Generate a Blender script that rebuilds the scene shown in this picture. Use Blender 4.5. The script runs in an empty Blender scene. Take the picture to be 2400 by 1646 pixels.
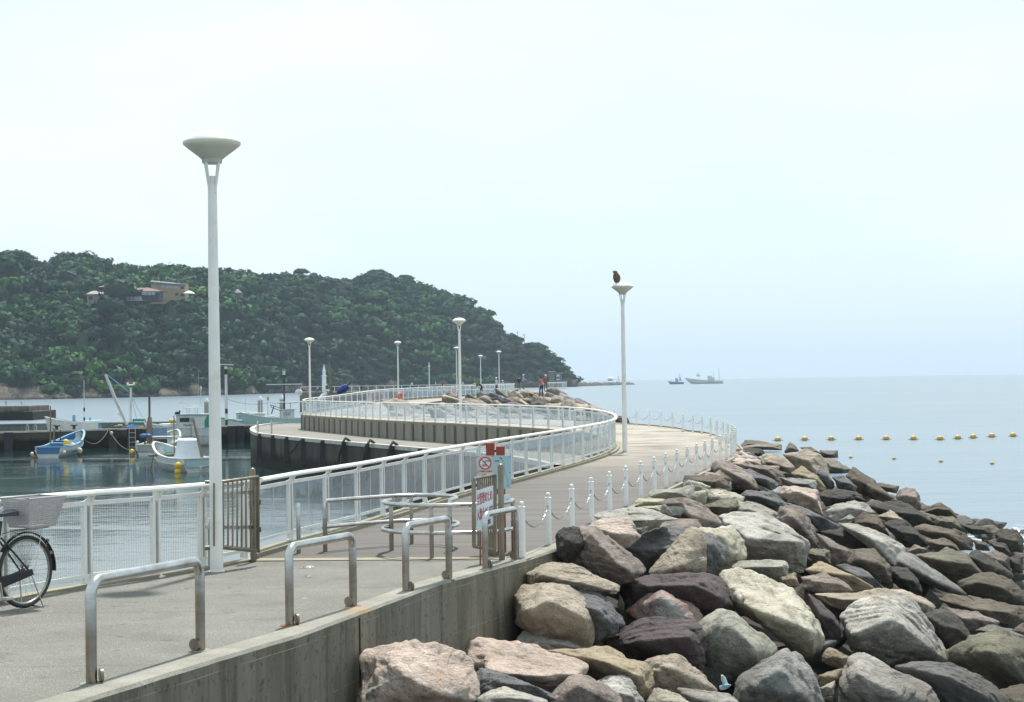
import bpy, bmesh, math, random
import numpy as np
from mathutils import Vector, Matrix
from math import sin, cos, pi, radians, atan2, sqrt

# ------------------------------------------------------------------ camera
F = 3700.0; H = 2.5; ROLL = 0.015; PITCH = math.atan(70/3700)
scn = bpy.context.scene
col = scn.collection
cam_d = bpy.data.cameras.new('camera'); cam = bpy.data.objects.new('camera', cam_d); col.objects.link(cam)
RM = (Matrix.Rotation(pi/2+PITCH, 3, 'X') @ Matrix.Rotation(-ROLL, 3, 'Z'))
cam.matrix_world = Matrix.Translation((0, 0, H)) @ RM.to_4x4()
cam_d.sensor_width = 36; cam_d.lens = F/2400*36
cam_d.clip_start = 0.1; cam_d.clip_end = 30000
scn.camera = cam

# ------------------------------------------------------------------ world and sun
SUN_EL = radians(63); SUN_AZ = radians(10)        # azimuth from +Y towards +X: the sun stands beyond the pier, slightly right
w = bpy.data.worlds.new("World"); scn.world = w; w.use_nodes = True
nt = w.node_tree; nt.nodes.clear()
def N(nt, t, **kw):
    n = nt.nodes.new(t)
    for k, v in kw.items():
        if k.startswith('i_'):
            key = k[2:].replace('_', ' ')
            n.inputs[key].default_value = v
        else: setattr(n, k, v)
    return n
sky = N(nt, 'ShaderNodeTexSky', sky_type='NISHITA', sun_disc=False)
sky.sun_elevation = SUN_EL; sky.sun_rotation = SUN_AZ
sky.air_density = 1.0; sky.dust_density = 3.0; sky.ozone_density = 1.0
tc = N(nt, 'ShaderNodeTexCoord'); sep = N(nt, 'ShaderNodeSeparateXYZ')
nt.links.new(tc.outputs['Generated'], sep.inputs[0])
ramp = N(nt, 'ShaderNodeValToRGB')           # the bright veil of haze and thin high cloud over the blue
el = ramp.color_ramp.elements
el[0].position = 0.0; el[0].color = (0.68, 0.81, 0.93, 1)
el[1].position = 0.6; el[1].color = (0.64, 0.82, 0.92, 1)
e = el.new(0.06); e.color = (0.75, 0.90, 0.98, 1)
e = el.new(0.20); e.color = (0.80, 0.98, 1.0, 1)
nt.links.new(sep.outputs['Z'], ramp.inputs[0])
mp = N(nt, 'ShaderNodeMapping'); mp.inputs['Scale'].default_value = (1.6, 1.6, 5.0)
nt.links.new(tc.outputs['Generated'], mp.inputs[0])
cn = N(nt, 'ShaderNodeTexNoise', i_Scale=1.3, i_Detail=5.0, i_Roughness=0.5)
nt.links.new(mp.outputs[0], cn.inputs['Vector'])
cr = N(nt, 'ShaderNodeValToRGB'); cr.color_ramp.elements[0].position = 0.45; cr.color_ramp.elements[1].position = 0.72
cr.color_ramp.elements[1].color = (0.75, 0.75, 0.75, 1)
nt.links.new(cn.outputs['Fac'], cr.inputs[0])
cm = N(nt, 'ShaderNodeMix', data_type='RGBA'); cm.inputs[7].default_value = (0.98, 1.0, 1.0, 1)
nt.links.new(cr.outputs[0], cm.inputs[0]); nt.links.new(ramp.outputs[0], cm.inputs[6])
mul = N(nt, 'ShaderNodeVectorMath', operation='SCALE'); mul.inputs['Scale'].default_value = 9.8
nt.links.new(cm.outputs[2], mul.inputs[0])
mx = N(nt, 'ShaderNodeMix', data_type='RGBA'); mx.inputs[0].default_value = 0.92
nt.links.new(sky.outputs[0], mx.inputs[6]); nt.links.new(mul.outputs[0], mx.inputs[7])
bg = N(nt, 'ShaderNodeBackground'); bg.inputs['Strength'].default_value = 0.1
wo = N(nt, 'ShaderNodeOutputWorld')
nt.links.new(mx.outputs[2], bg.inputs['Color']); nt.links.new(bg.outputs[0], wo.inputs['Surface'])

sd = bpy.data.lights.new('sun', 'SUN'); so = bpy.data.objects.new('sun', sd); col.objects.link(so)
sd.energy = 5.0; sd.angle = radians(2.5); sd.color = (1.0, 0.96, 0.88)
sdir = Vector((sin(SUN_AZ)*cos(SUN_EL), cos(SUN_AZ)*cos(SUN_EL), sin(SUN_EL)))
so.rotation_euler = (-sdir).to_track_quat('-Z', 'Y').to_euler()

scn.view_settings.view_transform = 'Standard'; scn.view_settings.look = 'None'
scn.view_settings.exposure = 0.25; scn.view_settings.gamma = 1.0
scn.view_settings.use_curve_mapping = False
try:
    scn.cycles.volume_step_rate = 10; scn.cycles.volume_max_steps = 32
    scn.cycles.transparent_max_bounces = 24; scn.cycles.max_bounces = 8
except Exception: pass

# ------------------------------------------------------------------ photo pixel -> point in the place
WATER = -2.8
def ray(x, y): return RM @ Vector((x-1200.0, 823.0-y, -F))
def atz(x, y, z=0.0):
    d = ray(x, y); t = (z-H)/d.z
    return Vector((d.x*t, d.y*t, z))
def atY(x, y, Y):
    d = ray(x, y); t = Y/d.y
    return Vector((d.x*t, Y, H+d.z*t))
SL = 0.03; YD = 22.2                              # the concrete apron falls 3% towards the boarded deck
def gz(Y): return SL*(YD-Y) if Y < YD else 0.0
def gnd(x, y):
    d = ray(x, y); t = (SL*YD-H)/(d.z+SL*d.y)
    if d.y*t < YD: return Vector((d.x*t, d.y*t, H+d.z*t))
    return atz(x, y, 0.0)

# ------------------------------------------------------------------ tagging
def tag(o, label=None, cat=None, group=None, kind=None):
    if label: o['label'] = label
    if cat: o['category'] = cat
    if group: o['group'] = group
    if kind: o['kind'] = kind
    return o
def empty(name, loc=(0, 0, 0), rz=0.0, label=None, cat=None, group=None):
    o = bpy.data.objects.new(name, None); col.objects.link(o)
    o.location = loc; o.rotation_euler = (0, 0, rz); o.empty_display_size = 0.2
    return tag(o, label, cat, group)
def copy_tree(o, parent=None):
    c = o.copy(); col.objects.link(c)
    if parent: c.parent = parent
    for ch in list(o.children): copy_tree(ch, c)
    return c

# ------------------------------------------------------------------ mesh builder
class MB:
    def __init__(s): s.v = []; s.f = []; s.m = []; s.mi = 0
    def add(s, vs, fs):
        b = len(s.v); s.v += [tuple(v) for v in vs]; s.f += [tuple(i+b for i in f) for f in fs]; s.m += [s.mi]*len(fs); return s
    def box(s, c, sz, rz=0.0, rx=0.0, ry=0.0, taper=1.0):
        M = Matrix.Translation(c) @ Matrix.Rotation(rz, 4, 'Z') @ Matrix.Rotation(ry, 4, 'Y') @ Matrix.Rotation(rx, 4, 'X')
        vs = []
        for z in (-.5, .5):
            k = taper if z > 0 else 1.0
            for x, y in ((-.5, -.5), (.5, -.5), (.5, .5), (-.5, .5)):
                vs.append(M @ Vector((x*sz[0]*k, y*sz[1]*k, z*sz[2])))
        return s.add(vs, [(3, 2, 1, 0), (4, 5, 6, 7), (0, 1, 5, 4), (1, 2, 6, 5), (2, 3, 7, 6), (3, 0, 4, 7)])
    def bar(s, a, b, wd, th, up=(0, 0, 1)):
        a = Vector(a); b = Vector(b); d = (b-a); L = d.length; d.normalize()
        u = Vector(up); sd_ = d.cross(u)
        if sd_.length < 1e-4: sd_ = d.cross(Vector((1, 0, 0)))
        sd_.normalize(); u = sd_.cross(d).normalized()
        vs = []
        for p in (a, b):
            for i, j in ((-.5, -.5), (.5, -.5), (.5, .5), (-.5, .5)):
                vs.append(p+sd_*i*wd+u*j*th)
        return s.add(vs, [(3, 2, 1, 0), (4, 5, 6, 7), (0, 1, 5, 4), (1, 2, 6, 5), (2, 3, 7, 6), (3, 0, 4, 7)])
    def tube(s, pts, r, seg=12, cap=True, closed=False):
        pts = [Vector(p) for p in pts]; n = len(pts)
        rs = r if isinstance(r, (list, tuple)) else [r]*n
        rings = []; prev = None
        for i, p in enumerate(pts):
            if closed: t = pts[(i+1) % n]-pts[i-1]
            elif i == 0: t = pts[1]-pts[0]
            elif i == n-1: t = pts[-1]-pts[-2]
            else: t = (pts[i+1]-p).normalized()+(p-pts[i-1]).normalized()
            t.normalize()
            if prev is None:
                a = Vector((0, 0, 1)) if abs(t.z) < .9 else Vector((1, 0, 0))
                u = t.cross(a).normalized()
            else:
                u = prev-t*prev.dot(t); u.normalize()
            prev = u; v = t.cross(u)
            rings.append([p+(u*cos(2*pi*k/seg)+v*sin(2*pi*k/seg))*rs[i] for k in range(seg)])
        vs = [q for rg in rings for q in rg]; fs = []
        m = n if closed else n-1
        for i in range(m):
            a = i*seg; b = ((i+1) % n)*seg
            for k in range(seg):
                k2 = (k+1) % seg
                fs.append((a+k, a+k2, b+k2, b+k))
        if cap and not closed:
            fs.append(tuple(range(seg-1, -1, -1))); fs.append(tuple((n-1)*seg+k for k in range(seg)))
        return s.add(vs, fs)
    def lathe(s, prof, loc=(0, 0, 0), seg=24, capb=True, capt=True):
        lx, ly, lz = loc; vs = []; fs = []
        for r, z in prof:
            for k in range(seg): vs.append((lx+r*cos(2*pi*k/seg), ly+r*sin(2*pi*k/seg), lz+z))
        for i in range(len(prof)-1):
            for k in range(seg):
                k2 = (k+1) % seg
                fs.append((i*seg+k, i*seg+k2, (i+1)*seg+k2, (i+1)*seg+k))
        if capb: fs.append(tuple(range(seg-1, -1, -1)))
        if capt: fs.append(tuple((len(prof)-1)*seg+k for k in range(seg)))
        return s.add(vs, fs)
    def prism(s, poly, z0, z1):
        n = len(poly)
        z0f = z0 if callable(z0) else (lambda x, y: z0); z1f = z1 if callable(z1) else (lambda x, y: z1)
        vs = [(p[0], p[1], z0f(p[0], p[1])) for p in poly]+[(p[0], p[1], z1f(p[0], p[1])) for p in poly]
        fs = [tuple(range(n-1, -1, -1)), tuple(range(n, 2*n))]
        for i in range(n): j = (i+1) % n; fs.append((i, j, n+j, n+i))
        return s.add(vs, fs)
    def ribbon(s, L, R):                                   # strip between two polylines
        n = len(L); vs = [tuple(p) for p in L]+[tuple(p) for p in R]
        return s.add(vs, [(i, i+n, i+1+n, i+1) for i in range(n-1)])
    def ball(s, c, r, sc=(1, 1, 1), seg=12, rings=8):
        prof = [(max(1e-4, sin(pi*i/rings)), -cos(pi*i/rings)) for i in range(rings+1)]
        vs = []; fs = []
        for a, z in prof:
            for k in range(seg): vs.append((c[0]+r*sc[0]*a*cos(2*pi*k/seg), c[1]+r*sc[1]*a*sin(2*pi*k/seg), c[2]+r*sc[2]*z))
        for i in range(rings):
            for k in range(seg): k2 = (k+1) % seg; fs.append((i*seg+k, i*seg+k2, (i+1)*seg+k2, (i+1)*seg+k))
        return s.add(vs, fs)
    def build(s, name, mat, parent=None, smooth=False, bevel=0.0, loc=None):
        me = bpy.data.meshes.new(name); me.from_pydata(s.v, [], s.f)
        mats = mat if isinstance(mat, (list, tuple)) else [mat]
        for m in mats: me.materials.append(m)
        if len(mats) > 1: me.polygons.foreach_set('material_index', s.m)
        me.validate(); me.update()
        bm = bmesh.new(); bm.from_mesh(me); bmesh.ops.recalc_face_normals(bm, faces=bm.faces); bm.to_mesh(me); bm.free()
        o = bpy.data.objects.new(name, me); col.objects.link(o)
        if parent is not None: o.parent = parent
        if loc is not None: o.location = loc
        if smooth:
            me.polygons.foreach_set('use_smooth', [True]*len(me.polygons))
            try: me.set_sharp_from_angle(angle=radians(40))
            except Exception: pass
        if bevel > 0:
            b = o.modifiers.new('bevel', 'BEVEL'); b.width = bevel; b.segments = 2; b.limit_method = 'ANGLE'
        return o

# ------------------------------------------------------------------ materials
MATS = {}
def mat(name, c, c2=None, rough=0.6, metal=0.0, scale=4.0, detail=5.0, bump=0.0, bscale=30.0, coord='Object', stretch=(1, 1, 1), lo=0.35, hi=0.65, spec=0.5, bdist=0.02):
    if name in MATS: return MATS[name]
    m = bpy.data.materials.new(name); m.use_nodes = True; t = m.node_tree
    b = t.nodes['Principled BSDF']
    if c2 is None: c2 = tuple(x*0.82 for x in c)
    tc = N(t, 'ShaderNodeTexCoord'); mp = N(t, 'ShaderNodeMapping'); mp.inputs['Scale'].default_value = stretch
    t.links.new(tc.outputs[coord], mp.inputs[0])
    n = N(t, 'ShaderNodeTexNoise', i_Scale=scale, i_Detail=detail, i_Roughness=0.6)
    t.links.new(mp.outputs[0], n.inputs['Vector'])
    r = N(t, 'ShaderNodeMapRange'); r.inputs[1].default_value = lo; r.inputs[2].default_value = hi
    t.links.new(n.outputs['Fac'], r.inputs[0])
    mx = N(t, 'ShaderNodeMix', data_type='RGBA'); mx.inputs[6].default_value = (*c, 1); mx.inputs[7].default_value = (*c2, 1)
    t.links.new(r.outputs[0], mx.inputs[0]); t.links.new(mx.outputs[2], b.inputs['Base Color'])
    b.inputs['Roughness'].default_value = rough; b.inputs['Metallic'].default_value = metal
    b.inputs['Specular IOR Level'].default_value = spec
    if bump > 0:
        n2 = N(t, 'ShaderNodeTexNoise', i_Scale=bscale, i_Detail=6.0, i_Roughness=0.65)
        t.links.new(mp.outputs[0], n2.inputs['Vector'])
        bp = N(t, 'ShaderNodeBump'); bp.inputs['Strength'].default_value = bump; bp.inputs['Distance'].default_value = bdist
        t.links.new(n2.outputs['Fac'], bp.inputs['Height']); t.links.new(bp.outputs[0], b.inputs['Normal'])
    MATS[name] = m; return m
def extra(m, fn):                                          # wedge another layer between base colour mix and the shader
    t = m.node_tree; b = t.nodes['Principled BSDF']; l = b.inputs['Base Color'].links[0]; src = l.from_socket
    out = fn(t, src); t.links.new(out, b.inputs['Base Color']); return m
def layer(t, src, fac, colr, blend='MIX'):
    mx = N(t, 'ShaderNodeMix', data_type='RGBA', blend_type=blend); mx.inputs[7].default_value = (*colr, 1)
    t.links.new(src, mx.inputs[6]); t.links.new(fac, mx.inputs[0]); return mx.outputs[2]
def noisefac(t, scale, lo, hi, stretch=(1, 1, 1), detail=6, coord='Object', seed=0, amt=1.0):
    tc = N(t, 'ShaderNodeTexCoord'); mp = N(t, 'ShaderNodeMapping'); mp.inputs['Scale'].default_value = stretch
    mp.inputs['Location'].default_value = (seed, seed*1.7, seed*.3)
    src = tc.outputs[coord] if coord != 'Position' else N(t, 'ShaderNodeNewGeometry').outputs['Position']
    t.links.new(src, mp.inputs[0])
    n = N(t, 'ShaderNodeTexNoise', i_Scale=scale, i_Detail=detail, i_Roughness=0.6); t.links.new(mp.outputs[0], n.inputs['Vector'])
    r = N(t, 'ShaderNodeMapRange'); r.inputs[1].default_value = lo; r.inputs[2].default_value = hi; r.inputs[4].default_value = amt
    t.links.new(n.outputs['Fac'], r.inputs[0]); return r.outputs[0]

WHITE = mat('white_paint', (.84, .825, .79), (.73, .715, .68), rough=.4, scale=2, bump=.02, bscale=40)
def _dirt(t, s):
    f = noisefac(t, 3.0, .55, .8, stretch=(1, 1, .5), seed=3, amt=.4)
    s = layer(t, s, f, (.56, .54, .47))
    f = noisefac(t, 1.4, .64, .74, seed=9, amt=.6)
    s = layer(t, s, noisefac(t, 9, .66, .72, seed=13, amt=.55), (.38, .27, .16))
    return layer(t, s, f, (.52, .47, .33))
extra(WHITE, _dirt)
BOLW = mat('bollard_white', (.86, .85, .82), (.76, .75, .73), rough=.35, scale=3)
extra(BOLW, lambda t, s: layer(t, s, noisefac(t, 14, .62, .7, seed=2, amt=.7), (.4, .39, .36)))
STEEL = mat('brushed_steel', (.62, .62, .62), (.40, .38, .35), rough=.28, metal=1.0, scale=3, stretch=(1, 1, 3), bump=.05, bscale=60)
def _tarnish(t, s):                                       # brownish salt tarnish on the lower legs
    g = N(t, 'ShaderNodeTexCoord'); sp = N(t, 'ShaderNodeSeparateXYZ'); t.links.new(g.outputs['Object'], sp.inputs[0])
    r = N(t, 'ShaderNodeMapRange'); r.inputs[1].default_value = .62; r.inputs[2].default_value = .35; r.inputs[4].default_value = .75
    t.links.new(sp.outputs['Z'], r.inputs[0])
    s = layer(t, s, r.outputs[0], (.22, .17, .115))
    return layer(t, s, noisefac(t, 8, .55, .8, seed=5, amt=.5), (.20, .14, .09))
extra(STEEL, _tarnish)
STEEL2 = mat('bright_steel', (.62, .61, .60), (.45, .42, .40), rough=.22, metal=1.0, scale=6)
BRONZE = mat('weathered_steel', (.30, .26, .20), (.16, .135, .10), rough=.4, metal=.75, scale=5, stretch=(1, 1, .3))
BLACK = mat('black_rubber', (.015, .015, .017), (.03, .03, .03), rough=.5)
BLACKP = mat('black_paint', (.012, .013, .016), rough=.25)
RUST = mat('rust', (.28, .10, .05), (.16, .07, .04), rough=.8, scale=30)
REDP = mat('red_brown_paint', (.30, .05, .025), (.24, .045, .03), rough=.55, scale=8)
CONC = mat('apron_concrete', (.178, .172, .150), (.130, .126, .110), rough=.9, scale=.8, bump=.5, bscale=60, coord='Object', bdist=.01)
def _conc(t, s):
    s = layer(t, s, noisefac(t, 55, .42, .62, seed=4, amt=.55, detail=2), (.07, .066, .058))
    s = layer(t, s, noisefac(t, 90, .60, .68, seed=7, amt=.8, detail=1), (.42, .40, .36))
    s = layer(t, s, noisefac(t, .5, .5, .7, seed=1, amt=.45), (.11, .105, .093))
    g = N(t, 'ShaderNodeNewGeometry'); sp = N(t, 'ShaderNodeSeparateXYZ'); t.links.new(g.outputs['Position'], sp.inputs[0])
    wv = N(t, 'ShaderNodeTexNoise', i_Scale=1.5, i_Detail=3.0); t.links.new(g.outputs['Position'], wv.inputs['Vector'])
    yy = N(t, 'ShaderNodeMath', operation='MULTIPLY_ADD'); yy.inputs[1].default_value = .05; t.links.new(wv.outputs['Fac'], yy.inputs[0]); t.links.new(sp.outputs['Y'], yy.inputs[2])
    for y0 in (12.6, 16.35, 20.1):                          # day joints across the slab
        df_ = N(t, 'ShaderNodeMath', operation='SUBTRACT'); df_.inputs[1].default_value = y0; t.links.new(yy.outputs[0], df_.inputs[0])
        ab_ = N(t, 'ShaderNodeMath', operation='ABSOLUTE'); t.links.new(df_.outputs[0], ab_.inputs[0])
        ls_ = N(t, 'ShaderNodeMath', operation='LESS_THAN'); ls_.inputs[1].default_value = .012; t.links.new(ab_.outputs[0], ls_.inputs[0])
        ml_ = N(t, 'ShaderNodeMath', operation='MULTIPLY'); ml_.inputs[1].default_value = .55; t.links.new(ls_.outputs[0], ml_.inputs[0]); s = layer(t, s, ml_.outputs[0], (.05, .047, .04))
    s = layer(t, s, noisefac(t, 1.2, .56, .62, seed=15, amt=.35, detail=8), (.085, .082, .072))
    s = layer(t, s, noisefac(t, 4.0, .68, .70, seed=19, amt=.5, detail=2), (.06, .057, .05))
    return layer(t, s, noisefac(t, 2.2, .73, .76, seed=8, amt=.8), (.5, .5, .47))
extra(CONC, _conc)
KERB = mat('kerb_concrete', (.30, .265, .185), (.22, .20, .145), rough=.9, scale=3, bump=.4, bscale=40)
QUAY = mat('quay_concrete', (.23, .218, .19), (.165, .155, .135), rough=.9, scale=.25, bump=.2, bscale=6)
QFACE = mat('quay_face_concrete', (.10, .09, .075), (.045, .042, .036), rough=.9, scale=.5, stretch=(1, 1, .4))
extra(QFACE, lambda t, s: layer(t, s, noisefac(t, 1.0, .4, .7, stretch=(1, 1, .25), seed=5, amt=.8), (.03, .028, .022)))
def tidal(t, s, z0, z1, c):                                # black weed band near the waterline
    g = N(t, 'ShaderNodeNewGeometry'); sp = N(t, 'ShaderNodeSeparateXYZ'); t.links.new(g.outputs['Position'], sp.inputs[0])
    n = N(t, 'ShaderNodeTexNoise', i_Scale=1.2, i_Detail=5.0); t.links.new(g.outputs['Position'], n.inputs['Vector'])
    a = N(t, 'ShaderNodeMath', operation='MULTIPLY_ADD'); t.links.new(n.outputs['Fac'], a.inputs[0]); a.inputs[1].default_value = -1.0
    t.links.new(sp.outputs['Z'], a.inputs[2])
    r = N(t, 'ShaderNodeMapRange'); r.inputs[1].default_value = z1-.5; r.inputs[2].default_value = z0-.5
    t.links.new(a.outputs[0], r.inputs[0]); return layer(t, s, r.outputs[0], c)
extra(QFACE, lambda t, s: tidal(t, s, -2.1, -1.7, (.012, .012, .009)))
# ------------------------------------------------------------------ plan of the promenade
def zd(Y):
    k = [(0, 0), (58, 0), (76, .2), (116, .2), (121, .4), (130, .68), (137, .81), (177, 1.03), (400, 1.03)]
    return float(np.interp(Y, [a for a, b in k], [b for a, b in k]))
def deckpt(x, y):
    p = atz(x, y, 0.0)
    for _ in range(12): p = atz(x, y, zd(p.y))
    return p
def YX(x, Y): return Vector(((x-1200)/F*Y, Y, zd(Y)))
def resample(pts, step=None, n=None):
    pts = [Vector(p) for p in pts]; d = [0.0]
    for i in range(1, len(pts)): d.append(d[-1]+(pts[i]-pts[i-1]).length)
    L = d[-1]
    if n is None: n = max(2, int(round(L/step))+1)
    out = []
    for k in range(n):
        t = L*k/(n-1); i = max(0, min(len(pts)-2, int(np.searchsorted(d, t))-1))
        out.append(pts[i].lerp(pts[i+1], (t-d[i])/max(1e-9, d[i+1]-d[i])))
    return out
def smooth(pts, it=2):
    for _ in range(it):
        q = [pts[0]]
        for a, b in zip(pts[:-1], pts[1:]): q += [a.lerp(b, .25), a.lerp(b, .75)]
        q.append(pts[-1]); pts = q
    return pts
def offset(pts, d):                                        # sideways in plan, positive = right of travel
    out = []
    for i, p in enumerate(pts):
        t = pts[min(i+1, len(pts)-1)]-pts[max(i-1, 0)]; t.z = 0; t.normalize()
        out.append(p+Vector((t.y, -t.x, 0))*d)
    return out

RA = [deckpt(x, y) for x, y in [(603, 1302), (686, 1276), (779, 1253), (860, 1230.6), (931, 1208), (996, 1188), (1054, 1170.5), (1105, 1156), (1151, 1143.5), (1196, 1132), (1234.6, 1122), (1273, 1111.6), (1306, 1102.6), (1339, 1093.6), (1367, 1085.5), (1390.5, 1078), (1411, 1071), (1427, 1064.5), (1437, 1058), (1442.5, 1051), (1441, 1042), (1430, 1033), (1402, 1023), (1367, 1016), (1330, 1012), (1295, 1009.3), (1240, 1006), (1181, 1002), (1118.7, 998.5), (1035, 994), (982, 992), (936, 989.5), (870, 986), (811, 982), (774, 979.5), (739, 977), (718, 975.5)]]
railA = resample(smooth(RA, 1), 1.48)
RB = [railA[-1].copy(), YX(707, 114.8), YX(706, 116.3), YX(712, 118), YX(735, 119.5), YX(772, 121.5), YX(848, 130), YX(888, 137), YX(969, 148), YX(1013, 154), YX(1079, 163), YX(1115, 168), YX(1183, 177), YX(1200, 190), YX(1215, 215)]
railB = resample(smooth(RB, 1), 1.6)
bt = [(137, 780), (288, 727), (430, 680), (557, 637), (673, 600), (777, 566), (868, 537), (955, 508), (1035, 483), (1107, 460), (1172, 440), (1229, 418), (1290, 400), (1338, 383), (1376, 367), (1400, 352), (1408, 337), (1395, 325), (1380, 313), (1348, 300), (1311, 290), (1263, 283), (1214, 272), (1147, 262), (1076, 257), (1000, 254), (918, 243), (828, 238), (738, 233), (638, 228)]
BP = [atz(1224.6, 1307), atz(1286, 1277)]
for x, y in bt:
    X = 1300+x/3.32; T = 900+y/3.32; yh = 893-.015*(X-1200)
    BP.append(atz(X, (T-.318*yh)/.682))
lastb = BP[-1]; stp = (BP[-1]-BP[-4])/3
for k in range(1, 9): q = lastb+stp*k*1.0+Vector((-.02*k*k*.6, 0, 0)); BP.append(q)
for q in BP: q.z = zd(q.y)
edge = offset(BP, .22)                                      # seaward edge of the deck
ln = BP[-1]
outer = edge + [Vector((-4.5, 101, .2)), Vector((-8.2, 112, .2)), Vector((-9.0, 118, .3)), Vector((-8.0, 128, .6)), Vector((-6.4, 140, .8)), Vector((-3.0, 155, .9)), Vector((1.5, 172, 1.0)), Vector((3.5, 190, 1.03)), Vector((5, 215, 1.03))]
inner = railA+railB[1:]

# ------------------------------------------------------------------ boarded deck
DECK = mat('deck_boards', (.098, .087, .079), (.064, .058, .053), rough=.8, scale=1.2, stretch=(.35, 6, 1), bump=.0)
def _deck(t, s):
    g = N(t, 'ShaderNodeNewGeometry'); sp = N(t, 'ShaderNodeSeparateXYZ'); t.links.new(g.outputs['Position'], sp.inputs[0])
    a = N(t, 'ShaderNodeMath', operation='MULTIPLY'); a.inputs[1].default_value = 1/.19; t.links.new(sp.outputs['Y'], a.inputs[0])
    f = N(t, 'ShaderNodeMath', operation='FRACT'); t.links.new(a.outputs[0], f.inputs[0])
    fl = N(t, 'ShaderNodeMath', operation='FLOOR'); t.links.new(a.outputs[0], fl.inputs[0])
    wn = N(t, 'ShaderNodeTexWhiteNoise', noise_dimensions='1D'); t.links.new(fl.outputs[0], wn.inputs['W'])
    r = N(t, 'ShaderNodeMapRange'); r.inputs[3].default_value = 0; r.inputs[4].default_value = .95; t.links.new(wn.outputs['Value'], r.inputs[0])
    s = layer(t, s, r.outputs[0], (.122, .108, .098))
    gap = N(t, 'ShaderNodeMath', operation='LESS_THAN'); gap.inputs[1].default_value = .12; t.links.new(f.outputs[0], gap.inputs[0])
    gm = N(t, 'ShaderNodeMath', operation='MULTIPLY'); gm.inputs[1].default_value = .9; t.links.new(gap.outputs[0], gm.inputs[0])
    sy = N(t, 'ShaderNodeMapRange'); sy.inputs[1].default_value = 38; sy.inputs[2].default_value = 60; t.links.new(sp.outputs['Y'], sy.inputs[0])
    s = layer(t, s, gm.outputs[0], (.035, .03, .027))
    # wind-blown pale sand lies on the far bend
    n = noisefac(t, .5, .25, .6, coord='Position', seed=3, stretch=(1, 1.5, 1))
    m2 = N(t, 'ShaderNodeMath', operation='MULTIPLY'); t.links.new(sy.outputs[0], m2.inputs[0]); t.links.new(n, m2.inputs[1])
    s = layer(t, s, m2.outputs[0], (.35, .31, .255))
    return layer(t, s, noisefac(t, .8, .66, .8, coord='Position', seed=11, amt=.3), (.18, .163, .148))
extra(DECK, _deck)
m = 150
Li = resample(inner, n=m); Lo = resample(outer, n=m)
Lin = offset(Li, -.14)
# keep the two sides in step by using nearest correspondences along the inner line
def nearest(poly, p):
    best = None
    for a, b in zip(poly[:-1], poly[1:]):
        ab = b-a; t = max(0, min(1, (p-a).dot(ab)/max(1e-9, ab.dot(ab)))); q = a+ab*t; d = (q-p).length
        if best is None or d < best[0]: best = (d, q)
    return best[1]
Rr = []; j = 0
cum = resample(outer, n=1200); k0 = 0
for p in Li:
    seg = cum[k0:k0+60] or cum[-1:]
    i = min(range(len(seg)), key=lambda q: (seg[q]-p).length); k0 = min(len(cum)-1, k0+i); Rr.append(cum[k0].copy())
# first row of the deck lies square to the joint with the apron
JL = atz(597, 1315.5); JR = atz(1236, 1311)
for L_, R_ in ((Lin, Rr),):
    L_[0] = JL.copy(); R_[0] = JR.copy()
for i in range(m): Lin[i].z = zd(Lin[i].y); Rr[i].z = Lin[i].z if i > 4 else zd(Rr[i].y)
d = MB(); d.ribbon(Lin, Rr)
deck = d.build('boardwalk', DECK); tag(deck, kind='structure')
# edge beams (sides of the promenade)
DWALL = mat('promenade_wall_concrete', (.26, .245, .205), (.19, .178, .15), rough=.9, scale=.7, stretch=(1, 1, .25))
def _dw(t, s):
    g = N(t, 'ShaderNodeNewGeometry'); sp = N(t, 'ShaderNodeSeparateXYZ'); t.links.new(g.outputs['Position'], sp.inputs[0])
    return layer(t, s, noisefac(t, 1.6, .5, .7, stretch=(1, 1, .05), coord='Position', seed=6, amt=.6), (.14, .13, .10))
extra(DWALL, _dw); extra(DWALL, lambda t, s: tidal(t, s, -2.1, -1.6, (.015, .014, .01)))
sI = MB(); Ib = [Vector((p.x, p.y, -3.4)) for p in Lin]
sI.ribbon([p-Vector((0, 0, .004)) for p in Lin], Ib)
ow = sI.build('harbour_side_wall', DWALL); tag(ow, 'pale concrete retaining wall carrying the curved promenade on its harbour side', 'wall')
# dark upright strips laid on the wall seen above the lower quay
JNT = mat('wall_strip_dark', (.10, .092, .07), rough=.95)
jn = MB()
wl = [p for p in resample(Lin, step=1.48) if 70 < p.y < 116]
for i in range(1, len(wl)-1):
    t = (wl[i+1]-wl[i-1]); t.z = 0; t.normalize(); nrm = Vector((-t.y, t.x, 0))
    jn.bar(wl[i]+nrm*.012-Vector((0, 0, .06)), wl[i]+nrm*.012-Vector((0, 0, 1.0)), .30 if i % 3 else .22, .03, up=nrm)
jn.build('wall_strip', JNT, ow)
sO = MB(); sO.ribbon([p-Vector((0, 0, .004)) for p in Rr], [Vector((p.x, p.y, -3.4)) for p in Rr])
o = sO.build('seaward_wall', DWALL); tag(o, 'concrete edge wall under the chain bollards, half buried by boulders', 'wall')
# kerb under the glass railing
k = MB()
kin = offset(resample(inner, step=.8), .17); kou = offset(resample(inner, step=.8), -.13)
for q in kin+kou: q.z = zd(q.y)
kin[0] = atz(602, 1309.5); kou[0] = atz(596, 1299)
t_ = .07
k.ribbon([p+Vector((0, 0, t_)) for p in kou], [p+Vector((0, 0, t_)) for p in kin])
k.ribbon([p+Vector((0, 0, t_)) for p in kin], [p-Vector((0, 0, .02)) for p in kin])
k.ribbon([p-Vector((0, 0, .25)) for p in kou], [p+Vector((0, 0, t_)) for p in kou])
k.v += []
kb = k.build('kerb', KERB); tag(kb, kind='structure')
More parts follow.
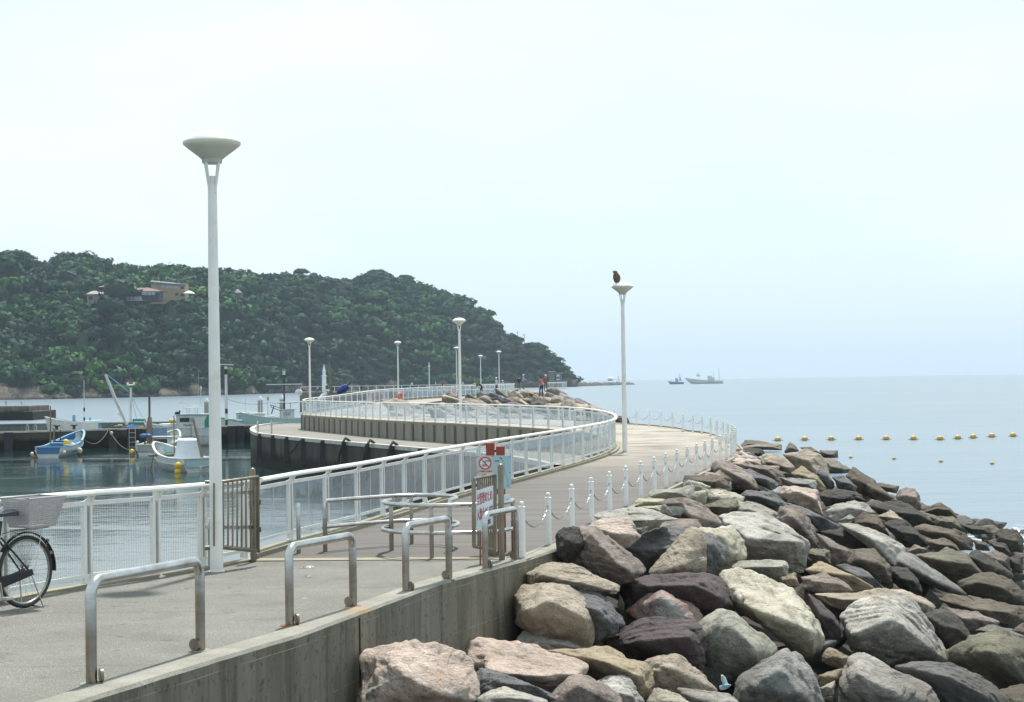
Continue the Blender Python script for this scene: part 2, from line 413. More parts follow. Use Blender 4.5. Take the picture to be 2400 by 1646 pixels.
# kerb on the seaward edge
k = MB(); eo = resample(edge[2:], step=.8); ei = offset(eo, -.03); eo2 = offset(eo, .05)
for q in ei+eo2: q.z = zd(q.y)
k.ribbon([p+Vector((0, 0, .05)) for p in ei], [p+Vector((0, 0, .05)) for p in eo2])
k.ribbon([p-Vector((0, 0, .02)) for p in ei], [p+Vector((0, 0, .05)) for p in ei])
k.ribbon([p+Vector((0, 0, .05)) for p in eo2], [p-Vector((0, 0, .14)) for p in eo2])
tag(k.build('seaward_kerb', KERB), kind='structure')

# ------------------------------------------------------------------ concrete apron and sea wall
wo_px = [(185, 1644), (342, 1595), (514, 1542), (700, 1487), (837.5, 1437), (1030, 1366), (1150, 1333), (1232, 1311)]
W = [gnd(*p) for p in wo_px]
a0 = W[0]; dirw = (W[1]-W[0]); dirw.z = 0; dirw.normalize()
W = [a0-dirw*6+Vector((0, 0, .03*6*dirw.y))] + W
W += [Vector((q.x+.10, q.y, 0)) for q in edge[1:4]]
Wi = offset(W, -.27); Wj = offset(W, -.285)
for q in W+Wi+Wj: q.z = gz(q.y)
WALLM = mat('sea_wall_concrete', (.225, .20, .15), (.125, .11, .08), rough=.92, scale=1.6, stretch=(1, 1, .22), bump=.35, bscale=25, bdist=.015)
def _wall(t, s):
    s = layer(t, s, noisefac(t, 7.0, .50, .66, stretch=(1, 1, .10), coord='Position', seed=21, amt=.55), (.05, .044, .033))
    s = layer(t, s, noisefac(t, 3.0, .52, .66, stretch=(1, 1, .14), coord='Position', seed=33, amt=.55), (.20, .185, .15))
    g = N(t, 'ShaderNodeNewGeometry'); sp = N(t, 'ShaderNodeSeparateXYZ'); t.links.new(g.outputs['Position'], sp.inputs[0])
    a = N(t, 'ShaderNodeMath', operation='MULTIPLY_ADD'); a.inputs[1].default_value = .03; t.links.new(sp.outputs['Y'], a.inputs[0]); t.links.new(sp.outputs['Z'], a.inputs[2])
    b = N(t, 'ShaderNodeMath', operation='MULTIPLY'); b.inputs[1].default_value = 1/.56; t.links.new(a.outputs[0], b.inputs[0])
    f = N(t, 'ShaderNodeMath', operation='FRACT'); t.links.new(b.outputs[0], f.inputs[0])
    l = N(t, 'ShaderNodeMath', operation='LESS_THAN'); l.inputs[1].default_value = .012; t.links.new(f.outputs[0], l.inputs[0])
    nn = noisefac(t, 2.0, .4, .6, coord='Position', seed=2)
    mm = N(t, 'ShaderNodeMath', operation='MULTIPLY'); t.links.new(l.outputs[0], mm.inputs[0]); t.links.new(nn, mm.inputs[1])
    s = layer(t, s, mm.outputs[0], (.34, .31, .24))
    # gull-dropping / lime drips, short and vertical
    s = layer(t, s, noisefac(t, 5.0, .72, .75, stretch=(1.3, 1.3, .22), coord='Position', seed=41, amt=.8), (.5, .5, .47))
    # green-grey growth low down
    r = N(t, 'ShaderNodeMapRange'); r.inputs[1].default_value = -.5; r.inputs[2].default_value = -1.9; r.inputs[4].default_value = .4
    t.links.new(sp.outputs['Z'], r.inputs[0])
    s = layer(t, s, noisefac(t, 14, .58, .66, coord='Position', seed=52, amt=.6, detail=3), (.05, .045, .035))
    return layer(t, s, r.outputs[0], (.06, .054, .038))
extra(WALLM, _wall)
COP = mat('coping_concrete', (.33, .315, .27), (.23, .22, .185), rough=.95, scale=2.5, bump=.6, bscale=45, coord='Object', bdist=.02)
extra(COP, lambda t, s: layer(t, s, noisefac(t, 60, .45, .6, seed=4, amt=.45, detail=2), (.14, .135, .115)))
def _rs(t, s):                                             # rust under the worn hoop foot
    g = N(t, 'ShaderNodeNewGeometry'); ds = N(t, 'ShaderNodeVectorMath', operation='DISTANCE'); t.links.new(g.outputs['Position'], ds.inputs[0])
    ds.inputs[1].default_value = gnd(845, 1432); r = N(t, 'ShaderNodeMapRange'); r.inputs[1].default_value = .35; r.inputs[2].default_value = .05; r.inputs[4].default_value = .6
    t.links.new(ds.outputs['Value'], r.inputs[0]); return layer(t, s, r.outputs[0], (.33, .19, .07))
extra(COP, _rs)
Wd = resample(W, step=.25); rng = random.Random(5)
Wd = [p+Vector((rng.uniform(-.006, .006), 0, 0)) for p in Wd]
for q in Wd: q.z = gz(q.y)+.006
Wr = offset(Wd, .02)
wl_ = MB()
wl_.ribbon([p-Vector((0, 0, .03)) for p in Wr], [Vector((p.x, p.y, -3.4)) for p in Wr])
wall = wl_.build('sea_wall', WALLM); tag(wall, 'stained board-marked concrete sea wall running from the bottom edge to the deck', 'wall')
cp = MB(); Wi2 = offset(Wd, -.27)
cp.ribbon(Wi2, Wd); cp.ribbon(Wd, [p-Vector((0, 0, .03)) for p in Wr])
cp.ribbon([p-Vector((0, 0, .1)) for p in Wi2], Wi2)
c_ = cp.build('coping', COP, wall, smooth=False)
vj = MB(); J0 = gnd(838, 1437); vj.box((J0.x+.012, J0.y, gz(J0.y)-1.75), (.03, .012, 3.4), rz=atan2(dirw.y, dirw.x)-pi/2)
vj.build('expansion_joint', mat('joint_dark', (.05, .047, .038), rough=1), wall)
# apron surface
Lw = [gnd(-420, 1500), gnd(-200, 1452), gnd(0, 1416.5), gnd(120, 1392), gnd(205, 1378), gnd(373, 1354), gnd(513, 1333), gnd(582, 1316), gnd(597, 1316.5)]
poly_r = Wj[:]
ap = MB()
near = [gnd(-420, 1500)-Vector((0, 7, 0)), ]
pts = [Vector((poly_r[0].x, poly_r[0].y, 0)), Vector((-6.5, poly_r[0].y, 0))]
outline = [(-7.5, poly_r[0].y)]+[(q.x, q.y) for q in Lw]+[(JR.x-.26, JR.y)]+[(q.x, q.y) for q in reversed(poly_r[:-1])]
bm = bmesh.new(); vs = [bm.verts.new((x, y, gz(y))) for x, y in outline]; bm.faces.new(vs)
bmesh.ops.triangulate(bm, faces=bm.faces[:]); me = bpy.data.meshes.new('apron'); bm.to_mesh(me); bm.free()
me.materials.append(CONC); apron = bpy.data.objects.new('apron', me); col.objects.link(apron); tag(apron, kind='structure')
# harbour edge of the apron, with a slim raised lip
e1 = MB(); Lw2 = resample(Lw[1:], step=.4); Lo2 = offset(Lw2, -.16)
for q in Lw2+Lo2: q.z = gz(q.y)
up = Vector((0, 0, .035))
e1.ribbon([p+up for p in Lo2], [p+up for p in Lw2]); e1.ribbon([p+up for p in Lw2], [p-Vector((0, 0, .05)) for p in Lw2])
e1.ribbon([Vector((p.x, p.y, -3.4)) for p in Lo2], [p+up for p in Lo2])
tag(e1.build('quay_lip', KERB), kind='structure')
# joint strip between apron and boards
js = MB(); tj = (JR-JL).normalized(); nj = Vector((-tj.y, tj.x, 0))
js.add([JL+Vector((0, 0, .008))-nj*.01, JR+Vector((-.3, 0, .008))-nj*.01, JR+Vector((-.3, 0, .008))+nj*.3, JL+Vector((0, 0, .008))+nj*.3], [(0, 1, 2, 3)])
tag(js.build('threshold_strip', KERB), kind='structure')
# scraps on the apron
for (px_, py_, s_, lb) in [(716, 1333, .09, 'crumpled pale scrap lying on the apron near the second hoop'), (722, 1353, .05, 'small white paper scrap on the apron left of the second hoop'), (430, 1381, .05, 'small white scrap on the apron beyond the nearest hoop')]:
    p = gnd(px_, py_); q = MB(); rr = random.Random(px_)
    vs = [(rr.uniform(-1, 1)*s_*(1.4), rr.uniform(-.7, .7)*s_, rr.uniform(0.0, .35)*s_) for _ in range(9)]
    q.add(vs, [(0, 1, 2), (2, 3, 4), (4, 5, 0), (1, 6, 7), (7, 8, 3), (0, 2, 4)])
    tag(q.build('scrap', mat('pale_scrap', (.6, .58, .5)), loc=p+Vector((0, 0, .006))), lb, 'litter')

# ------------------------------------------------------------------ water
wm = bpy.data.materials.new('sea_water'); wm.use_nodes = True; t = wm.node_tree; b = t.nodes['Principled BSDF']
b.inputs['IOR'].default_value = 1.33; b.inputs['Specular IOR Level'].default_value = .5
g = N(t, 'ShaderNodeNewGeometry'); sp = N(t, 'ShaderNodeSeparateXYZ'); t.links.new(g.outputs['Position'], sp.inputs[0])
# sheltered mask: harbour basin is calm, the open sea beyond the moles is ruffled
def mr(a, x0, x1, y0=0.0, y1=1.0):
    r = N(t, 'ShaderNodeMapRange'); t.links.new(a, r.inputs[0])
    r.inputs[1].default_value = x0; r.inputs[2].default_value = x1; r.inputs[3].default_value = y0; r.inputs[4].default_value = y1; return r.outputs[0]
mY = mr(sp.outputs['Y'], 232, 240); mX = mr(sp.outputs['X'], 3, 6)
mxn = N(t, 'ShaderNodeMath', operation='MAXIMUM'); t.links.new(mY, mxn.inputs[0]); t.links.new(mX, mxn.inputs[1])
open_ = mxn.outputs[0]
def wave(scale, st, det=4, dist=0.0):
    mp = N(t, 'ShaderNodeMapping'); mp.inputs['Scale'].default_value = st; t.links.new(g.outputs['Position'], mp.inputs[0])
    n = N(t, 'ShaderNodeTexNoise', i_Scale=scale, i_Detail=float(det), i_Roughness=.55, i_Distortion=dist); t.links.new(mp.outputs[0], n.inputs['Vector']); return n.outputs['Fac']
def mth(op, a, bb):
    n = N(t, 'ShaderNodeMath', operation=op)
    for i, v in enumerate((a, bb)):
        if isinstance(v, (int, float)): n.inputs[i].default_value = v
        else: t.links.new(v, n.inputs[i])
    return n.outputs[0]
w1 = wave(1.0, (.8, 1.5, 1), 5, .4); w2 = wave(.18, (.5, 1.3, 1), 3, .3); w3 = wave(5.0, (1, 1.4, 1), 3)
patch = wave(.035, (.5, 1.6, 1), 3, .2)
pm = mr(patch, .44, .60, .16, .95)
ho = mth('ADD', mth('MULTIPLY', w1, .10), mth('ADD', mth('MULTIPLY', w2, .28), mth('MULTIPLY', w3, .008)))
hc = mth('ADD', mth('MULTIPLY', w1, .028), mth('ADD', mth('MULTIPLY', w2, .05), mth('MULTIPLY', w3, .0012)))
hcp = mth('MULTIPLY', hc, pm); ho = mth('MULTIPLY', ho, mr(wave(.02, (.35, 1.8, 1), 4, .3), .42, .58, .45, 1.25))
hm = N(t, 'ShaderNodeMix', data_type='FLOAT'); t.links.new(open_, hm.inputs[0]); t.links.new(hcp, hm.inputs[2]); t.links.new(ho, hm.inputs[3])
bp = N(t, 'ShaderNodeBump'); bp.inputs['Strength'].default_value = 1.0; bp.inputs['Distance'].default_value = 1.0
t.links.new(hm.outputs[0], bp.inputs['Height']); t.links.new(bp.outputs[0], b.inputs['Normal'])
rg = mth('MULTIPLY_ADD', open_, .22)
t.nodes[-1].inputs[2].default_value = .06
t.links.new(rg, b.inputs['Roughness'])
cmx = N(t, 'ShaderNodeMix', data_type='RGBA'); cmx.inputs[6].default_value = (.010, .030, .032, 1); cmx.inputs[7].default_value = (.14, .19, .235, 1)
t.links.new(open_, cmx.inputs[0]); t.links.new(cmx.outputs[2], b.inputs['Base Color'])
# broken white water where the swell meets the toe boulders
fp = atz(2310, 1248, WATER)
dd = N(t, 'ShaderNodeVectorMath', operation='DISTANCE'); t.links.new(g.outputs['Position'], dd.inputs[0]); dd.inputs[1].default_value = fp
fr = mr(dd.outputs['Value'], 3.4, 1.2); fn = wave(1.4, (1, .5, 1), 8, 1.2); fm = mth('MULTIPLY', fr, mr(fn, .47, .56))
fmx = N(t, 'ShaderNodeMix', data_type='RGBA'); t.links.new(fm, fmx.inputs[0]); t.links.new(cmx.outputs[2], fmx.inputs[6]); fmx.inputs[7].default_value = (.8, .84, .86, 1)
t.links.new(fmx.outputs[2], b.inputs['Base Color'])
frg = N(t, 'ShaderNodeMix', data_type='FLOAT'); t.links.new(fm, frg.inputs[0]); t.links.new(rg, frg.inputs[2]); frg.inputs[3].default_value = .9
t.links.new(frg.outputs[0], b.inputs['Roughness'])
R_ = 9000; q = MB(); q.add([(-R_, -200, WATER), (R_, -200, WATER), (R_, R_, WATER), (-R_, R_, WATER)], [(0, 1, 2, 3)])
tag(q.build('sea', wm), kind='structure')
q = MB(); q.add([(-R_, -200, -14), (R_, -200, -14), (R_, R_, -14), (-R_, R_, -14)], [(0, 1, 2, 3)])
tag(q.build('seabed', mat('seabed_sand', (.08, .08, .06))), kind='structure')
# ------------------------------------------------------------------ railings
GLASS = bpy.data.materials.new('hazed_acrylic'); GLASS.use_nodes = True; t = GLASS.node_tree; t.nodes.clear()
tr = N(t, 'ShaderNodeBsdfTransparent'); tr.inputs[0].default_value = (.95, .97, .98, 1)
gl = N(t, 'ShaderNodeBsdfGlossy'); gl.inputs['Roughness'].default_value = .05; gl.inputs['Color'].default_value = (.9, .95, 1, 1)
df = N(t, 'ShaderNodeBsdfDiffuse'); df.inputs[0].default_value = (.62, .70, .76, 1)  # bluish tone: panel haze plus a smeared reflection put into the colour
tl = N(t, 'ShaderNodeBsdfTranslucent'); tl.inputs[0].default_value = (.62, .70, .78, 1)
m0 = N(t, 'ShaderNodeMixShader'); m0.inputs[0].default_value = .5; t.links.new(df.outputs[0], m0.inputs[1]); t.links.new(tl.outputs[0], m0.inputs[2])
m1 = N(t, 'ShaderNodeMixShader'); gr_ = noisefac(t, 3, .25, .8, coord='Position', amt=.16); ga_ = N(t, 'ShaderNodeMath', operation='ADD'); ga_.inputs[1].default_value = .06; t.links.new(gr_, ga_.inputs[0]); t.links.new(ga_.outputs[0], m1.inputs[0])
t.links.new(tr.outputs[0], m1.inputs[1]); t.links.new(m0.outputs[0], m1.inputs[2])
lw_ = N(t, 'ShaderNodeLayerWeight'); lw_.inputs[0].default_value = .5; pw_ = N(t, 'ShaderNodeMath', operation='POWER'); pw_.inputs[1].default_value = 3.5; t.links.new(lw_.outputs['Facing'], pw_.inputs[0]); fre = N(t, 'ShaderNodeMath', operation='MULTIPLY_ADD'); fre.inputs[1].default_value = .45; fre.inputs[2].default_value = .045; t.links.new(pw_.outputs[0], fre.inputs[0])
bpg = N(t, 'ShaderNodeBump'); bpg.inputs['Strength'].default_value = .5; bpg.inputs['Distance'].default_value = .01
gn = N(t, 'ShaderNodeTexNoise', i_Scale=3.0, i_Detail=1.0); gg = N(t, 'ShaderNodeNewGeometry'); t.links.new(gg.outputs['Position'], gn.inputs['Vector']); t.links.new(gn.outputs['Fac'], bpg.inputs['Height'])
t.links.new(bpg.outputs[0], gl.inputs['Normal'])
m2 = N(t, 'ShaderNodeMixShader'); t.links.new(fre.outputs[0], m2.inputs[0]); t.links.new(m1.outputs[0], m2.inputs[1]); t.links.new(gl.outputs[0], m2.inputs[2])
out = N(t, 'ShaderNodeOutputMaterial'); t.links.new(m2.outputs[0], out.inputs['Surface'])
GREY = mat('grey_metal', (.30, .32, .32), rough=.5)
WSPEC = MATS['white_paint']

def railing(name, pts, label, hgt=1.1, kind='glass', detail=2, first=True):
    """posts at pts; travel direction leaves the water on the left and the walkway on the right"""
    root = empty(name, pts[0], 0, label, 'railing'); O = pts[0]
    P = [p-O for p in pts]
    up = Vector((0, 0, 1))
    rail = MB()
    prof = [(-.045, -.035), (.045, -.035), (.055, -.01), (.045, .02), (0, .03), (-.045, .02), (-.055, -.01)]
    fine = []
    for i in range(len(P)):
        fine.append(P[i])
    rings = []
    for i, p in enumerate(fine):
        tt = fine[min(i+1, len(fine)-1)]-fine[max(i-1, 0)]; tt.z = 0; tt.normalize(); s = Vector((tt.y, -tt.x, 0))
        rings.append([p+s*(a+.05)+up*(hgt-.03+b_) for a, b_ in prof])
    vs = [v for r in rings for v in r]; n = len(prof)
    fs = [(i*n+k, i*n+(k+1) % n, (i+1)*n+(k+1) % n, (i+1)*n+k) for i in range(len(rings)-1) for k in range(n)]
    fs += [tuple(range(n-1, -1, -1)), tuple((len(rings)-1)*n+k for k in range(n))]
    rail.add(vs, fs); hr = rail.build('handrail', WHITE, root, smooth=False)
    mid = MB(); hm_ = hgt-.16
    for a, b_ in zip(P[:-1], P[1:]):
        if detail > 1: mid.bar(a+up*hm_, b_+up*hm_, .035, .05)
        else: mid.bar(a+up*hm_, b_+up*hm_, .03, .04)
        mid.bar(a+up*.14, b_+up*.14, .03, .045)
    mid.build('frame_rail', WHITE, root)
    for i, p in enumerate(P):
        tt = P[min(i+1, len(P)-1)]-P[max(i-1, 0)]; tt.z = 0; tt.normalize(); s = Vector((tt.y, -tt.x, 0))
        a = MB()
        if detail > 1:
            # tall flat front plate with flared foot and the raked bracket under the handrail
            for (z0, z1, w0, w1) in ((.0, .1, .10, .05), (.1, hm_, .05, .05), (hm_, hgt-.06, .05, .09)):
                vs = []
                for z, w_ in ((z0, w0), (z1, w1)):
                    for u, v in ((-.5, -.5), (.5, -.5), (.5, .5), (-.5, .5)):
                        vs.append(p+s*(u*w_+(.0 if z < hm_ else (z-hm_)*.35))+tt*(v*.045-(0 if z <= hm_ else .0))+up*z)
                a.add(vs, [(3, 2, 1, 0), (4, 5, 6, 7), (0, 1, 5, 4), (1, 2, 6, 5), (2, 3, 7, 6), (3, 0, 4, 7)])
            g0 = p-tt*.13+up*(hm_+.02)
            a.add([g0-s*.012, p+up*(hm_-.06)-s*.012, p+up*(hgt-.06)+s*.02, p-tt*.02+up*(hgt-.06)+s*.02, g0+s*.012, p+up*(hm_-.06)+s*.012, p+up*(hgt-.06)+s*.05, p-tt*.02+up*(hgt-.06)+s*.05],
                  [(0, 1, 2, 3), (7, 6, 5, 4), (0, 4, 5, 1), (1, 5, 6, 2), (2, 6, 7, 3), (3, 7, 4, 0)])
            a.box(p+up*.01, (.12, .12, .016), rz=atan2(tt.y, tt.x))
        else:
            a.bar(p, p+up*(hgt-.05), .06, .06, up=tt)
        po = a.build('post', WHITE, root)
        if detail > 1:
            c = MB(); q = p-tt*.12
            c.bar(q+up*.05, q+up*(hm_+.03), .05, .06, up=tt); c.build('channel', WHITE, po).matrix_parent_inverse = Matrix()
            c = MB(); c.bar(p-tt*.06+up*.13, p-tt*.06+up*(hm_), .02, .05, up=tt); c.build('gap_strip', GREY, po)  # grey strip standing in for the dark gap between plate and channel
        if i < len(P)-1:
            b_ = P[i+1]; c = MB(); L = (b_-p)
            if kind == 'glass':
                e1_ = p+L*.03 if detail > 1 else p+L*.04; e2_ = b_-L*.11 if detail > 1 else b_-L*.04
                c.bar(e1_+up*((hm_+.14)/2), e2_+up*((hm_+.14)/2), .008, hm_-.16)
                gp = c.build('glass_panel', GLASS, root)
                if detail > 1:
                    c = MB(); mdl = p.lerp(b_, .46); c.bar(mdl+up*.16+s*.006, mdl+up*(hm_-.02)+s*.006, .004, .008, up=tt); c.build('mid_line', WHITE, gp)  # thin white line up the middle of each panel
            elif kind == 'mesh':
                Ld = L.length; nv = int(Ld/.045)
                for k in range(1, nv):
                    q = p+L*(k/nv); c.bar(q+up*.15, q+up*(hm_-.02), .0022, .0022, up=tt)
                for k in range(1, 18):
                    z = .15+(hm_-.17)*k/18; c.bar(p+L*.03+up*z, b_-L*.1+up*z, .0022, .0022)
                c.build('wire_mesh', WHITE, root)
            elif kind == 'bars':
                nv = 5
                for k in range(1, nv): q = p+L*(k/nv); c.bar(q+up*.15, q+up*(hm_-.02), .03, .03, up=tt)
                c.build('bars', WHITE, root)
    return root

ends = resample([gnd(-330, 1478), gnd(-170, 1447)], n=2)
LP = [gnd(-330, 1479), gnd(-165, 1446), gnd(17, 1413), gnd(212, 1376), gnd(372, 1353), gnd(480, 1333), gnd(578, 1313)]
railing('mesh_railing', LP, 'white railing with fine wire mesh panels on the left behind the bicycle', hgt=1.17, kind='mesh')
split = len(railA)
railing('glass_railing', [p+Vector((0, 0, .07)) for p in railA[:split]], 'long curved white railing with hazy clear panels round the first bend', hgt=1.07, kind='glass', detail=2)
railing('glass_railing', [p+Vector((0, 0, .07)) for p in railB[:-12]], 'far white railing with hazy panels climbing away after the second bend', hgt=1.07, kind='glass', detail=1)
railing('bar_railing', [Vector((x, Y, 1.03)) for x, Y in ((3.1, 183), (3.6, 190), (4.6, 196), (5.3, 205), (6.2, 214), (7.0, 223), (7.6, 232), (8.2, 240))], 'short white bar railing behind the far boulders where anglers stand', hgt=1.2, kind='bars', detail=1)

# ------------------------------------------------------------------ steel hoops on the wall
def arc_path(a, b, h, r=.13, seg=7):
    a = Vector(a); b = Vector(b); up = Vector((0, 0, 1)); d = b-a; d.z = 0; L = d.length; d.normalize()
    A = a+up*h; B = b+up*h; tA = (B-A).normalized()
    pts = [a, a+up*(h-r)]
    for k in range(1, seg): th = pi/2*k/seg; pts.append(a+up*(h-r)+tA*(r*(1-cos(th)))+up*(r*sin(th)))
    pts.append(A+tA*r); pts.append(B-tA*r)
    for k in range(1, seg): th = pi/2*k/seg; pts.append(B-tA*r+tA*(r*sin(th))-up*(r*(1-cos(th))))
    pts.append(b+up*(h-r)); pts.append(b); return pts
hl = ['nearest steel hoop barrier, leftmost on the sea wall', 'second steel hoop on the sea wall, rust at its near foot', 'third steel hoop on the sea wall, in front of the ring barrier', 'farthest steel hoop on the sea wall, beside the notice gate']
for (pa, pb, hh, lb) in zip([(214.5, 1604), (679, 1467), (951.5, 1386.6), (1137.8, 1333)], [(470, 1526), (828, 1422), (1052.5, 1357.8), (1210, 1311.8)], (.76, .745, .745, .71), hl):
    A = gnd(*pa); B = gnd(*pb); root = empty('steel_hoop', A, 0, lb, 'barrier', 'steel hoops along the sea wall')
    q = MB(); q.tube(arc_path(Vector(), B-A, hh), .041, 16); q.build('pipe', STEEL, root, smooth=True)
    dn = (B-A).normalized()
    for base in (Vector(), B-A):
        c = MB(); c.tube([base+Vector((.055, .02, .06)), base+Vector((.075, .03, .06))] if base.length < .1 else [base+Vector((-.035, -.03, .06)), base+Vector((-.045, -.05, .06))], .052, 18)
        c.build('cover_disc', BRONZE, root, smooth=True)
        c = MB(); c.lathe([(.09, 0), (.085, .006)], (base.x, base.y, base.z+.004), 14)
        c.build('foot_plate', RUST if lb.startswith('second') else COP, root)

# ------------------------------------------------------------------ ring-shaped bicycle barrier
def loopcurve(pts, it=3): return smooth([Vector(p) for p in pts], it)
zB = .75
hookA = [(-2.83, 23.6), (-2.5, 23.95), (-2.0, 24.35), (-1.6, 24.55), (-1.2, 24.5), (-.9, 24.15), (-.86, 23.75), (-.955, 23.4)]
hookB = [(-.02, 23.3), (-.06, 22.85), (-.4, 22.5), (-.8, 22.4), (-1.18, 22.42), (-1.6, 22.6), (-1.88, 22.95), (-1.93, 23.3), (-1.84, 23.6)]
for nm, hk, lb, mids in (('A', hookA, 'hook-shaped steel pipe barrier curving from the left over the boards', [(-1.6, 24.55)]), ('B', hookB, 'interlocking steel pipe barrier curling in from the notice posts', [(-1.18, 22.42)])):
    root = empty('cycle_barrier', (hk[0][0], hk[0][1], 0), 0, lb, 'barrier', 'interlocking pipe barriers on the boardwalk')
    O = Vector((hk[0][0], hk[0][1], 0)); r = .032
    c = [Vector((x, y, zB))-O for x, y in hk]; top = smooth(c, 2)
    st = Vector((0, 0, 0)); en = Vector((hk[-1][0], hk[-1][1], 0))-O
    path = [st, st+Vector((0, 0, zB-.12)), st+Vector((0, 0, zB-.04)).lerp(top[1], .15)]+top[1:-1]+[en+Vector((0, 0, zB-.03)), en+Vector((0, 0, zB-.12)), en]
    q = MB(); q.tube(path, r, 12); q.build('top_pipe', STEEL2, root, smooth=True)
    cen = sum((Vector((x, y, 0))-O for x, y in hk), Vector())/len(hk)
    low = [(Vector((v.x, v.y, .36))+((Vector((v.x, v.y, 0))-cen)*.035 if 0 < i < len(top)-1 else Vector())) for i, v in enumerate(top)]
    q = MB(); q.tube(low, r*.95, 12); q.build('lower_pipe', STEEL2, root, smooth=True)
    for mx_, my_ in mids:
        b0 = Vector((mx_, my_, 0))-O; q = MB(); q.tube([b0+Vector((0, -.0, 0)), b0+Vector((.0, 0, zB-.02))], .03, 12); q.build('leg', STEEL, root, smooth=True)
    for e_ in (st, en):
        q = MB(); q.tube([e_+Vector((0, 0, .0)), e_+Vector((0, 0, .5))], .0335, 12); q.build('leg', STEEL, root, smooth=True)
p = atz(700, 1297); q = MB(); q.tube([(0, 0, 0), (0, 0, .73), (0, 0, .745)], [.031, .031, .022], 12)
tag(q.build('steel_post', STEEL, None, smooth=True, loc=p), 'single slim steel post standing alone left of the pipe barriers', 'post')

# ------------------------------------------------------------------ gates
def domepost(root, P, h, r, nm='gate_post'):
    q = MB(); q.lathe([(r, 0), (r, h-r*.9), (r*.9, h-r*.45), (r*.6, h-r*.12), (r*.15, h)], P, 16); o = q.build(nm, BRONZE, root, smooth=True); return o
gp = gnd(594, 1318); root = empty('left_gate', gp, 0, 'folded-back stainless gate at the white lamp post, full of upright bars', 'gate'); root.name = 'gate'
domepost(root, (0, 0, 0), 1.33, .043)
TL = atY(526, 1129, 21.0)-gp; TR = atY(604, 1118, 21.75)-gp; BL = atY(526, 1283, 21.0)-gp; BR = atY(604, 1291, 21.75)-gp
q = MB(); q.tube([TL-Vector((.25, .05, 0)), TL, TR], .022, 10); q.tube([BL-Vector((.25, .05, 0)), BL, BR, BR+Vector((.03, 0, 0))], .03, 12); q.bar(TR, BR, .05, .05, up=(0, 1, 0)); q.tube([TL.lerp(TR, .9), BL.lerp(BR, .9)], .028, 10); q.build('gate_frame', BRONZE, root, smooth=True)
q = MB()
for k in range(9):
    f = -.3+k*.135; a = TL.lerp(TR, f); b_ = BL.lerp(BR, f); q.tube([a, b_], .0135, 8)
q.build('bars', BRONZE, root, smooth=True)
q = MB()
for f in (.2, .68): q.bar(TL.lerp(BL, f)-Vector((.25, .05, 0))+Vector((0, -.02, 0)), TR.lerp(BR, f)+Vector((-.05, -.02, 0)), .012, .045)
q.build('cross_strap', STEEL, root)
q = MB(); 
for f in (.35, .72): q.lathe([(.014, -.03), (.014, .04)], TR.lerp(BR, f)+Vector((.035, 0, 0)), 8)
q.build('hinge', BRONZE, root)

gp = atz(1176.5, 1314.5); root = empty('gate', gp, 0, 'folded stainless gate carrying the red and black Japanese notice', 'gate')
domepost(root, (0, 0, 0), 1.35, .043)
YL, YR = 21.3, 21.85
c_px = dict(TL=(1110, 1123, YL), TR=(1160, 1113, YR), BL=(1111, 1281, YL), BR=(1160, 1289, YR))
K = {k: atY(*v)-gp for k, v in c_px.items()}
q = MB(); q.tube([K['TL'], K['TR']], .022, 10); q.tube([K['BL'], K['BR']], .026, 10)
q.bar(K['TL'], K['BL'], .055, .055, up=(0, 1, 0)); q.bar(K['TR'], K['BR'], .05, .05, up=(0, 1, 0))
q.tube([K['TL'].lerp(K['TR'], .22), K['BL'].lerp(K['BR'], .22)], .02, 8)
q.build('gate_frame', BRONZE, root, smooth=True)
q = MB()
for k in range(1, 8): q.tube([K['TL'].lerp(K['TR'], .2+k*.1), K['BL'].lerp(K['BR'], .2+k*.1)], .011, 8)
q.build('bars', BRONZE, root, smooth=True)
q = MB(); a = atY(1126, 1250, YL-.02)-gp; b_ = atY(1126, 1331, YL-.02)-gp; b_.z = 0; q.tube([a, b_], .012, 8); q.build('drop_bolt', RUST, root)
q = MB(); a = atY(1152, 1300, 22.6)-gp; q.tube([(a.x, a.y, 0), (a.x, a.y, .12)], .06, 12); q.build('foot_stub', BRONZE, root)
SIGNW = mat('notice_white', (.70, .74, .78), (.62, .66, .70), rough=.35)
def quadslab(root, name, pts, th, m_, nrm):
    q = MB(); n = nrm*th; q.add([*pts, *[p+n for p in pts]], [(0, 1, 2, 3), (7, 6, 5, 4), (0, 4, 5, 1), (1, 5, 6, 2), (2, 6, 7, 3), (3, 7, 4, 0)]); return q.build(name, m_, root)
sTL = atY(1116.5, 1150.5, YL+.03-.05)-gp; sTR = atY(1156, 1138, YR-.07)-gp; sBR = atY(1156, 1230, YR-.07)-gp; sBL = atY(1118, 1246, YL-.02)-gp
nb = (sTR-sTL).cross(sBL-sTL).normalized(); nb = nb if nb.y > 0 else -nb
nbd = quadslab(root, 'notice', [sTL, sTR, sBR, sBL], .006, SIGNW, nb)
RED = mat('sign_red', (.50, .05, .06), (.46, .045, .055), rough=.4); BLK = mat('sign_black', (.02, .02, .025), rough=.4)
def text_mesh(s, size, name, m_, parent, M, bold=.0, sx=1.0):
    cu = bpy.data.curves.new(name, 'FONT'); cu.body = s; cu.size = size; cu.offset = bold; cu.extrude = .0008/1.0; cu.align_x = 'LEFT'
    o = bpy.data.objects.new(name+'_tmp', cu); col.objects.link(o)
    bpy.context.view_layer.update()
    me = bpy.data.meshes.new_from_object(o.evaluated_get(bpy.context.evaluated_depsgraph_get()))
    bpy.data.objects.remove(o); me.materials.clear(); me.materials.append(m_)
    me.transform(M @ Matrix.Diagonal((sx, 1, 1, 1))); r = bpy.data.objects.new(name, me); col.objects.link(r); r.parent = parent; return r
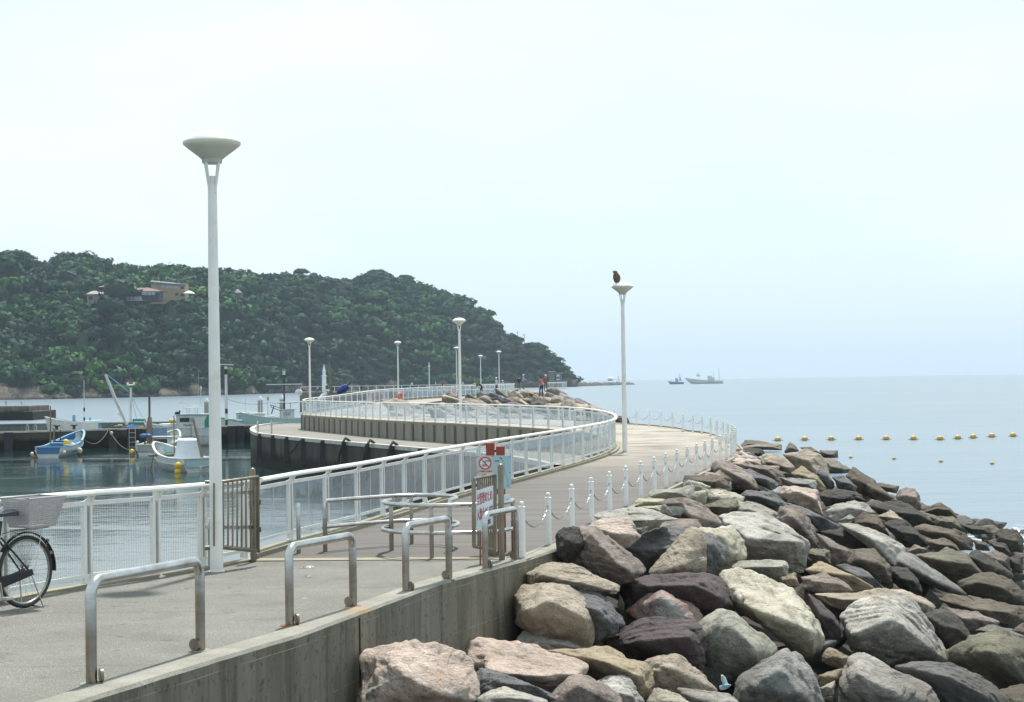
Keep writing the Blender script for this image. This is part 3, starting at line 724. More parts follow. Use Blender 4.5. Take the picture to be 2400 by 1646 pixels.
def frame(o, xr, up_):                                      # text plane matrix
    x = xr.normalized(); y = (up_-x*up_.dot(x)).normalized(); z = x.cross(y)
    return Matrix(((x.x, y.x, z.x, o.x), (x.y, y.y, z.y, o.y), (x.z, y.z, z.z, o.z), (0, 0, 0, 1)))
ux = (sTR-sTL); Wd_ = ux.length; uy = (sTL-sBL)
offn = -nb*.003
def on_notice(s, u, v, size, m_, nm, sx):
    o = sTL+ux*u-uy*v+offn
    xx = ux.lerp(sBR-sBL, v); M = frame(o, xx, Vector((0, 0, 1))); text_mesh(s, size, nm, m_, nbd, M, .0012, sx)
cw = Wd_*.93/6/.17
on_notice('全管理のため', .02, .34, .17, RED, 'lettering', cw)
on_notice('入禁止', .02, .72, .17, RED, 'lettering', cw); on_notice('とします', .02+.47, .70, .15, BLK, 'lettering', cw*.9)
on_notice('管理者', .62, .92, .075, BLK, 'lettering', cw)

# ------------------------------------------------------------------ red notice posts
pp = atY(1160, 1300, 23.2); pp.z = 0; root = empty('notice_stand', pp, 0, 'twin red-brown posts holding the no-bicycles sign and pale blue map board', 'sign')
for (x0, x1, yt) in ((1138.7, 1158.8, 1038), (1162.5, 1183, 1046)):
    a = atY((x0+x1)/2, yt, 23.2)-pp; wd = (x1-x0)/F*23.2; q = MB(); q.box((a.x, a.y, a.z/2), (wd, wd, a.z)); q.build('post', REDP, root, bevel=.006)
q = MB(); a = atY(1160.5, 1057, 23.2)-pp; q.tube([a-Vector((.03, 0, 0)), a+Vector((.03, 0, 0))], .018, 8); q.build('tie_bolt', BLACK, root)
def board(x0, y0, x1, y1, Y, m_, nm, th=.012, par=root, base=pp):
    a = atY(x0, y1, Y)-base; b_ = atY(x1, y1, Y)-base; c = atY(x1, y0, Y)-base; d_ = atY(x0, y0, Y)-base
    return quadslab(par, nm, [a, b_, c, d_], th, m_, Vector((0, 1, 0)))
YB = 23.115
BEIGE = mat('sign_beige', (.56, .50, .47), (.52, .46, .43), rough=.45); BLUE = mat('sign_pale_blue', (.36, .52, .56), (.33, .48, .53), rough=.45)
bd = board(1117.4, 1068, 1157, 1146.5, YB, BEIGE, 'no_bicycle_board'); bl = board(1157.1, 1067.5, 1198, 1146, YB, BLUE, 'map_board')
def ringm(cx, cy, r0, r1, Y, m_, nm, par):
    c = atY(cx, cy, Y)-pp; s_ = Y/F; q = MB(); n = 36; vs = []; 
    for k in range(n):
        for r in (r0, r1): vs.append((c.x+cos(2*pi*k/n)*r*s_, c.y, c.z+sin(2*pi*k/n)*r*s_))
    fs = [(2*k, 2*k+1, (2*k+3) % (2*n), (2*k+2) % (2*n)) for k in range(n)]; q.add(vs, fs); return q.build(nm, m_, par)
Yf = YB-.003
def disc(cx, cy, r, Y, m_, nm, par):
    c = atY(cx, cy, Y)-pp; s_ = Y/F; q = MB(); n = 32; q.add([(c.x+cos(2*pi*k/n)*r*s_, c.y, c.z+sin(2*pi*k/n)*r*s_) for k in range(n)], [tuple(range(n))]); return q.build(nm, m_, par)
disc(1137, 1086, 13.5, Yf, SIGNW, 'sign_face', bd); ringm(1137, 1086, 12, 14.8, Yf-.002, RED, 'prohibition_ring', bd)
def pxline(pts, Y, wpx, m_, nm, par):
    q = MB()
    for a, b_ in zip(pts[:-1], pts[1:]): q.bar(atY(*a, Y)-pp, atY(*b_, Y)-pp, .0015, wpx/F*Y)
    return q.build(nm, m_, par)
def circ(cx, cy, r, n=12): return [(cx+r*cos(2*pi*k/n), cy+r*sin(2*pi*k/n)) for k in range(n+1)]
for pts in (circ(1131.5, 1092, 2.2), circ(1138, 1091.5, 2.2), [(1131.5, 1092), (1134, 1088.5), (1138, 1091.5)], [(1134, 1088.5), (1133.3, 1087.5)], [(1137, 1087.5), (1138, 1091.5)], circ(1138, 1082, 2.0), circ(1145, 1081, 2.0), [(1138, 1082), (1141.5, 1078.5), (1145, 1081)], [(1140, 1079), (1143, 1079)]):
    pxline(pts, Yf-.003, .8, BLK, 'bicycle_symbol', bd)
pxline([(1127, 1076), (1147.5, 1096.5)], Yf-.005, 2.2, RED, 'slash', bd)
text_mesh('二輪車乗り入れ禁止', 3.6/F*YB, 'lettering', BLK, bd, frame(atY(1121, 1106.5, Yf)-pp, Vector((1, 0, 0)), Vector((0, 0, 1))), .0004)
ringm(1137, 1125.5, 11, 14, Yf-.002, RED, 'prohibition_ring', bd)
pxline([(1173, 1072), (1177, 1077), (1180.5, 1083), (1181.5, 1090), (1182.5, 1105), (1184, 1113), (1188, 1121), (1191, 1130), (1191.5, 1137)], Yf, 1.3, GREY, 'map_line', bl)
pxline([(1172, 1072), (1177, 1076)], Yf-.001, 1.8, BLK, 'map_line', bl)
disc(1190, 1138.5, 2.2, Yf-.002, mat('sign_pink', (.6, .25, .32)), 'map_mark', bl)
text_mesh('案内図', 3.2/F*YB, 'lettering', BLK, bl, frame(atY(1160, 1082, Yf)-pp, Vector((1, 0, 0)), Vector((0, 0, 1))), .0003)
bn = board(1164.4, 1159, 1196.4, 1195.5, YB+.01, SIGNW, 'small_notice')
text_mesh('は', 5/F*YB, 'lettering', BLK, bn, frame(atY(1187, 1174, YB+.006)-pp, Vector((1, 0, 0)), Vector((0, 0, 1))), .0004)
for bx, by in ((1119, 1070.5), (1119, 1107.5), (1155, 1070), (1195, 1069.5), (1195, 1108)): disc(bx, by, 1.1, Yf-.003, BLK, 'bolt', bd if bx < 1157 else bl)

# ------------------------------------------------------------------ bollards and chains
ORD = ['first', 'second', 'third', 'fourth', 'fifth', 'sixth', 'seventh', 'eighth', 'ninth', 'tenth', 'eleventh', 'twelfth', 'thirteenth', 'fourteenth', 'fifteenth', 'sixteenth', 'seventeenth', 'eighteenth', 'nineteenth', 'twentieth']
ORD += ['twenty-'+x for x in ORD[:9]]+['thirtieth']+['thirty-'+x for x in ORD[:9]]+['fortieth']+['forty-'+x for x in ORD[:9]]
proto = empty('bollard', BP[0], 0, 'x', 'bollard', 'chain bollards along the seaward deck edge')
q = MB(); q.lathe([(.047, 0), (.046, .70)], (0, 0, 0), 16); q.build('post', BOLW, proto, smooth=True)
q = MB(); q.lathe([(.05, .70), (.052, .715), (.03, .73), (.018, .735)], (0, 0, 0), 16); q.build('cap', BOLW, proto, smooth=True)
q = MB(); q.ball((0, 0, .765), .033, seg=14, rings=8); q.build('ball_finial', BOLW, proto, smooth=True)
bollards = []
for i, p in enumerate(BP):
    o = proto if i == 0 else copy_tree(proto)
    o.location = p; o['label'] = 'white ball-topped bollard, %s along the chain counted from the notice gate' % ORD[i] if i else 'white ball-topped bollard beside the farthest hoop, first of the chain line'
    bollards.append(p)
CH = mat('galvanised_chain', (.45, .45, .44), (.3, .3, .28), rough=.35, metal=.8)
def chain(a, b_, z, sag, n):
    q = MB(); pts = []
    for k in range(n+1):
        t_ = k/n; p = a.lerp(b_, t_); pts.append(Vector((p.x, p.y, p.z+z-sag*(1-(2*t_-1)**2))))
    for k in range(n):
        m_ = (pts[k]+pts[k+1])/2; d_ = (pts[k+1]-pts[k]); L = d_.length; d_.normalize()
        u = d_.cross(Vector((0, 0, 1))).normalized(); v = d_.cross(u)
        w_ = u if k % 2 else v; ring = []
        for j in range(8):
            th = 2*pi*j/8; ring.append(m_+d_*(cos(th)*L*.72)+w_*(sin(th)*.014))
        q.tube(ring, .0045, 4, closed=True)
    return q
for i in range(len(BP)-1):
    a, b_ = BP[i], BP[i+1]; L = (b_-a).length
    n = 26 if i < 14 else 14
    q = chain(a-a, b_-a, .60 if i else .62, .27*min(1.15, L/1.8), n)
    o = q.build('chain', CH, None, loc=a); tag(o, 'sagging chain between the %s and %s bollards from the notice gate' % (ORD[i], ORD[i+1]), 'chain', 'chains between the white bollards')

# ------------------------------------------------------------------ lamps
LAMPM = mat('lamp_bowl_metal', (.88, .88, .85), (.76, .76, .70), rough=.3, scale=3)
_t = LAMPM.node_tree; _b = _t.nodes['Principled BSDF']; _tr = N(_t, 'ShaderNodeBsdfTranslucent'); _tr.inputs[0].default_value = (.88, .88, .82, 1); _mx = N(_t, 'ShaderNodeMixShader'); _mx.inputs[0].default_value = .65
_o = [n for n in _t.nodes if n.type == 'OUTPUT_MATERIAL'][0]; _t.links.new(_b.outputs[0], _mx.inputs[1]); _t.links.new(_tr.outputs[0], _mx.inputs[2]); _t.links.new(_mx.outputs[0], _o.inputs['Surface'])
def lamp(px_, pyb, base, label, height=5.5, parts=True, proto_=[None]):
    if proto_[0] is None:
        r = empty('street_lamp', base, 0, label, 'lamp', 'bowl-topped lamps along the promenade')
        q = MB(); q.lathe([(.083, 0), (.080, 1.0), (.072, 2.6), (.058, 4.87), (.055, 4.92)], (0, 0, 0), 24); q.build('pole', WHITE, r, smooth=True)
        s = MB()
        for k in range(4):
            a_ = pi/4+k*pi/2+.25; s.bar((cos(a_)*.05, sin(a_)*.05, 4.86), (cos(a_)*.12, sin(a_)*.12, 5.22), .035, .015, up=(cos(a_), sin(a_), 0))
        s.build('strut', WHITE, r)
        s = MB(); s.lathe([(.045, 4.9), (.045, 5.02)], (0, 0, 0), 12); s.build('neck', WHITE, r)
        s = MB(); s.lathe([(.115, 5.18), (.125, 5.19), (.13, 5.235), (.145, 5.245)], (0, 0, 0), 28); s.build('collar', LAMPM, r, smooth=True)
        s = MB(); s.lathe([(.135, 5.24), (.18, 5.275), (.27, 5.345), (.345, 5.405), (.362, 5.42), (.366, 5.45), (.35, 5.458)], (0, 0, 0), 36, capb=True, capt=True); s.build('bowl', LAMPM, r, smooth=True)
        s = MB(); s.lathe([(.35, 5.459), (.32, 5.505), (.22, 5.56), (.10, 5.59), (.02, 5.595)], (0, 0, 0), 32); s.build('dome', mat('lamp_dome', (.85, .87, .86), rough=.35), r, smooth=True)
        s = MB(); s.lathe([(.10, 0), (.10, .012)], (0, 0, 0), 20); s.build('base_plate', WHITE, r)
        proto_[0] = r
    else:
        r = copy_tree(proto_[0]); r['label'] = label
    r.location = base; r.scale = (1, 1, height/5.5) if abs(height-5.5) < .01 else (height/5.5,)*3
    return r
L1 = gnd(508, 1340); lamp(0, 0, L1, 'tallest white bowl lamp, in the left foreground at the folded gate', 5.74)
L2 = atz(1465, 1058); lamp(0, 0, L2, 'white bowl lamp on the bend with the kite perched on it', 5.78)
for (x, Y, zt, lb) in ((1076, 87.5, 749.5, 'white bowl lamp rising in front of the hill, third nearest'), (725, 112, 795, 'white bowl lamp left, beside the little white lighthouse'), (932, 152, 802, 'white bowl lamp between the lighthouse and the third lamp'), (1069.5, 224, 815, 'thin lamp half hidden behind the third lamp pole'), (1126, 246, 834, 'small far bowl lamp above the angler in black'), (1169, 219, 824, 'small far bowl lamp above the angler with white cap')):
    top = atY(x, zt, Y); z0 = zd(Y); lamp(0, 0, Vector((top.x, Y, z0)), lb, top.z-z0)
# conduit on the near lamp
q = MB(); q.tube([(0, 0, 0), (0, 0, .55), (.03, 0, .68), (.03, 0, 1.5)], .014, 8); tag(q.build('conduit', GREY, None, smooth=True, loc=gnd(490, 1336)), 'thin grey conduit pipe up the left of the nearest lamp post', 'pipe')

# ------------------------------------------------------------------ kite on the lamp
KB = mat('kite_plumage', (.20, .12, .07), (.07, .045, .03), rough=.8, scale=22, detail=3); KL = mat('kite_pale_plumage', (.34, .27, .22), (.16, .11, .08), rough=.8, scale=30)
bx = atY(1446, 667, L2.y); root = empty('kite', bx, 0, 'brown kite perched on the rim of the lamp at the bend', 'bird')
q = MB()
prof = [(0.012, .0), (.05, .03), (.085, .10), (.10, .18), (.095, .26), (.075, .33), (.05, .38), (.047, .40), (.045, .42), (.03, .445), (.004, .455)]
lean = lambda z: -.05*max(0, (z-.2)/.25)**1.3
vs = []; fs = []; sg = 18
for r_, z in prof:
    for k in range(sg): vs.append((r_*1.32*cos(2*pi*k/sg)+lean(z)-.0+.03*(1-z/.45)*0, r_*1.15*sin(2*pi*k/sg), z+.03))
for i in range(len(prof)-1):
    for k in range(sg): k2 = (k+1) % sg; fs.append((i*sg+k, i*sg+k2, (i+1)*sg+k2, (i+1)*sg+k))
q.add(vs, fs); q.build('body', KB, root, smooth=True)
q = MB(); q.ball((-.085, -.01, .44), .05, (1.15, .95, .95), 14, 10); q.build('head', KL, root, smooth=True)
q = MB(); q.lathe([(.014, 0), (.011, .018), (.003, .034)], (0, 0, 0), 8); o = q.build('beak', BLACK, root, smooth=True); o.location = (-.125, -.012, .445); o.rotation_euler = (0, -2.1, 0)
for s_ in (-1, 1):
    q = MB(); q.ball((.015, s_*.09, .19), .10, (.75, .28, 1.75), 14, 10); q.build('wing', KB, root, smooth=True)
    q = MB(); q.tube([(-.0, s_*.03, .05), (.0, s_*.03, -.005)], [.022, .008], 8); q.build('leg', KL, root)
q = MB(); q.ball((-.055, -.07, .23), .05, (.7, .6, 1.5), 12, 8); q.build('breast_patch', KL, root, smooth=True)
q = MB(); q.box((.035, .02, .0), (.05, .09, .16), ry=.25, taper=.7); q.build('tail', KB, root, bevel=.01)

# ------------------------------------------------------------------ bicycle
ct = gnd(60, 1425); fw = Vector((-.48, -.87)).normalized(); root = empty('bicycle', ct, atan2(fw.y, fw.x), 'black bicycle with big grey wicker rear basket, cut by the left edge', 'bicycle')
Rw = .385
def torus(mb, c, R, r, seg=48, s2=10): mb.tube([(c[0]+R*cos(2*pi*k/seg), c[1], c[2]+R*sin(2*pi*k/seg)) for k in range(seg)], r, s2, closed=True)
def wheel(x):
    wr = MB(); torus(wr, (x, 0, Rw), Rw-.022, .022); wo_ = wr.build('wheel', BLACK, root, smooth=True)
    q = MB(); torus(q, (x, 0, Rw), Rw-.046, .013, 48, 8); q.build('rim', mat('alloy_rim', (.42, .40, .35), (.25, .22, .17), rough=.3, metal=.8), wo_, smooth=True)
    q = MB()
    for k in range(36):
        a = 2*pi*k/36; s_ = 1 if k % 2 else -1; a2 = a+(.9 if (k//2) % 2 else -.9)
        q.tube([(x+.025*cos(a2), s_*.03, Rw+.025*sin(a2)), (x+(Rw-.05)*cos(a), 0, Rw+(Rw-.05)*sin(a))], .0013, 4)
    q.build('spokes', STEEL2, wo_)
    q = MB(); q.tube([(x, -.06, Rw), (x, .06, Rw)], .022, 12); q.tube([(x, -.035, Rw), (x, -.03, Rw)], .04, 14); q.build('hub', RUST, wo_, smooth=True)
    return wo_
wheel(0); wheel(1.16)
q = MB()
for a, b_, r in (((.0, .07, Rw), (.47, .03, .32), .011), ((.0, -.07, Rw), (.47, -.03, .32), .011), ((0, .07, Rw), (.36, .03, .78), .010), ((0, -.07, Rw), (.36, -.03, .78), .010), ((.47, 0, .32), (.33, 0, .95), .017), ((.47, 0, .32), (.98, 0, .72), .02), ((.42, 0, .55), (.96, 0, .82), .017), ((.99, 0, .66), (.93, 0, 1.02), .02), ((.99, .0, .66), (1.05, 0, .52), .015), ((1.05, .05, .55), (1.16, .05, Rw), .012), ((1.05, -.05, .55), (1.16, -.05, Rw), .012), ((1.05, -.05, .55), (1.05, .05, .55), .02)):
    q.tube([a, b_], r, 10)
q.build('frame', BLACKP, root, smooth=True)
q = MB(); q.add([(-.03, .085, Rw-.03), (-.01, .085, Rw+.035), (.50, .085, .32+.06), (.58, .085, .34), (.52, .085, .24), (.0, .085, Rw-.04), (-.03, .1, Rw-.03), (-.01, .1, Rw+.035), (.50, .1, .32+.06), (.58, .1, .34), (.52, .1, .24), (.0, .1, Rw-.04)], [(0, 1, 2, 3, 4, 5), (11, 10, 9, 8, 7, 6)]+[(i, (i+1) % 6, (i+1) % 6+6, i+6) for i in range(6)]); q.build('chain_case', BLACKP, root, bevel=.008)
q = MB(); q.tube([(.47, .13, .32), (.44, .13, .17)], .011, 8); q.tube([(.47, -.11, .32), (.50, -.11, .47)], .011, 8); q.tube([(.47, -.11, .32), (.47, .13, .32)], .012, 8); cr_ = q.build('crank', STEEL2, root, smooth=True)
q = MB(); q.box((.44, .19, .165), (.09, .10, .028)); q.build('pedal', mat('pedal_grey', (.45, .44, .42)), cr_, bevel=.006)
q = MB(); q.box((.50, -.16, .475), (.09, .10, .028)); q.build('pedal', MATS['pedal_grey'], cr_, bevel=.006)
q = MB(); n = 26; fr_ = []
for k in range(n):
    a = radians(-5+150*k/(n-1)); fr_.append((-cos(a)*(Rw+.03), 0, Rw+sin(a)*(Rw+.03)))
L_ = [Vector(p)+Vector((0, .034, 0)) for p in fr_]; R__ = [Vector(p)+Vector((0, -.034, 0)) for p in fr_]
cen = Vector((0, 0, Rw)); M_ = [Vector(p)+(Vector(p)-cen).normalized()*.012 for p in fr_]
q.ribbon(L_, M_); q.ribbon(M_, R__)
q.build('mudguard', BLACKP, root, smooth=True)
q = MB()
prof = [(-.16, .07), (-.13, .105), (-.05, .115), (.02, .07), (.10, .03), (.15, .012)]
vs = []
for x_, w_ in prof:
    for y_, z_ in ((-w_, .0), (-w_*.9, .045), (0, .06), (w_*.9, .045), (w_, 0), (0, -.01)): vs.append((.31+x_, y_, 1.0+z_*(1 if x_ < 0 else .7)))
fs = [(i*6+k, i*6+(k+1) % 6, (i+1)*6+(k+1) % 6, (i+1)*6+k) for i in range(5) for k in range(6)]+[tuple(range(5, -1, -1)), tuple(30+k for k in range(6))]
q.add(vs, fs); q.build('saddle', mat('saddle_black', (.02, .018, .03), rough=.25), root, smooth=True, bevel=.0)
q = MB(); q.tube([(.33, 0, .8), (.31, 0, 1.0)], .013, 10)
for s_ in (-.05, .05): q.tube([(.36, s_, .80), (.1, s_, .83), (-.32, s_, .835)], .006, 6); q.tube([(-.05, s_*1.6, Rw), (-.2, s_, .83)], .005, 6)
q.tube([(-.32, -.05, .835), (-.32, .05, .835)], .006, 6); q.build('carrier', STEEL2, root, smooth=True)
# wicker basket: tapered box woven in strips
WK = mat('grey_wicker', (.48, .46, .46), (.36, .34, .34), rough=.7, scale=40)
def bsk():
    q = MB(); x0, x1 = -.34, .08; rows = 26
    def ring(f):
        e = .055*f; return [(x0-e+.045*(1-f), -.15-e), (x1+e, -.15-e), (x1+e, .15+e), (x0-e+.045*(1-f), .15+e)]
    z0, z1 = .86, 1.165
    for r in range(rows):
        f = (r+.5)/rows; z = z0+(z1-z0)*f+0; rg = ring(f)
        for a, b_ in zip(rg, rg[1:]+rg[:1]):
            A = Vector((*a, z)); B = Vector((*b_, z)); d_ = B-A; n = int(d_.length/.012); nn = Vector((d_.y, -d_.x, 0)).normalized()
            pts = [A+d_*(k/n)+nn*(.0045*(1 if (k+r) % 2 else -1)) for k in range(n+1)]; 
            for p_ in range(0, n, 2): q.bar(pts[p_], pts[min(n, p_+2)], .004, .0105)
    return q
bq = bsk(); bk = bq.build('basket', WK, root)
q = MB(); e = .06; rim = [(-.34-e, -.15-e, 1.17), (.08+e, -.15-e, 1.17), (.08+e, .15+e, 1.17), (-.34-e, .15+e, 1.17)]
q.tube([Vector(p) for p in rim], .010, 8, closed=True); q.build('basket_rim', mat('basket_rim_grey', (.45, .44, .45)), bk, smooth=True)
q = MB(); q.box((-.12, 0, .862), (.40, .29, .012)); q.build('basket_floor', WK, bk)
q = MB(); q.tube([(0, .09, Rw-.02), (-.1, .16, -.0), (-.15, .16, -.0)], .008, 8); q.tube([(0, -.09, Rw-.02), (-.1, -.16, .0), (-.15, -.16, 0)], .008, 8); q.tube([(-.1, .16, .01), (-.1, -.16, .01)], .007, 8); q.build('kickstand', STEEL2, root, smooth=True)
q = MB(); q.ball((-Rw*.86, 0, Rw+Rw*.80), .022, (.6, 1, 1)); q.box((-Rw*.97, 0, Rw+.17), (.05, .035, .03), ry=.4); q.build('reflector', mat('reflector', (.35, .33, .28), rough=.2), root, smooth=True)
q = MB(); q.tube([(.93, 0, 1.02), (.91, 0, 1.12)], .013, 8); q.tube([(.72, .28, 1.14), (.86, .22, 1.15), (.93, .08, 1.11), (.93, -.08, 1.11), (.86, -.22, 1.15), (.72, -.28, 1.14)], .012, 8); q.build('handlebar', STEEL2, root, smooth=True)
q = MB()
for s_ in (-.04, .04):
    for k in range(16):
        a = radians(35+5.5*k); q.tube([(.0, s_, Rw+.03), (-.0-cos(a)*(Rw-.02)*-1, s_, Rw+sin(a)*(Rw-.02))], .0012, 4)
q.build('skirt_guard', BLACK, root)
# ------------------------------------------------------------------ boulders
def vnoise(P, seed=0):                                       # vectorised value noise, P (n,3)
    Pi = np.floor(P).astype(np.int64); f = P-Pi; f = f*f*(3-2*f); out = np.zeros(len(P))
    for dx in (0, 1):
        for dy in (0, 1):
            for dz in (0, 1):
                x = Pi[:, 0]+dx; y = Pi[:, 1]+dy; z = Pi[:, 2]+dz
                h = (x*374761393+y*668265263+z*2147483647+seed*974711) & 0xffffffff
                h = ((h ^ (h >> 13))*1274126177) & 0xffffffff; h = (h ^ (h >> 16)) & 0xffff
                wgt = (f[:, 0] if dx else 1-f[:, 0])*(f[:, 1] if dy else 1-f[:, 1])*(f[:, 2] if dz else 1-f[:, 2])
                out += wgt*(h/65535.0)
    return out*2-1
def fbm(P, oct=4, seed=0):
    o = np.zeros(len(P)); a = 1.0
    for k in range(oct): o += a*vnoise(P*(2.03**k)+k*17.3, seed+k); a *= .5
    return o
_ico = {}
def ico(sub):
    if sub not in _ico:
        bm = bmesh.new(); bmesh.ops.create_icosphere(bm, subdivisions=sub, radius=1.0)
        v = np.array([x.co[:] for x in bm.verts]); f = np.array([[q.index for q in t.verts] for t in bm.faces]); bm.free(); _ico[sub] = (v, f)
    return _ico[sub]
def np_mesh(name, v, f, mats, smooth=True):
    me = bpy.data.meshes.new(name); me.vertices.add(len(v)); me.vertices.foreach_set('co', np.ascontiguousarray(v, dtype=np.float32).ravel())
    k = f.shape[1]; me.loops.add(f.size); me.loops.foreach_set('vertex_index', f.ravel().astype(np.int32)); me.polygons.add(len(f))
    me.polygons.foreach_set('loop_start', np.arange(0, f.size, k, dtype=np.int32)); me.polygons.foreach_set('loop_total', np.full(len(f), k, dtype=np.int32))
    if smooth: me.polygons.foreach_set('use_smooth', np.ones(len(f), dtype=bool))
    for m in (mats if isinstance(mats, (list, tuple)) else [mats]): me.materials.append(m)
    me.update(calc_edges=True); return me
def rock_mesh(name, pts, sub, seed, material, p=36, rough=1.0):
    bm = bmesh.new(); [bm.verts.new(q) for q in pts]
    r = bmesh.ops.convex_hull(bm, input=bm.verts[:]); bmesh.ops.recalc_face_normals(bm, faces=bm.faces)
    bmesh.ops.dissolve_limit(bm, angle_limit=radians(6), verts=bm.verts[:], edges=bm.edges[:])
    bm.faces.ensure_lookup_table(); P = np.array([q[:] for q in pts]); c = (P.min(0)+P.max(0))/2; c = .5*c+.5*P.mean(0)
    pl = []
    for f in bm.faces:
        n = np.array(f.normal[:]); d = float(n @ (np.array(f.calc_center_median()[:])-c))
        if d > 1e-3: pl.append((n, d))
    bm.free()
    n = np.array([a for a, b in pl]); d = np.maximum(np.array([b for a, b in pl]), 0.03)
    half = (P.max(0)-P.min(0))/2; size = float(np.cbrt(half.prod()))*2
    v, f = ico(sub); dr = v*half; dr /= np.linalg.norm(dr, axis=1)[:, None]
    q = np.maximum(dr @ n.T, 0)/d; mx = q.max(1, keepdims=True); rr = 1/(mx[:, 0]*((q/mx)**p).sum(1)**(1/p))
    base = dr*rr[:, None]*1.05
    sc = 1/size
    lo = fbm(base*sc*1.1+seed*7.7, 3, seed); hi = fbm(base*sc*4.2+seed*3.1, 4, seed+9)
    rid = 1-np.abs(fbm(base*sc*2.4+seed*5.3, 3, seed+5)); rid = np.clip(rid-.62, 0, 1)
    # chipped ledges: quantised planes along a random bedding direction
    rs = np.random.RandomState(seed); bd = rs.normal(size=3); bd /= np.linalg.norm(bd)
    h = (base @ bd)*sc*(5+3*rs.rand())+fbm(base*sc*1.5+seed, 2, seed+3)*1.2; led = (h-np.floor(h)); led = np.clip(led*7, 0, 1)*np.clip((1-led)*1.3, 0, 1)
    disp = size*rough*(.065*lo+.032*hi-.085*rid+.02*led)
    base = base+dr*disp[:, None]
    return np_mesh(name, base, f, material), Vector(c)

RCOL = {'pink': ((.55, .44, .375), (.40, .315, .26)), 'tan': ((.43, .365, .285), (.25, .205, .155)), 'grey': ((.29, .28, .262), (.165, .16, .15)), 'lgrey': ((.50, .47, .42), (.27, .252, .222)), 'cream': ((.56, .51, .41), (.38, .34, .26)), 'purple': ((.095, .066, .066), (.055, .042, .042)), 'slate': ((.17, .168, .168), (.09, .09, .092)), 'brown': ((.15, .12, .088), (.082, .064, .046)), 'dark': ((.055, .048, .038), (.028, .025, .021)), 'mauve': ((.31, .25, .215), (.165, .135, .115)), 'olive': ((.20, .18, .125), (.115, .10, .07)), 'ochre': ((.38, .31, .21), (.25, .195, .125)), 'green': ((.36, .345, .29), (.23, .222, .18)), 'red': ((.36, .34, .31), (.28, .10, .07)), 'yellow': ((.50, .45, .33), (.36, .32, .23))}
def rockmat(nm):
    a, b = RCOL[nm]; m = mat('rock_'+nm, a, b, rough=.85, scale=1.3, detail=8, lo=.38, hi=.62)
    t = m.node_tree; bs = t.nodes['Principled BSDF']; mpn = [n for n in t.nodes if n.type == 'MAPPING'][0]
    oi = N(t, 'ShaderNodeObjectInfo'); vm = N(t, 'ShaderNodeVectorMath', operation='SCALE'); vm.inputs['Scale'].default_value = 40; cb = N(t, 'ShaderNodeCombineXYZ')
    t.links.new(oi.outputs['Random'], cb.inputs[0]); t.links.new(oi.outputs['Random'], cb.inputs[1]); t.links.new(cb.outputs[0], vm.inputs[0]); t.links.new(vm.outputs[0], mpn.inputs['Location'])
    src = mpn.outputs[0]
    def nf(scale, lo, hi, amt=1.0, det=6, st=None, dist=0.0):
        s_ = src
        if st:
            mm = N(t, 'ShaderNodeMapping'); mm.inputs['Scale'].default_value = st; mm.inputs['Rotation'].default_value = (.5, .3, .2); t.links.new(src, mm.inputs[0]); s_ = mm.outputs[0]
        n = N(t, 'ShaderNodeTexNoise', i_Scale=scale, i_Detail=float(det), i_Roughness=.65, i_Distortion=dist); t.links.new(s_, n.inputs['Vector'])
        r = N(t, 'ShaderNodeMapRange'); r.inputs[1].default_value = lo; r.inputs[2].default_value = hi; r.inputs[4].default_value = amt; t.links.new(n.outputs['Fac'], r.inputs[0]); return r.outputs[0], n.outputs['Fac']
    s = bs.inputs['Base Color'].links[0].from_socket
    drk = tuple(x*.42 for x in b); lit = tuple(min(.72, x*1.25+.03) for x in a)
    s = layer(t, s, nf(3.2, .52, .70, .75, 8)[0], drk)                       # weathered dark patches
    s = layer(t, s, nf(2.0, .56, .70, .65, 8, st=(1, 1, 3))[0], lit)           # pale scoured bands
    s = layer(t, s, nf(1.6, .60, .72, .55, 6)[0], tuple(x*y for x, y in zip(a, (1.0, .78, .55))))  # iron staining
    s = layer(t, s, nf(22, .56, .64, .5, 3)[0], tuple(x*.5 for x in b))        # pits and grains
    s = layer(t, s, nf(34, .60, .66, .35, 2)[0], lit)
    v = N(t, 'ShaderNodeTexNoise', i_Scale=1.7, i_Detail=3.0, i_Distortion=1.5); t.links.new(src, v.inputs['Vector'])   # hairline cracks
    ab = N(t, 'ShaderNodeMath', operation='SUBTRACT'); ab.inputs[1].default_value = .5; t.links.new(v.outputs['Fac'], ab.inputs[0])
    a2 = N(t, 'ShaderNodeMath', operation='ABSOLUTE'); t.links.new(ab.outputs[0], a2.inputs[0])
    cr_ = N(t, 'ShaderNodeMapRange'); cr_.inputs[1].default_value = .007; cr_.inputs[2].default_value = .0015; cr_.inputs[4].default_value = .3; t.links.new(a2.outputs[0], cr_.inputs[0])
    s = layer(t, s, cr_.outputs[0], drk)
    # tide-darkened, weedy lower slope
    g = N(t, 'ShaderNodeNewGeometry'); sp = N(t, 'ShaderNodeSeparateXYZ'); t.links.new(g.outputs['Position'], sp.inputs[0])
    ng = N(t, 'ShaderNodeTexNoise', i_Scale=.8, i_Detail=4.0); t.links.new(g.outputs['Position'], ng.inputs['Vector'])
    ad = N(t, 'ShaderNodeMath', operation='MULTIPLY_ADD'); ad.inputs[1].default_value = .8; t.links.new(ng.outputs['Fac'], ad.inputs[0]); t.links.new(sp.outputs['Z'], ad.inputs[2])
    rr = N(t, 'ShaderNodeMapRange'); rr.inputs[1].default_value = -.95; rr.inputs[2].default_value = -1.75; rr.inputs[4].default_value = .78; t.links.new(ad.outputs[0], rr.inputs[0])
    s = layer(t, s, rr.outputs[0], (.065, .052, .034))
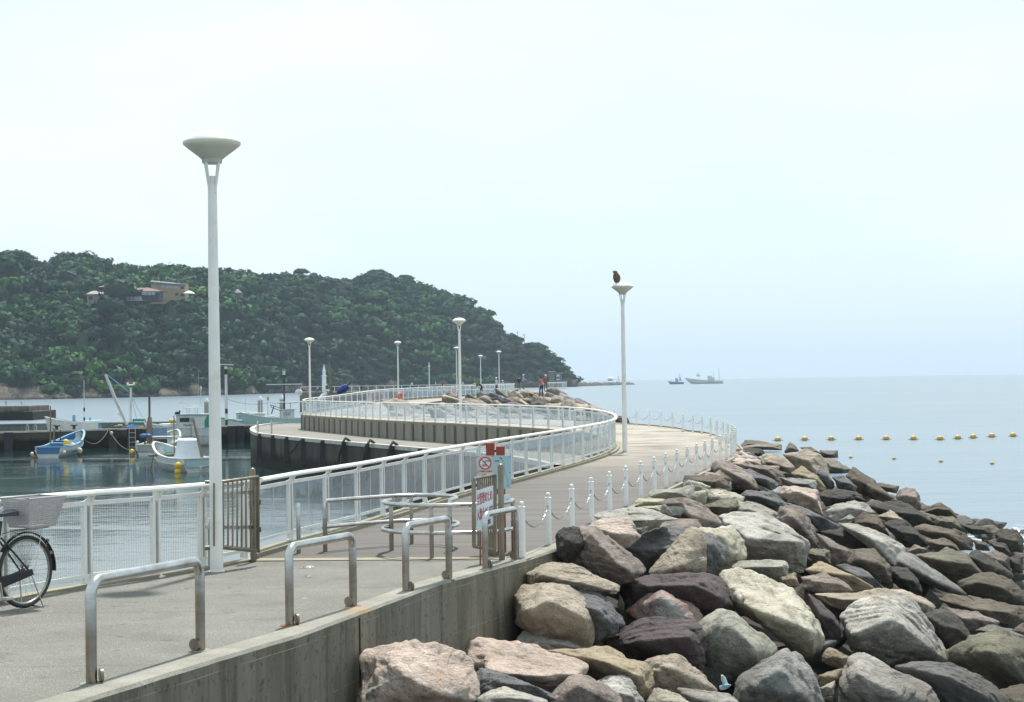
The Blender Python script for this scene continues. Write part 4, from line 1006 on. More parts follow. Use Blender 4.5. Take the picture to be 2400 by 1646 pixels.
    r3 = N(t, 'ShaderNodeMapRange'); r3.inputs[1].default_value = -1.95; r3.inputs[2].default_value = -2.5; r3.inputs[4].default_value = .9; t.links.new(ad.outputs[0], r3.inputs[0])
    s = layer(t, s, r3.outputs[0], (.018, .016, .011))
    t.links.new(s, bs.inputs['Base Color'])
    # relief
    n1 = nf(7, 0, 1, 1, 9)[1]; n2 = nf(28, 0, 1, 1, 5)[1]; n3 = nf(2.8, 0, 1, 1, 7, st=(1, 1, 1.8), dist=1.2)[1]
    m1_ = N(t, 'ShaderNodeMath', operation='MULTIPLY_ADD'); t.links.new(n2, m1_.inputs[0]); m1_.inputs[1].default_value = .28; t.links.new(n1, m1_.inputs[2])
    m2_ = N(t, 'ShaderNodeMath', operation='MULTIPLY_ADD'); t.links.new(n3, m2_.inputs[0]); m2_.inputs[1].default_value = 1.0; t.links.new(m1_.outputs[0], m2_.inputs[2])
    m3_ = N(t, 'ShaderNodeMath', operation='MULTIPLY_ADD'); t.links.new(cr_.outputs[0], m3_.inputs[0]); m3_.inputs[1].default_value = -.2; t.links.new(m2_.outputs[0], m3_.inputs[2])
    bp = N(t, 'ShaderNodeBump'); bp.inputs['Strength'].default_value = .9; bp.inputs['Distance'].default_value = .07; t.links.new(m3_.outputs[0], bp.inputs['Height']); t.links.new(bp.outputs[0], bs.inputs['Normal'])
    rw = N(t, 'ShaderNodeMapRange'); rw.inputs[1].default_value = -1.6; rw.inputs[2].default_value = -2.4; rw.inputs[3].default_value = .85; rw.inputs[4].default_value = .35; t.links.new(ad.outputs[0], rw.inputs[0]); t.links.new(rw.outputs[0], bs.inputs['Roughness'])
    return m
RM_ = {k: rockmat(k) for k in RCOL}
# the rubble slope: a surface the boulders lie on
eY = [p.y for p in W[:-1]]+[p.y for p in edge[2:17]]; eX = [p.x for p in W[:-1]]+[p.x for p in edge[2:17]]
od = np.argsort(eY); eY = np.array(eY)[od]; eX = np.array(eX)[od]
def Xe(Y):
    if Y > eY[-1]: return float(np.interp(Y, [eY[-1], 62, 72, 82, 100], [eX[-1], 7.9, 7.2, 6.0, 3]))
    return float(np.interp(Y, eY, eX))
def pile(X, Y):
    z0 = float(np.interp(Y, [10, 15, 20, 23, 26, 60, 66, 80], [-.5, -.75, -1.0, -.7, -.18, -.15, -.8, -2.0]))
    return z0-.26*max(0, X-Xe(Y)-.3)
def onpile(x, y):
    d = ray(x, y)
    for k in range(1600):
        Y = 9+k*.06; t = Y/d.y; X = d.x*t; z = H+d.z*t
        if z <= pile(X, Y) or z < WATER+.1: return Vector((X, Y, z))
    return atz(x, y, -2.5)
VW = {'A': (1300, 900, 3.32), 'B': (1200, 1150, 3.213), 'C': (1750, 1000, 2.468), 'D': (800, 1440, 4.469)}
def R(view, colr, label, out, ridge=(), depth=1.0, dY=0.0):
    x0, y0, s = VW[view]; O = [(x0+x/s, y0+y/s) for x, y in out]; G = [(x0+g[0]/s, y0+g[1]/s, (g[2] if len(g) > 2 else -.5)) for g in ridge]
    xs = [o[0] for o in O]; ys = [o[1] for o in O]; wd = max(xs)-min(xs); hh = max(ys)-min(ys); cx = (max(xs)+min(xs))/2; cy = (max(ys)+min(ys))/2
    base = onpile(cx, min(ys)+hh*.62); Yc = base.y+dY; S = sqrt(wd*hh)/F*Yc*depth
    xl = min(xs); Y00 = Yc
    while Yc > Y00*.68 and (xl-1200)/F*(Yc+S*.45) < Xe(Yc+S*.45)+.04: Yc -= .1; S = sqrt(wd*hh)/F*Yc*depth
    pts = []
    for x, y in O:
        v = (y-min(ys))/hh; pts.append(atY(x, y, Yc+S*(.42-.62*v)))
    if not G: G = [(cx-wd*.12, min(ys)+hh*.42, -.42), (cx+wd*.22, min(ys)+hh*.5, -.40)]
    for x, y, o in G: pts.append(atY(x, y, Yc+S*o))
    for x, y in O:
        v = (y-min(ys))/hh; X = cx+(x-cx)*.62; Y_ = cy+(y-cy)*.5
        pts.append(atY(X, Y_, Yc+S*.85))
    seed = int(cx*3+cy*7) % 9973; rgn = max(wd, hh)
    me, c = rock_mesh('boulder', pts, 6 if rgn > 190 else 5 if rgn > 60 else 4, seed, RM_[colr])
    o = bpy.data.objects.new('boulder', me); col.objects.link(o); o.location = c
    tag(o, label, 'boulder', 'boulders of the near revetment'); return o
ROCKS = [
('D','pink','broad pinkish flat-topped boulder against the sea wall, bottom centre',[(190,480),(250,370),(480,290),(740,285),(930,375),(1240,430),(1380,540),(1400,680),(1440,800),(1430,921),(900,950),(300,950),(200,620)],[(640,600,-.3),(1000,800,-.45)]),
('D','green','grey-green rough boulder cut by the bottom edge, in front of the broad pink one',[(290,550),(420,545),(560,600),(760,720),(960,860),(1010,960),(900,1100),(140,1100),(150,900),(230,680)],[(500,700,-.4),(290,820,-.4)]),
('D','pink','pale pink slab with a deep black shadow beneath, bottom centre',[(1345,490),(1400,330),(1490,275),(1830,300),(2100,400),(2420,450),(2560,530),(2540,700),(2400,850),(1900,800),(1500,660)],[(1600,600,-.6),(2050,650,-.65),(2450,620,-.5)]),
('D','slate','dark grey slab sloping right under the pale pink slab',[(1390,640),(1480,575),(1640,590),(1900,720),(2200,820),(2240,900),(1800,930),(1440,830)]),
('D','lgrey','light grey rough boulder at the bottom edge under the dark grey slab',[(1430,870),(1560,790),(1700,765),(1900,830),(2130,900),(2150,1000),(1440,1020)]),
('B','lgrey','pale boulder flushed pink lying behind the pale pink slab',[(15,1150),(80,1060),(130,1052),(370,1075),(480,1120),(520,1190),(300,1250),(60,1220)]),
('B','tan','large rounded tan boulder with a pale scar beside the wall',[(5,930),(10,790),(110,725),(350,722),(520,800),(605,920),(605,1190),(520,1190),(380,1110),(90,1070),(10,1000)],[(300,830,-.5),(520,960,-.5),(120,900,-.45)]),
('B','slate','dark blue-grey banded boulder tucked behind the large rounded tan one',[(90,740),(250,695),(520,695),(700,780),(800,880),(845,1010),(720,1100),(610,1180),(560,900)],[(640,900,-.5),(740,1000,-.4)]),
('B','tan','low tan wedge tapering right next to the corner of the sea wall',[(128,620),(280,545),(420,560),(620,650),(760,690),(812,720),(805,765),(650,740),(350,700),(140,700)],[(250,640,-.4)]),
('B','mauve','big brown boulder with a pinkish lit slope, behind the tan wedge',[(410,440),(440,320),(530,262),(640,280),(850,440),(960,520),(1025,610),(950,660),(820,715),(640,650),(500,560),(415,520)],[(600,330,-.25),(760,520,-.55),(880,620,-.5)]),
('B','dark','dark rounded boulder half hidden at the deck corner',[(335,330),(380,280),(500,262),(560,420),(420,545),(345,470)]),
('B','pink','pinkish brown rounded boulder under the mauve slabs by the first bollards',[(540,260),(640,210),(880,200),(930,280),(970,350),(860,430),(780,420),(650,290)],[(760,320,-.5),(880,330,-.4)]),
('B','lgrey','flat grey and pink slab level with the deck by the bollards',[(610,190),(680,160),(880,130),(1060,150),(1260,215),(1170,240),(940,280),(700,240)],[(900,225,-.5)]),
('B','mauve','mauve boulder with a long smooth slope falling right',[(1095,150),(1120,90),(1260,30),(1400,100),(1560,210),(1600,260),(1420,285),(1260,225),(1110,170)],[(1300,160,-.3)]),
('B','mauve','ragged purplish slab edge under the long mauve slope',[(920,290),(1250,215),(1400,210),(1420,280),(1200,300),(970,355)]),
('B','slate','large blue-grey boulder with a whitish top, left of the upright tan point',[(860,430),(930,370),(1180,290),(1330,262),(1480,310),(1590,400),(1600,540),(1480,640),(1280,620),(1030,600),(940,510)],[(1000,440,-.4),(1200,430,-.45),(1450,400,-.35)]),
('B','tan','upright tan boulder rising to a point above the dark purple block',[(1030,600),(1160,560),(1280,370),(1340,270),(1400,290),(1450,400),(1475,630),(1250,650),(1040,640)],[(1290,560,-.4)],1.0,-1.0),
('B','cream','cream-topped boulder with a red-brown broken side, right of the upright point',[(1380,290),(1640,255),(1700,290),(1750,390),(1760,500),(1690,530),(1600,640),(1480,640),(1560,420)],[(1600,350,-.4),(1640,480,-.5)]),
('A','lgrey','huge boulder, chalky white top over a nearly black front, middle of the slope',[(1290,1040),(1450,1015),(1620,1040),(1760,1130),(1900,1170),(1985,1215),(1985,1300),(1940,1480),(1800,1450),(1480,1350),(1460,1200)],[(1520,1200,-.75),(1750,1225,-.75),(1930,1225,-.55)]),
('A','green','flat grey-green block lying below the huge white-topped boulder',[(1370,1430),(1420,1375),(1780,1370),(1810,1400),(1800,1490),(1700,1510),(1390,1470)],[(1500,1430,-.5),(1770,1420,-.5)]),
('C','cream','great cream boulder with a smooth sunlit top, centre right',[(-151,869),(-52,831),(130,870),(300,935),(400,1060),(470,1200),(455,1280),(385,1375),(290,1330),(170,1190),(0,1090),(-120,1000)],[(20,1050,-.55),(200,1110,-.65),(360,1180,-.6)]),
('B','purple','big dark purple block with a flat top below the upright tan point',[(810,720),(870,680),(1000,640),(1250,622),(1500,630),(1600,690),(1680,850),(1690,920),(1550,960),(1430,1010),(1200,990),(900,1010),(830,960),(815,860)],[(900,710,-.6),(1400,720,-.65),(1540,800,-.6)]),
('B','red','wedge boulder half red and half grey resting between two dark purple ones',[(848,905),(960,820),(1100,722),(1165,770),(1320,830),(1418,905),(1418,1040),(1300,1015),(1170,970),(960,985)],[(1140,810,-.35),(1210,950,-.4)],1.0,-.4),
('B','purple','rough dark purple boulder below the red and grey wedge',[(640,1190),(720,1110),(860,1040),(970,975),(1250,968),(1370,1010),(1420,1110),(1420,1340),(1250,1290),(1000,1270),(820,1250)],[(950,1140,-.5),(1300,1100,-.5)]),
('B','green','tall grey-green boulder with a lit right slope beside the great cream one',[(1420,1040),(1480,930),(1590,890),(1700,920),(1800,1000),(1928,1080),(2000,1200),(1900,1300),(1750,1330),(1700,1470),(1620,1470),(1500,1380),(1430,1200)],[(1640,1010,-.5),(1780,1150,-.6),(1840,1280,-.5)]),
('B','ochre','cream boulder streaked with golden ochre near the bottom',[(210,1210),(480,1190),(700,1205),(850,1260),(1010,1300),(1060,1400),(1060,1530),(980,1590),(850,1480),(720,1400),(560,1320)],[(700,1290,-.55),(950,1400,-.5)]),
('B','tan','tan peaked boulder right of the ochre-streaked one',[(980,1280),(1170,1235),(1290,1270),(1420,1380),(1545,1500),(1480,1550),(1200,1560),(1070,1520),(1050,1400)],[(1190,1330,-.4)]),
('B','mauve','dark mauve boulder at the bottom edge below the pale pink slab',[(310,1560),(400,1450),(500,1390),(640,1440),(800,1540),(860,1650),(600,1740),(300,1740)],[(500,1470,-.4)]),
('B','lgrey','light grey rounded stone between the mauve boulder and the ochre-streaked one',[(650,1450),(780,1400),(880,1440),(990,1580),(990,1690),(800,1640)]),
('B','cream','small cream boulder cut by the bottom edge under the tan peak',[(1010,1590),(1070,1510),(1130,1500),(1240,1540),(1340,1600),(1330,1700),(1020,1700)]),
('B','lgrey','flat whitish slab at the bottom edge right of the small cream boulder',[(1240,1500),(1270,1485),(1600,1535),(1690,1590),(1700,1700),(1350,1660)],[(1400,1570,-.4)]),
('C','grey','mottled blue-grey boulder with a pointed top at the bottom edge',[(-90,1600),(-50,1440),(80,1370),(210,1280),(270,1300),(340,1390),(410,1480),(445,1600),(440,1700),(-70,1700)],[(190,1400,-.35),(60,1500,-.5),(330,1560,-.45)]),
('C','lgrey','pale peaked boulder with brown stains at the bottom edge',[(480,1610),(520,1450),(600,1320),(650,1283),(740,1320),(900,1430),(1060,1510),(1110,1590),(1050,1700),(480,1700)],[(640,1420,-.4),(820,1520,-.5)]),
('C','lgrey','very large grey boulder with two lit facets, right of centre',[(540,1100),(620,1040),(740,952),(850,960),(960,1030),(1040,1120),(1150,1290),(1190,1360),(1150,1395),(880,1395),(700,1350),(610,1300),(570,1200)],[(630,1200,-.5),(850,1110,-.6),(1060,1290,-.45)]),
('C','olive','broad olive-tan boulder running off the right edge',[(1170,1300),(1330,1210),(1460,1188),(1604,1230),(1720,1300),(1740,1600),(1460,1520),(1300,1430),(1190,1380)],[(1420,1300,-.5)]),
('C','slate','long dark slate boulder in the bottom right corner',[(885,1400),(980,1370),(1180,1380),(1340,1440),(1500,1560),(1520,1680),(1200,1680),(1090,1560),(1050,1500)],[(1150,1440,-.5),(1350,1540,-.5)]),
('C','olive','dark olive boulder filling the far bottom right corner',[(1450,1530),(1600,1500),(1760,1560),(1760,1720),(1480,1720)]),
('C','brown','long brown boulder near the right edge above the olive-tan one',[(1110,1000),(1200,975),(1400,1010),(1604,1040),(1640,1130),(1540,1170),(1440,1140),(1200,1060)]),
('C','dark','dark wedge between the very large grey boulder and the long brown one',[(1030,1090),(1120,1045),(1200,1100),(1270,1190),(1295,1240),(1170,1300),(1100,1200)]),
('C','mauve','smooth grey-brown boulder under the long brown one',[(1130,1040),(1300,1060),(1450,1130),(1400,1200),(1270,1200),(1190,1110)]),
('C','grey','thin grey boulder slanting down above the olive-tan one',[(1330,1180),(1420,1140),(1604,1210),(1604,1260),(1460,1200)]),
('C','brown','lumpy brown boulder at the right edge with pale barnacles',[(1220,900),(1320,860),(1450,858),(1560,920),(1620,990),(1620,1030),(1470,1015),(1300,985),(1240,950)],[(1330,900,-.4),(1460,930,-.5)]),
('C','olive','long dark olive boulder with a flat top, middle of the right slope',[(965,740),(1130,730),(1260,740),(1350,850),(1370,885),(1210,905),(1100,850)],[(1150,780,-.6),(1280,800,-.5)]),
('C','dark','black wedge boulder pointing left beside the long dark olive one',[(1235,750),(1330,710),(1450,790),(1540,850),(1550,885),(1400,880),(1340,810)],[(1330,770,-.3)]),
('C','grey','narrow grey slab leaning down to the right over a black gap',[(875,790),(900,730),(960,735),(1130,850),(1250,940),(1295,985),(1220,980),(1050,900),(970,880),(880,830)],[(1000,850,-.4),(900,790,-.4)],1.2),
('C','brown','block-shaped brown boulder standing on end left of the narrow grey slab',[(580,780),(620,705),(740,705),(830,810),(840,940),(800,950),(700,860),(600,830)],[(660,770,-.55),(790,800,-.5)]),
('C','dark','very dark boulder between the brown block and the narrow grey slab',[(830,815),(930,820),(1000,900),(1018,975),(960,970),(850,900)]),
('C','slate','slender slate stone arched over the ochre-green boulder',[(520,805),(580,795),(700,850),(800,940),(740,950),(620,860)]),
('C','ochre','cream and moss-ochre rough boulder right of the huge white-topped one',[(340,830),(420,775),(520,820),(640,870),(740,930),(740,955),(580,955),(400,870)]),
('C','mauve','mauve-red boulder behind the great cream boulder',[(310,870),(450,845),(560,900),(610,950),(450,975),(330,940)]),
('C','purple','dark purple boulder squeezed between the great cream and very large grey boulders',[(350,960),(430,1010),(500,1080),(555,1180),(530,1260),(460,1270),(420,1120)]),
('C','tan','low light-brown slab lying behind the very large grey boulder',[(385,970),(700,955),(900,940),(1050,1000),(1110,1050),(1020,1090),(700,1010),(540,1060),(440,1020)],[(560,1000,-.5),(900,990,-.5)]),
('C','ochre','small golden-brown stone above the great cream boulder',[(220,890),(270,845),(310,925),(240,920)]),
('C','lgrey','pale streaked boulder sloping down under the black hollow one',[(545,575),(640,570),(760,620),(910,700),(900,760),(860,810),(800,760),(750,700),(600,620)],[(700,640,-.3)]),
('C','dark','black boulder with a sharp upper edge in the middle of the slope',[(430,610),(560,595),(660,620),(745,690),(730,710),(600,705),(520,670)],[(650,650,-.4)]),
('C','brown','arch-backed brown boulder above the pale streaked one',[(610,555),(680,500),(760,515),(820,630),(720,625),(630,585)]),
('C','lgrey','rounded light grey boulder left of the arch-backed brown one',[(460,490),(520,445),(620,423),(700,450),(745,500),(640,515),(530,550),(480,530)],[(600,470,-.3)]),
('C','mauve','purple-grey upright boulder right of the huge white-topped one',[(175,530),(200,465),(280,460),(350,520),(400,600),(410,695),(330,660),(210,600)],[(260,520,-.4)]),
('C','slate','long slate boulder sloping right behind the purple-grey upright one',[(230,440),(330,470),(450,530),(540,575),(520,615),(430,615),(340,530)]),
('C','mauve','mauve brown boulder below the black sharp-edged one',[(410,620),(480,650),(600,720),(590,770),(520,800),(430,720)]),
('C','olive','olive stone wedged right of the huge white-topped boulder',[(340,730),(380,700),(480,710),(490,800),(400,795)]),
('C','pink','pinkish split boulder with an upright face on the upper slope',[(180,390),(205,338),(290,360),(400,370),(415,470),(440,520),(340,470),(220,410)],[(300,380,-.25),(390,420,-.4)]),
('A','slate','dark slate boulder above the purple-grey upright one',[(1450,870),(1500,825),(1690,840),(1810,930),(1820,960),(1730,1000),(1560,930)],[(1600,880,-.4),(1730,920,-.4)]),
('A','cream','cream knobbly boulder left of the dark slate one',[(1040,860),(1070,840),(1250,810),(1480,880),(1450,930),(1250,915),(1130,945)],[(1200,870,-.4)]),
('A','olive','ochre-green boulder with mossy cracks under the cream knobbly one',[(1140,950),(1300,900),(1420,900),(1430,960),(1280,1030),(1180,1000)]),
('A','green','pale greenish domed boulder behind the huge white-topped one',[(1280,1030),(1400,930),(1530,905),(1700,980),(1740,1010),(1730,1100),(1560,1050),(1420,1025)],[(1500,970,-.3),(1650,1020,-.4)]),
('A','yellow','small yellow block beside the deck edge',[(620,920),(650,890),(860,895),(840,940),(640,950)]),
('A','yellow','yellow slab lying under the small yellow block',[(600,965),(830,945),(820,985),(640,985)]),
('A','green','greenish rounded stone at the deck edge above the yellow block',[(735,850),(770,825),(1000,810),(1040,850),(1040,885),(900,865),(740,885)]),
('A','pink','low pink stone below the greenish rounded one',[(770,885),(880,840),(1000,870),(850,905)]),
('A','pink','pale pink angular slab pointing left at the deck edge',[(1000,805),(1090,770),(1240,735),(1280,800),(1200,830),(1050,850)],[(1150,790,-.4)]),
('A','brown','dark brown bar-shaped boulder above the pale pink angular slab',[(1000,760),(1020,715),(1250,705),(1350,720),(1360,810),(1280,820),(1240,745),(1010,790)]),
('A','mauve','mauve boulder rising to a hump beside the last near bollards',[(1210,650),(1250,590),(1330,590),(1400,640),(1560,720),(1590,830),(1370,825),(1350,720),(1220,705)],[(1300,650,-.3),(1480,750,-.5)]),
('A','mauve','slanting pinkish grey slab behind the mauve hump',[(1390,620),(1520,635),(1740,640),(1755,770),(1700,710),(1500,665)],[(1650,670,-.3)]),
('A','slate','long grey bar-like boulder leaning right of the mauve hump',[(1360,640),(1500,665),(1700,740),(1740,790),(1700,840),(1600,785),(1480,705)]),
('A','tan','light tan boulder with a straight top edge near the crest',[(1605,620),(1620,560),(1700,540),(1820,575),(1930,640),(1840,700),(1700,650)],[(1680,610,-.4),(1800,650,-.4)]),
('A','tan','large tan boulder on the crest, rightmost of the high ones',[(1790,560),(1960,530),(2060,560),(2120,700),(2180,800),(2110,830),(1990,690),(1890,630)],[(1980,600,-.3),(2050,700,-.35)]),
('A','ochre','ochre boulder spilling down from the large tan crest boulder',[(1840,700),(1920,630),(2050,720),(2120,820),(2060,850),(1940,760)]),
('A','pink','thin pink slab on the crest by the last bollards',[(1370,600),(1420,575),(1600,590),(1600,630),(1400,620)]),
('A','dark','dark rounded boulder on the crest by the last bollards',[(1405,570),(1430,515),(1520,495),(1620,510),(1640,545),(1560,585)]),
('A','pink','flat pink-topped boulder on the crest behind the dark rounded one',[(1470,485),(1600,462),(1760,470),(1775,515),(1620,520),(1450,505)]),
('A','brown','brown flat boulder, farthest left on the crest next to the chain',[(1425,500),(1490,440),(1600,440),(1672,460),(1500,480)]),
('A','green','small grey-green peak on the crest',[(1780,530),(1830,455),(1880,480),(1900,520),(1820,560)]),
('A','brown','brown boulder sloping right on the crest against the sea',[(1900,495),(1990,485),(2110,570),(2040,570)]),
('A','dark','near-black boulder standing clear against the sea on the crest',[(2060,515),(2205,515),(2200,580),(2150,590),(2080,570)]),
('A','grey','grey stones below the light tan straight-edged boulder',[(1755,730),(1900,735),(2040,750),(2040,830),(1830,815)]),
('C','cream','cream boulder with greenish tint on the seaward crest',[(425,180),(520,195),(600,250),(585,305),(480,280)]),
('C','brown','long brown ridge boulder sloping to the sea right of the crest',[(580,290),(625,238),(680,280),(760,350),(860,420),(760,435),(640,375)],[(680,330,-.4)]),
('C','brown','brown stone behind the cube-shaped boulder at the sea',[(740,350),(760,322),(880,345),(870,390),(800,375)]),
('C','mauve','cube-shaped brown boulder outlined against the sea',[(860,400),(890,352),(970,355),(1005,410),(1010,485),(930,480),(870,445)],[(900,400,-.4),(980,410,-.4)]),
('C','slate','blue slate stone between the crest boulders and the dark ones',[(490,290),(560,280),(640,350),(630,380),(530,355)]),
('C','slate','dark striped boulder on the right shoulder of the large tan crest boulder',[(380,250),(430,220),(510,330),(500,365),(440,345)]),
('C','dark','dark olive boulder in the hollow under the blue slate stone',[(430,395),(470,365),(640,375),(690,430),(560,435),(460,455)]),
('C','dark','broad black weedy boulder below the cube-shaped one',[(720,455),(880,430),(1000,500),(1090,560),(960,590),(820,540),(740,485)]),
('C','brown','peaked dark brown boulder outlined against the sea',[(1030,495),(1120,437),(1180,470),(1220,530),(1100,515)]),
('C','olive','flat dark boulder under the peaked one at the water',[(1050,515),(1200,520),(1240,590),(1095,585)]),
('C','dark','dark rounded boulder left of the long ridged one near the sea',[(800,565),(920,550),(1000,620),(1050,690),(920,700),(850,620)]),
('C','brown','long ridged boulder, brown with a lit top, running towards the surf',[(970,590),(1020,570),(1240,600),(1310,660),(1310,720),(1230,715),(1150,645),(1000,615)],[(1150,620,-.4)]),
('C','brown','rounded brown boulder in front of the long ridged one',[(1040,660),(1140,645),(1200,680),(1245,735),(1110,735),(1060,695)]),
('C','mauve','small pinkish brown stone in front of the dark rounded boulder',[(930,725),(970,680),(1090,735),(960,740)]),
('C','dark','wet black ledge reaching into the foam',[(1235,565),(1400,580),(1415,622),(1300,628)]),
('C','dark','black wet boulder just under the foam',[(1380,655),(1500,680),(1535,745),(1450,725)]),
('C','brown','brown stone behind the black wedge boulder',[(1305,650),(1390,670),(1410,720),(1330,715)]),
('C','mauve','reddish brown boulder at the waterline on the right',[(1380,740),(1430,715),(1520,750),(1530,840),(1450,800)]),
('C','dark','dark barnacled block at the right waterline',[(1510,750),(1580,740),(1600,850),(1540,850)]),
('C','dark','weed-covered boulder standing alone in the surf at the right edge',[(1436,620),(1480,592),(1560,600),(1604,660),(1604,735),(1520,720),(1440,660)]),
('C','brown','small reddish boulder cut by the right edge',[(1530,1180),(1604,1140),(1640,1250),(1580,1225)]),
('C','ochre','ochre slab at the bottom of the gap beside the great cream boulder',[(440,1330),(480,1280),(595,1330),(560,1400),(440,1360)]),
('C','ochre','small ochre stone in the deep gap above the pale peaked boulder',[(420,1440),(550,1400),(540,1470),(430,1510)]),
('C','cream','small cream stone tucked left of the pale peaked boulder',[(415,1515),(520,1460),(500,1550),(430,1570)]),
('C','green','small grey stone beside the rounded light grey boulder',[(530,545),(600,505),(630,530),(560,570)]),
('C','tan','tan angular stone right of the arch-backed boulder',[(760,520),(830,480),(940,560),(930,590),(830,560)]),
('A','dark','dark boulder beyond the deck edge seen through the chain',[(690,352),(760,325),(840,322),(862,375),(740,368)],(),1.0,0.0),
('A','lgrey','grey-white stone under the pinkish split boulder',[(1700,835),(1760,800),(1840,880),(1790,930),(1730,900)]),
('A','dark','dark hollow-sided boulder right of the pinkish split one',[(2060,870),(2150,830),(2330,850),(2330,900),(2200,930),(2110,960)]),
('C','olive','flat olive boulder between the rounded brown and the narrow grey slab',[(1090,740),(1160,700),(1260,745),(1180,770)]),
('B','tan','flat tan stone beneath the greenish block and the cream-topped boulder',[(1580,640),(1660,590),(1800,600),(1760,680),(1640,690)]),
]
for r_ in ROCKS: R(*r_)
rng = random.Random(11)
protoR = []
def filler(P, size, colr, flat=.6, seed=0, rz=0, tilt=0):
    rg = np.random.RandomState(seed); pts = rg.normal(size=(16, 3)); pts /= np.linalg.norm(pts, axis=1)[:, None]; pts *= np.array([1.0, .75, flat])*rg.uniform(.8, 1.1, size=(16, 1))
    return rock_mesh('boulder', [Vector(p)*size for p in pts], 4, seed, RM_[colr])
cols_hi = ['brown', 'slate', 'mauve', 'olive', 'brown', 'dark', 'slate', 'tan']; cols_lo = ['brown', 'dark', 'olive', 'slate', 'brown', 'mauve']  # upper palette kept dark: deep-gap shade put into the stone colours
lib = []
for k in range(22):
    me, c = filler(None, 1.0, 'tan', .62 if k % 2 else .5, seed=300+k); lib.append(me)
STUFF = []
def stuff_rock(P, size, colr, rot):
    src = rng.choice(lib); n_ = len(src.vertices); co = np.empty(n_*3, np.float32); src.vertices.foreach_get('co', co); co = co.reshape(-1, 3)*np.array([size, size*rng.uniform(.8, 1.1), size*rng.uniform(.7, 1.1)])
    from mathutils import Euler
    M = np.array(Euler(rot).to_matrix()); STUFF.append((co @ M.T+np.array(P[:]), colr))
def place_rock(P, size, colr, rot, label, group, flat=None):
    src = rng.choice(lib); me = src.copy(); me.materials.clear(); me.materials.append(RM_[colr])
    o = bpy.data.objects.new('boulder', me); col.objects.link(o); o.location = P; o.scale = (size, size*rng.uniform(.8, 1.1), size*rng.uniform(.7, 1.1)); o.rotation_euler = rot
    return tag(o, label, 'boulder', group)
# boulders wedged underneath and between the big ones
Y = 11.5
while Y < 62:
    st = 1.5 if Y < 40 else 1.9
    X = Xe(Y)+.75
    while X < Xe(Y)+10.5:
        x_ = X+rng.uniform(-.3, .3); y_ = Y+rng.uniform(-.4, .4); z_ = pile(x_, y_)
        s_ = rng.uniform(.62, .95)
        stuff_rock(Vector((x_, y_, z_-.42-s_*.25)), s_, rng.choice(cols_hi if z_ > -1.5 else cols_lo), (rng.uniform(-.5, .5), rng.uniform(-.5, .5), rng.uniform(0, 6.3)))
        X += st
    Y += st*1.05
# ground under the rubble
g_ = MB(); Ys = [8+1.5*k for k in range(50)]; us = [0, 2, 4, 6, 8, 10, 12]
vs = [(Xe(Y)+u-.1, Y, max(-3.6, pile(Xe(Y)+u, Y)-.95)) for Y in Ys for u in us]
g_.add(vs, [(i*7+j, i*7+j+1, (i+1)*7+j+1, (i+1)*7+j) for i in range(len(Ys)-1) for j in range(6)])
tag(g_.build('rubble_bed', mat('rubble_dark', (.05, .045, .038), (.03, .027, .022), rough=1, bump=.5, bscale=4)), kind='structure')  # bed coloured dark for the shade between the boulders
# foot of boulders into the sea along the toe, beyond the drawn ones
for k in range(26):
    Y = 30+k*1.25; x_ = Xe(Y)+8.6+rng.uniform(-.6, 1.3)
    if Y > 54: x_ -= (Y-54)*.5
    place_rock(Vector((x_, Y, WATER+rng.uniform(-.25, .1))), rng.uniform(.45, .8), 'dark', (rng.uniform(-.4, .4), rng.uniform(-.4, .4), rng.uniform(0, 6.3)), 'wet dark boulder awash at the foot of the near slope', 'boulders awash at the toe')
# boulders packed along the seaward kerb
for k in range(34):
    f = k/33; Yk = 27.6+f*26; xk = float(np.interp(Yk, eY, eX))+.22+rng.uniform(-.05, .12)
    sk = rng.uniform(.42, .62); place_rock(Vector((xk+.1, Yk, -.22+rng.uniform(-.06, .08))), sk, rng.choice(['tan', 'pink', 'green', 'yellow', 'mauve', 'lgrey', 'brown']), (rng.uniform(-.3, .3), rng.uniform(-.2, .4), rng.uniform(0, 6)), 'mid-sized boulder packed against the seaward kerb below the chain bollards', 'boulders packed along the kerb')
# litter
p = onpile(1698, 1610); 
q = MB(); q.lathe([(.03, 0), (.033, .03), (.033, .14), (.012, .19), (.012, .21)], (0, 0, 0), 12); o = q.build('bottle', mat('bottle_blue', (.35, .5, .6), rough=.15), smooth=True); o.location = atY(1690, 1612, p.y-.9); o.rotation_euler = (1.2, .5, .3); tag(o, 'empty blue-tinted plastic bottle stuck between boulders at the bottom', 'bottle')
q = MB(); q.lathe([(.03, 0), (.033, .03), (.033, .12), (.012, .17)], (0, 0, 0), 12); o = q.build('bottle', mat('bottle_clear', (.5, .62, .6), rough=.1), smooth=True); o.location = atY(1702, 1607, p.y-.9); o.rotation_euler = (.4, -.4, 0); tag(o, 'greenish clear plastic bottle standing beside the blue-tinted one', 'bottle')

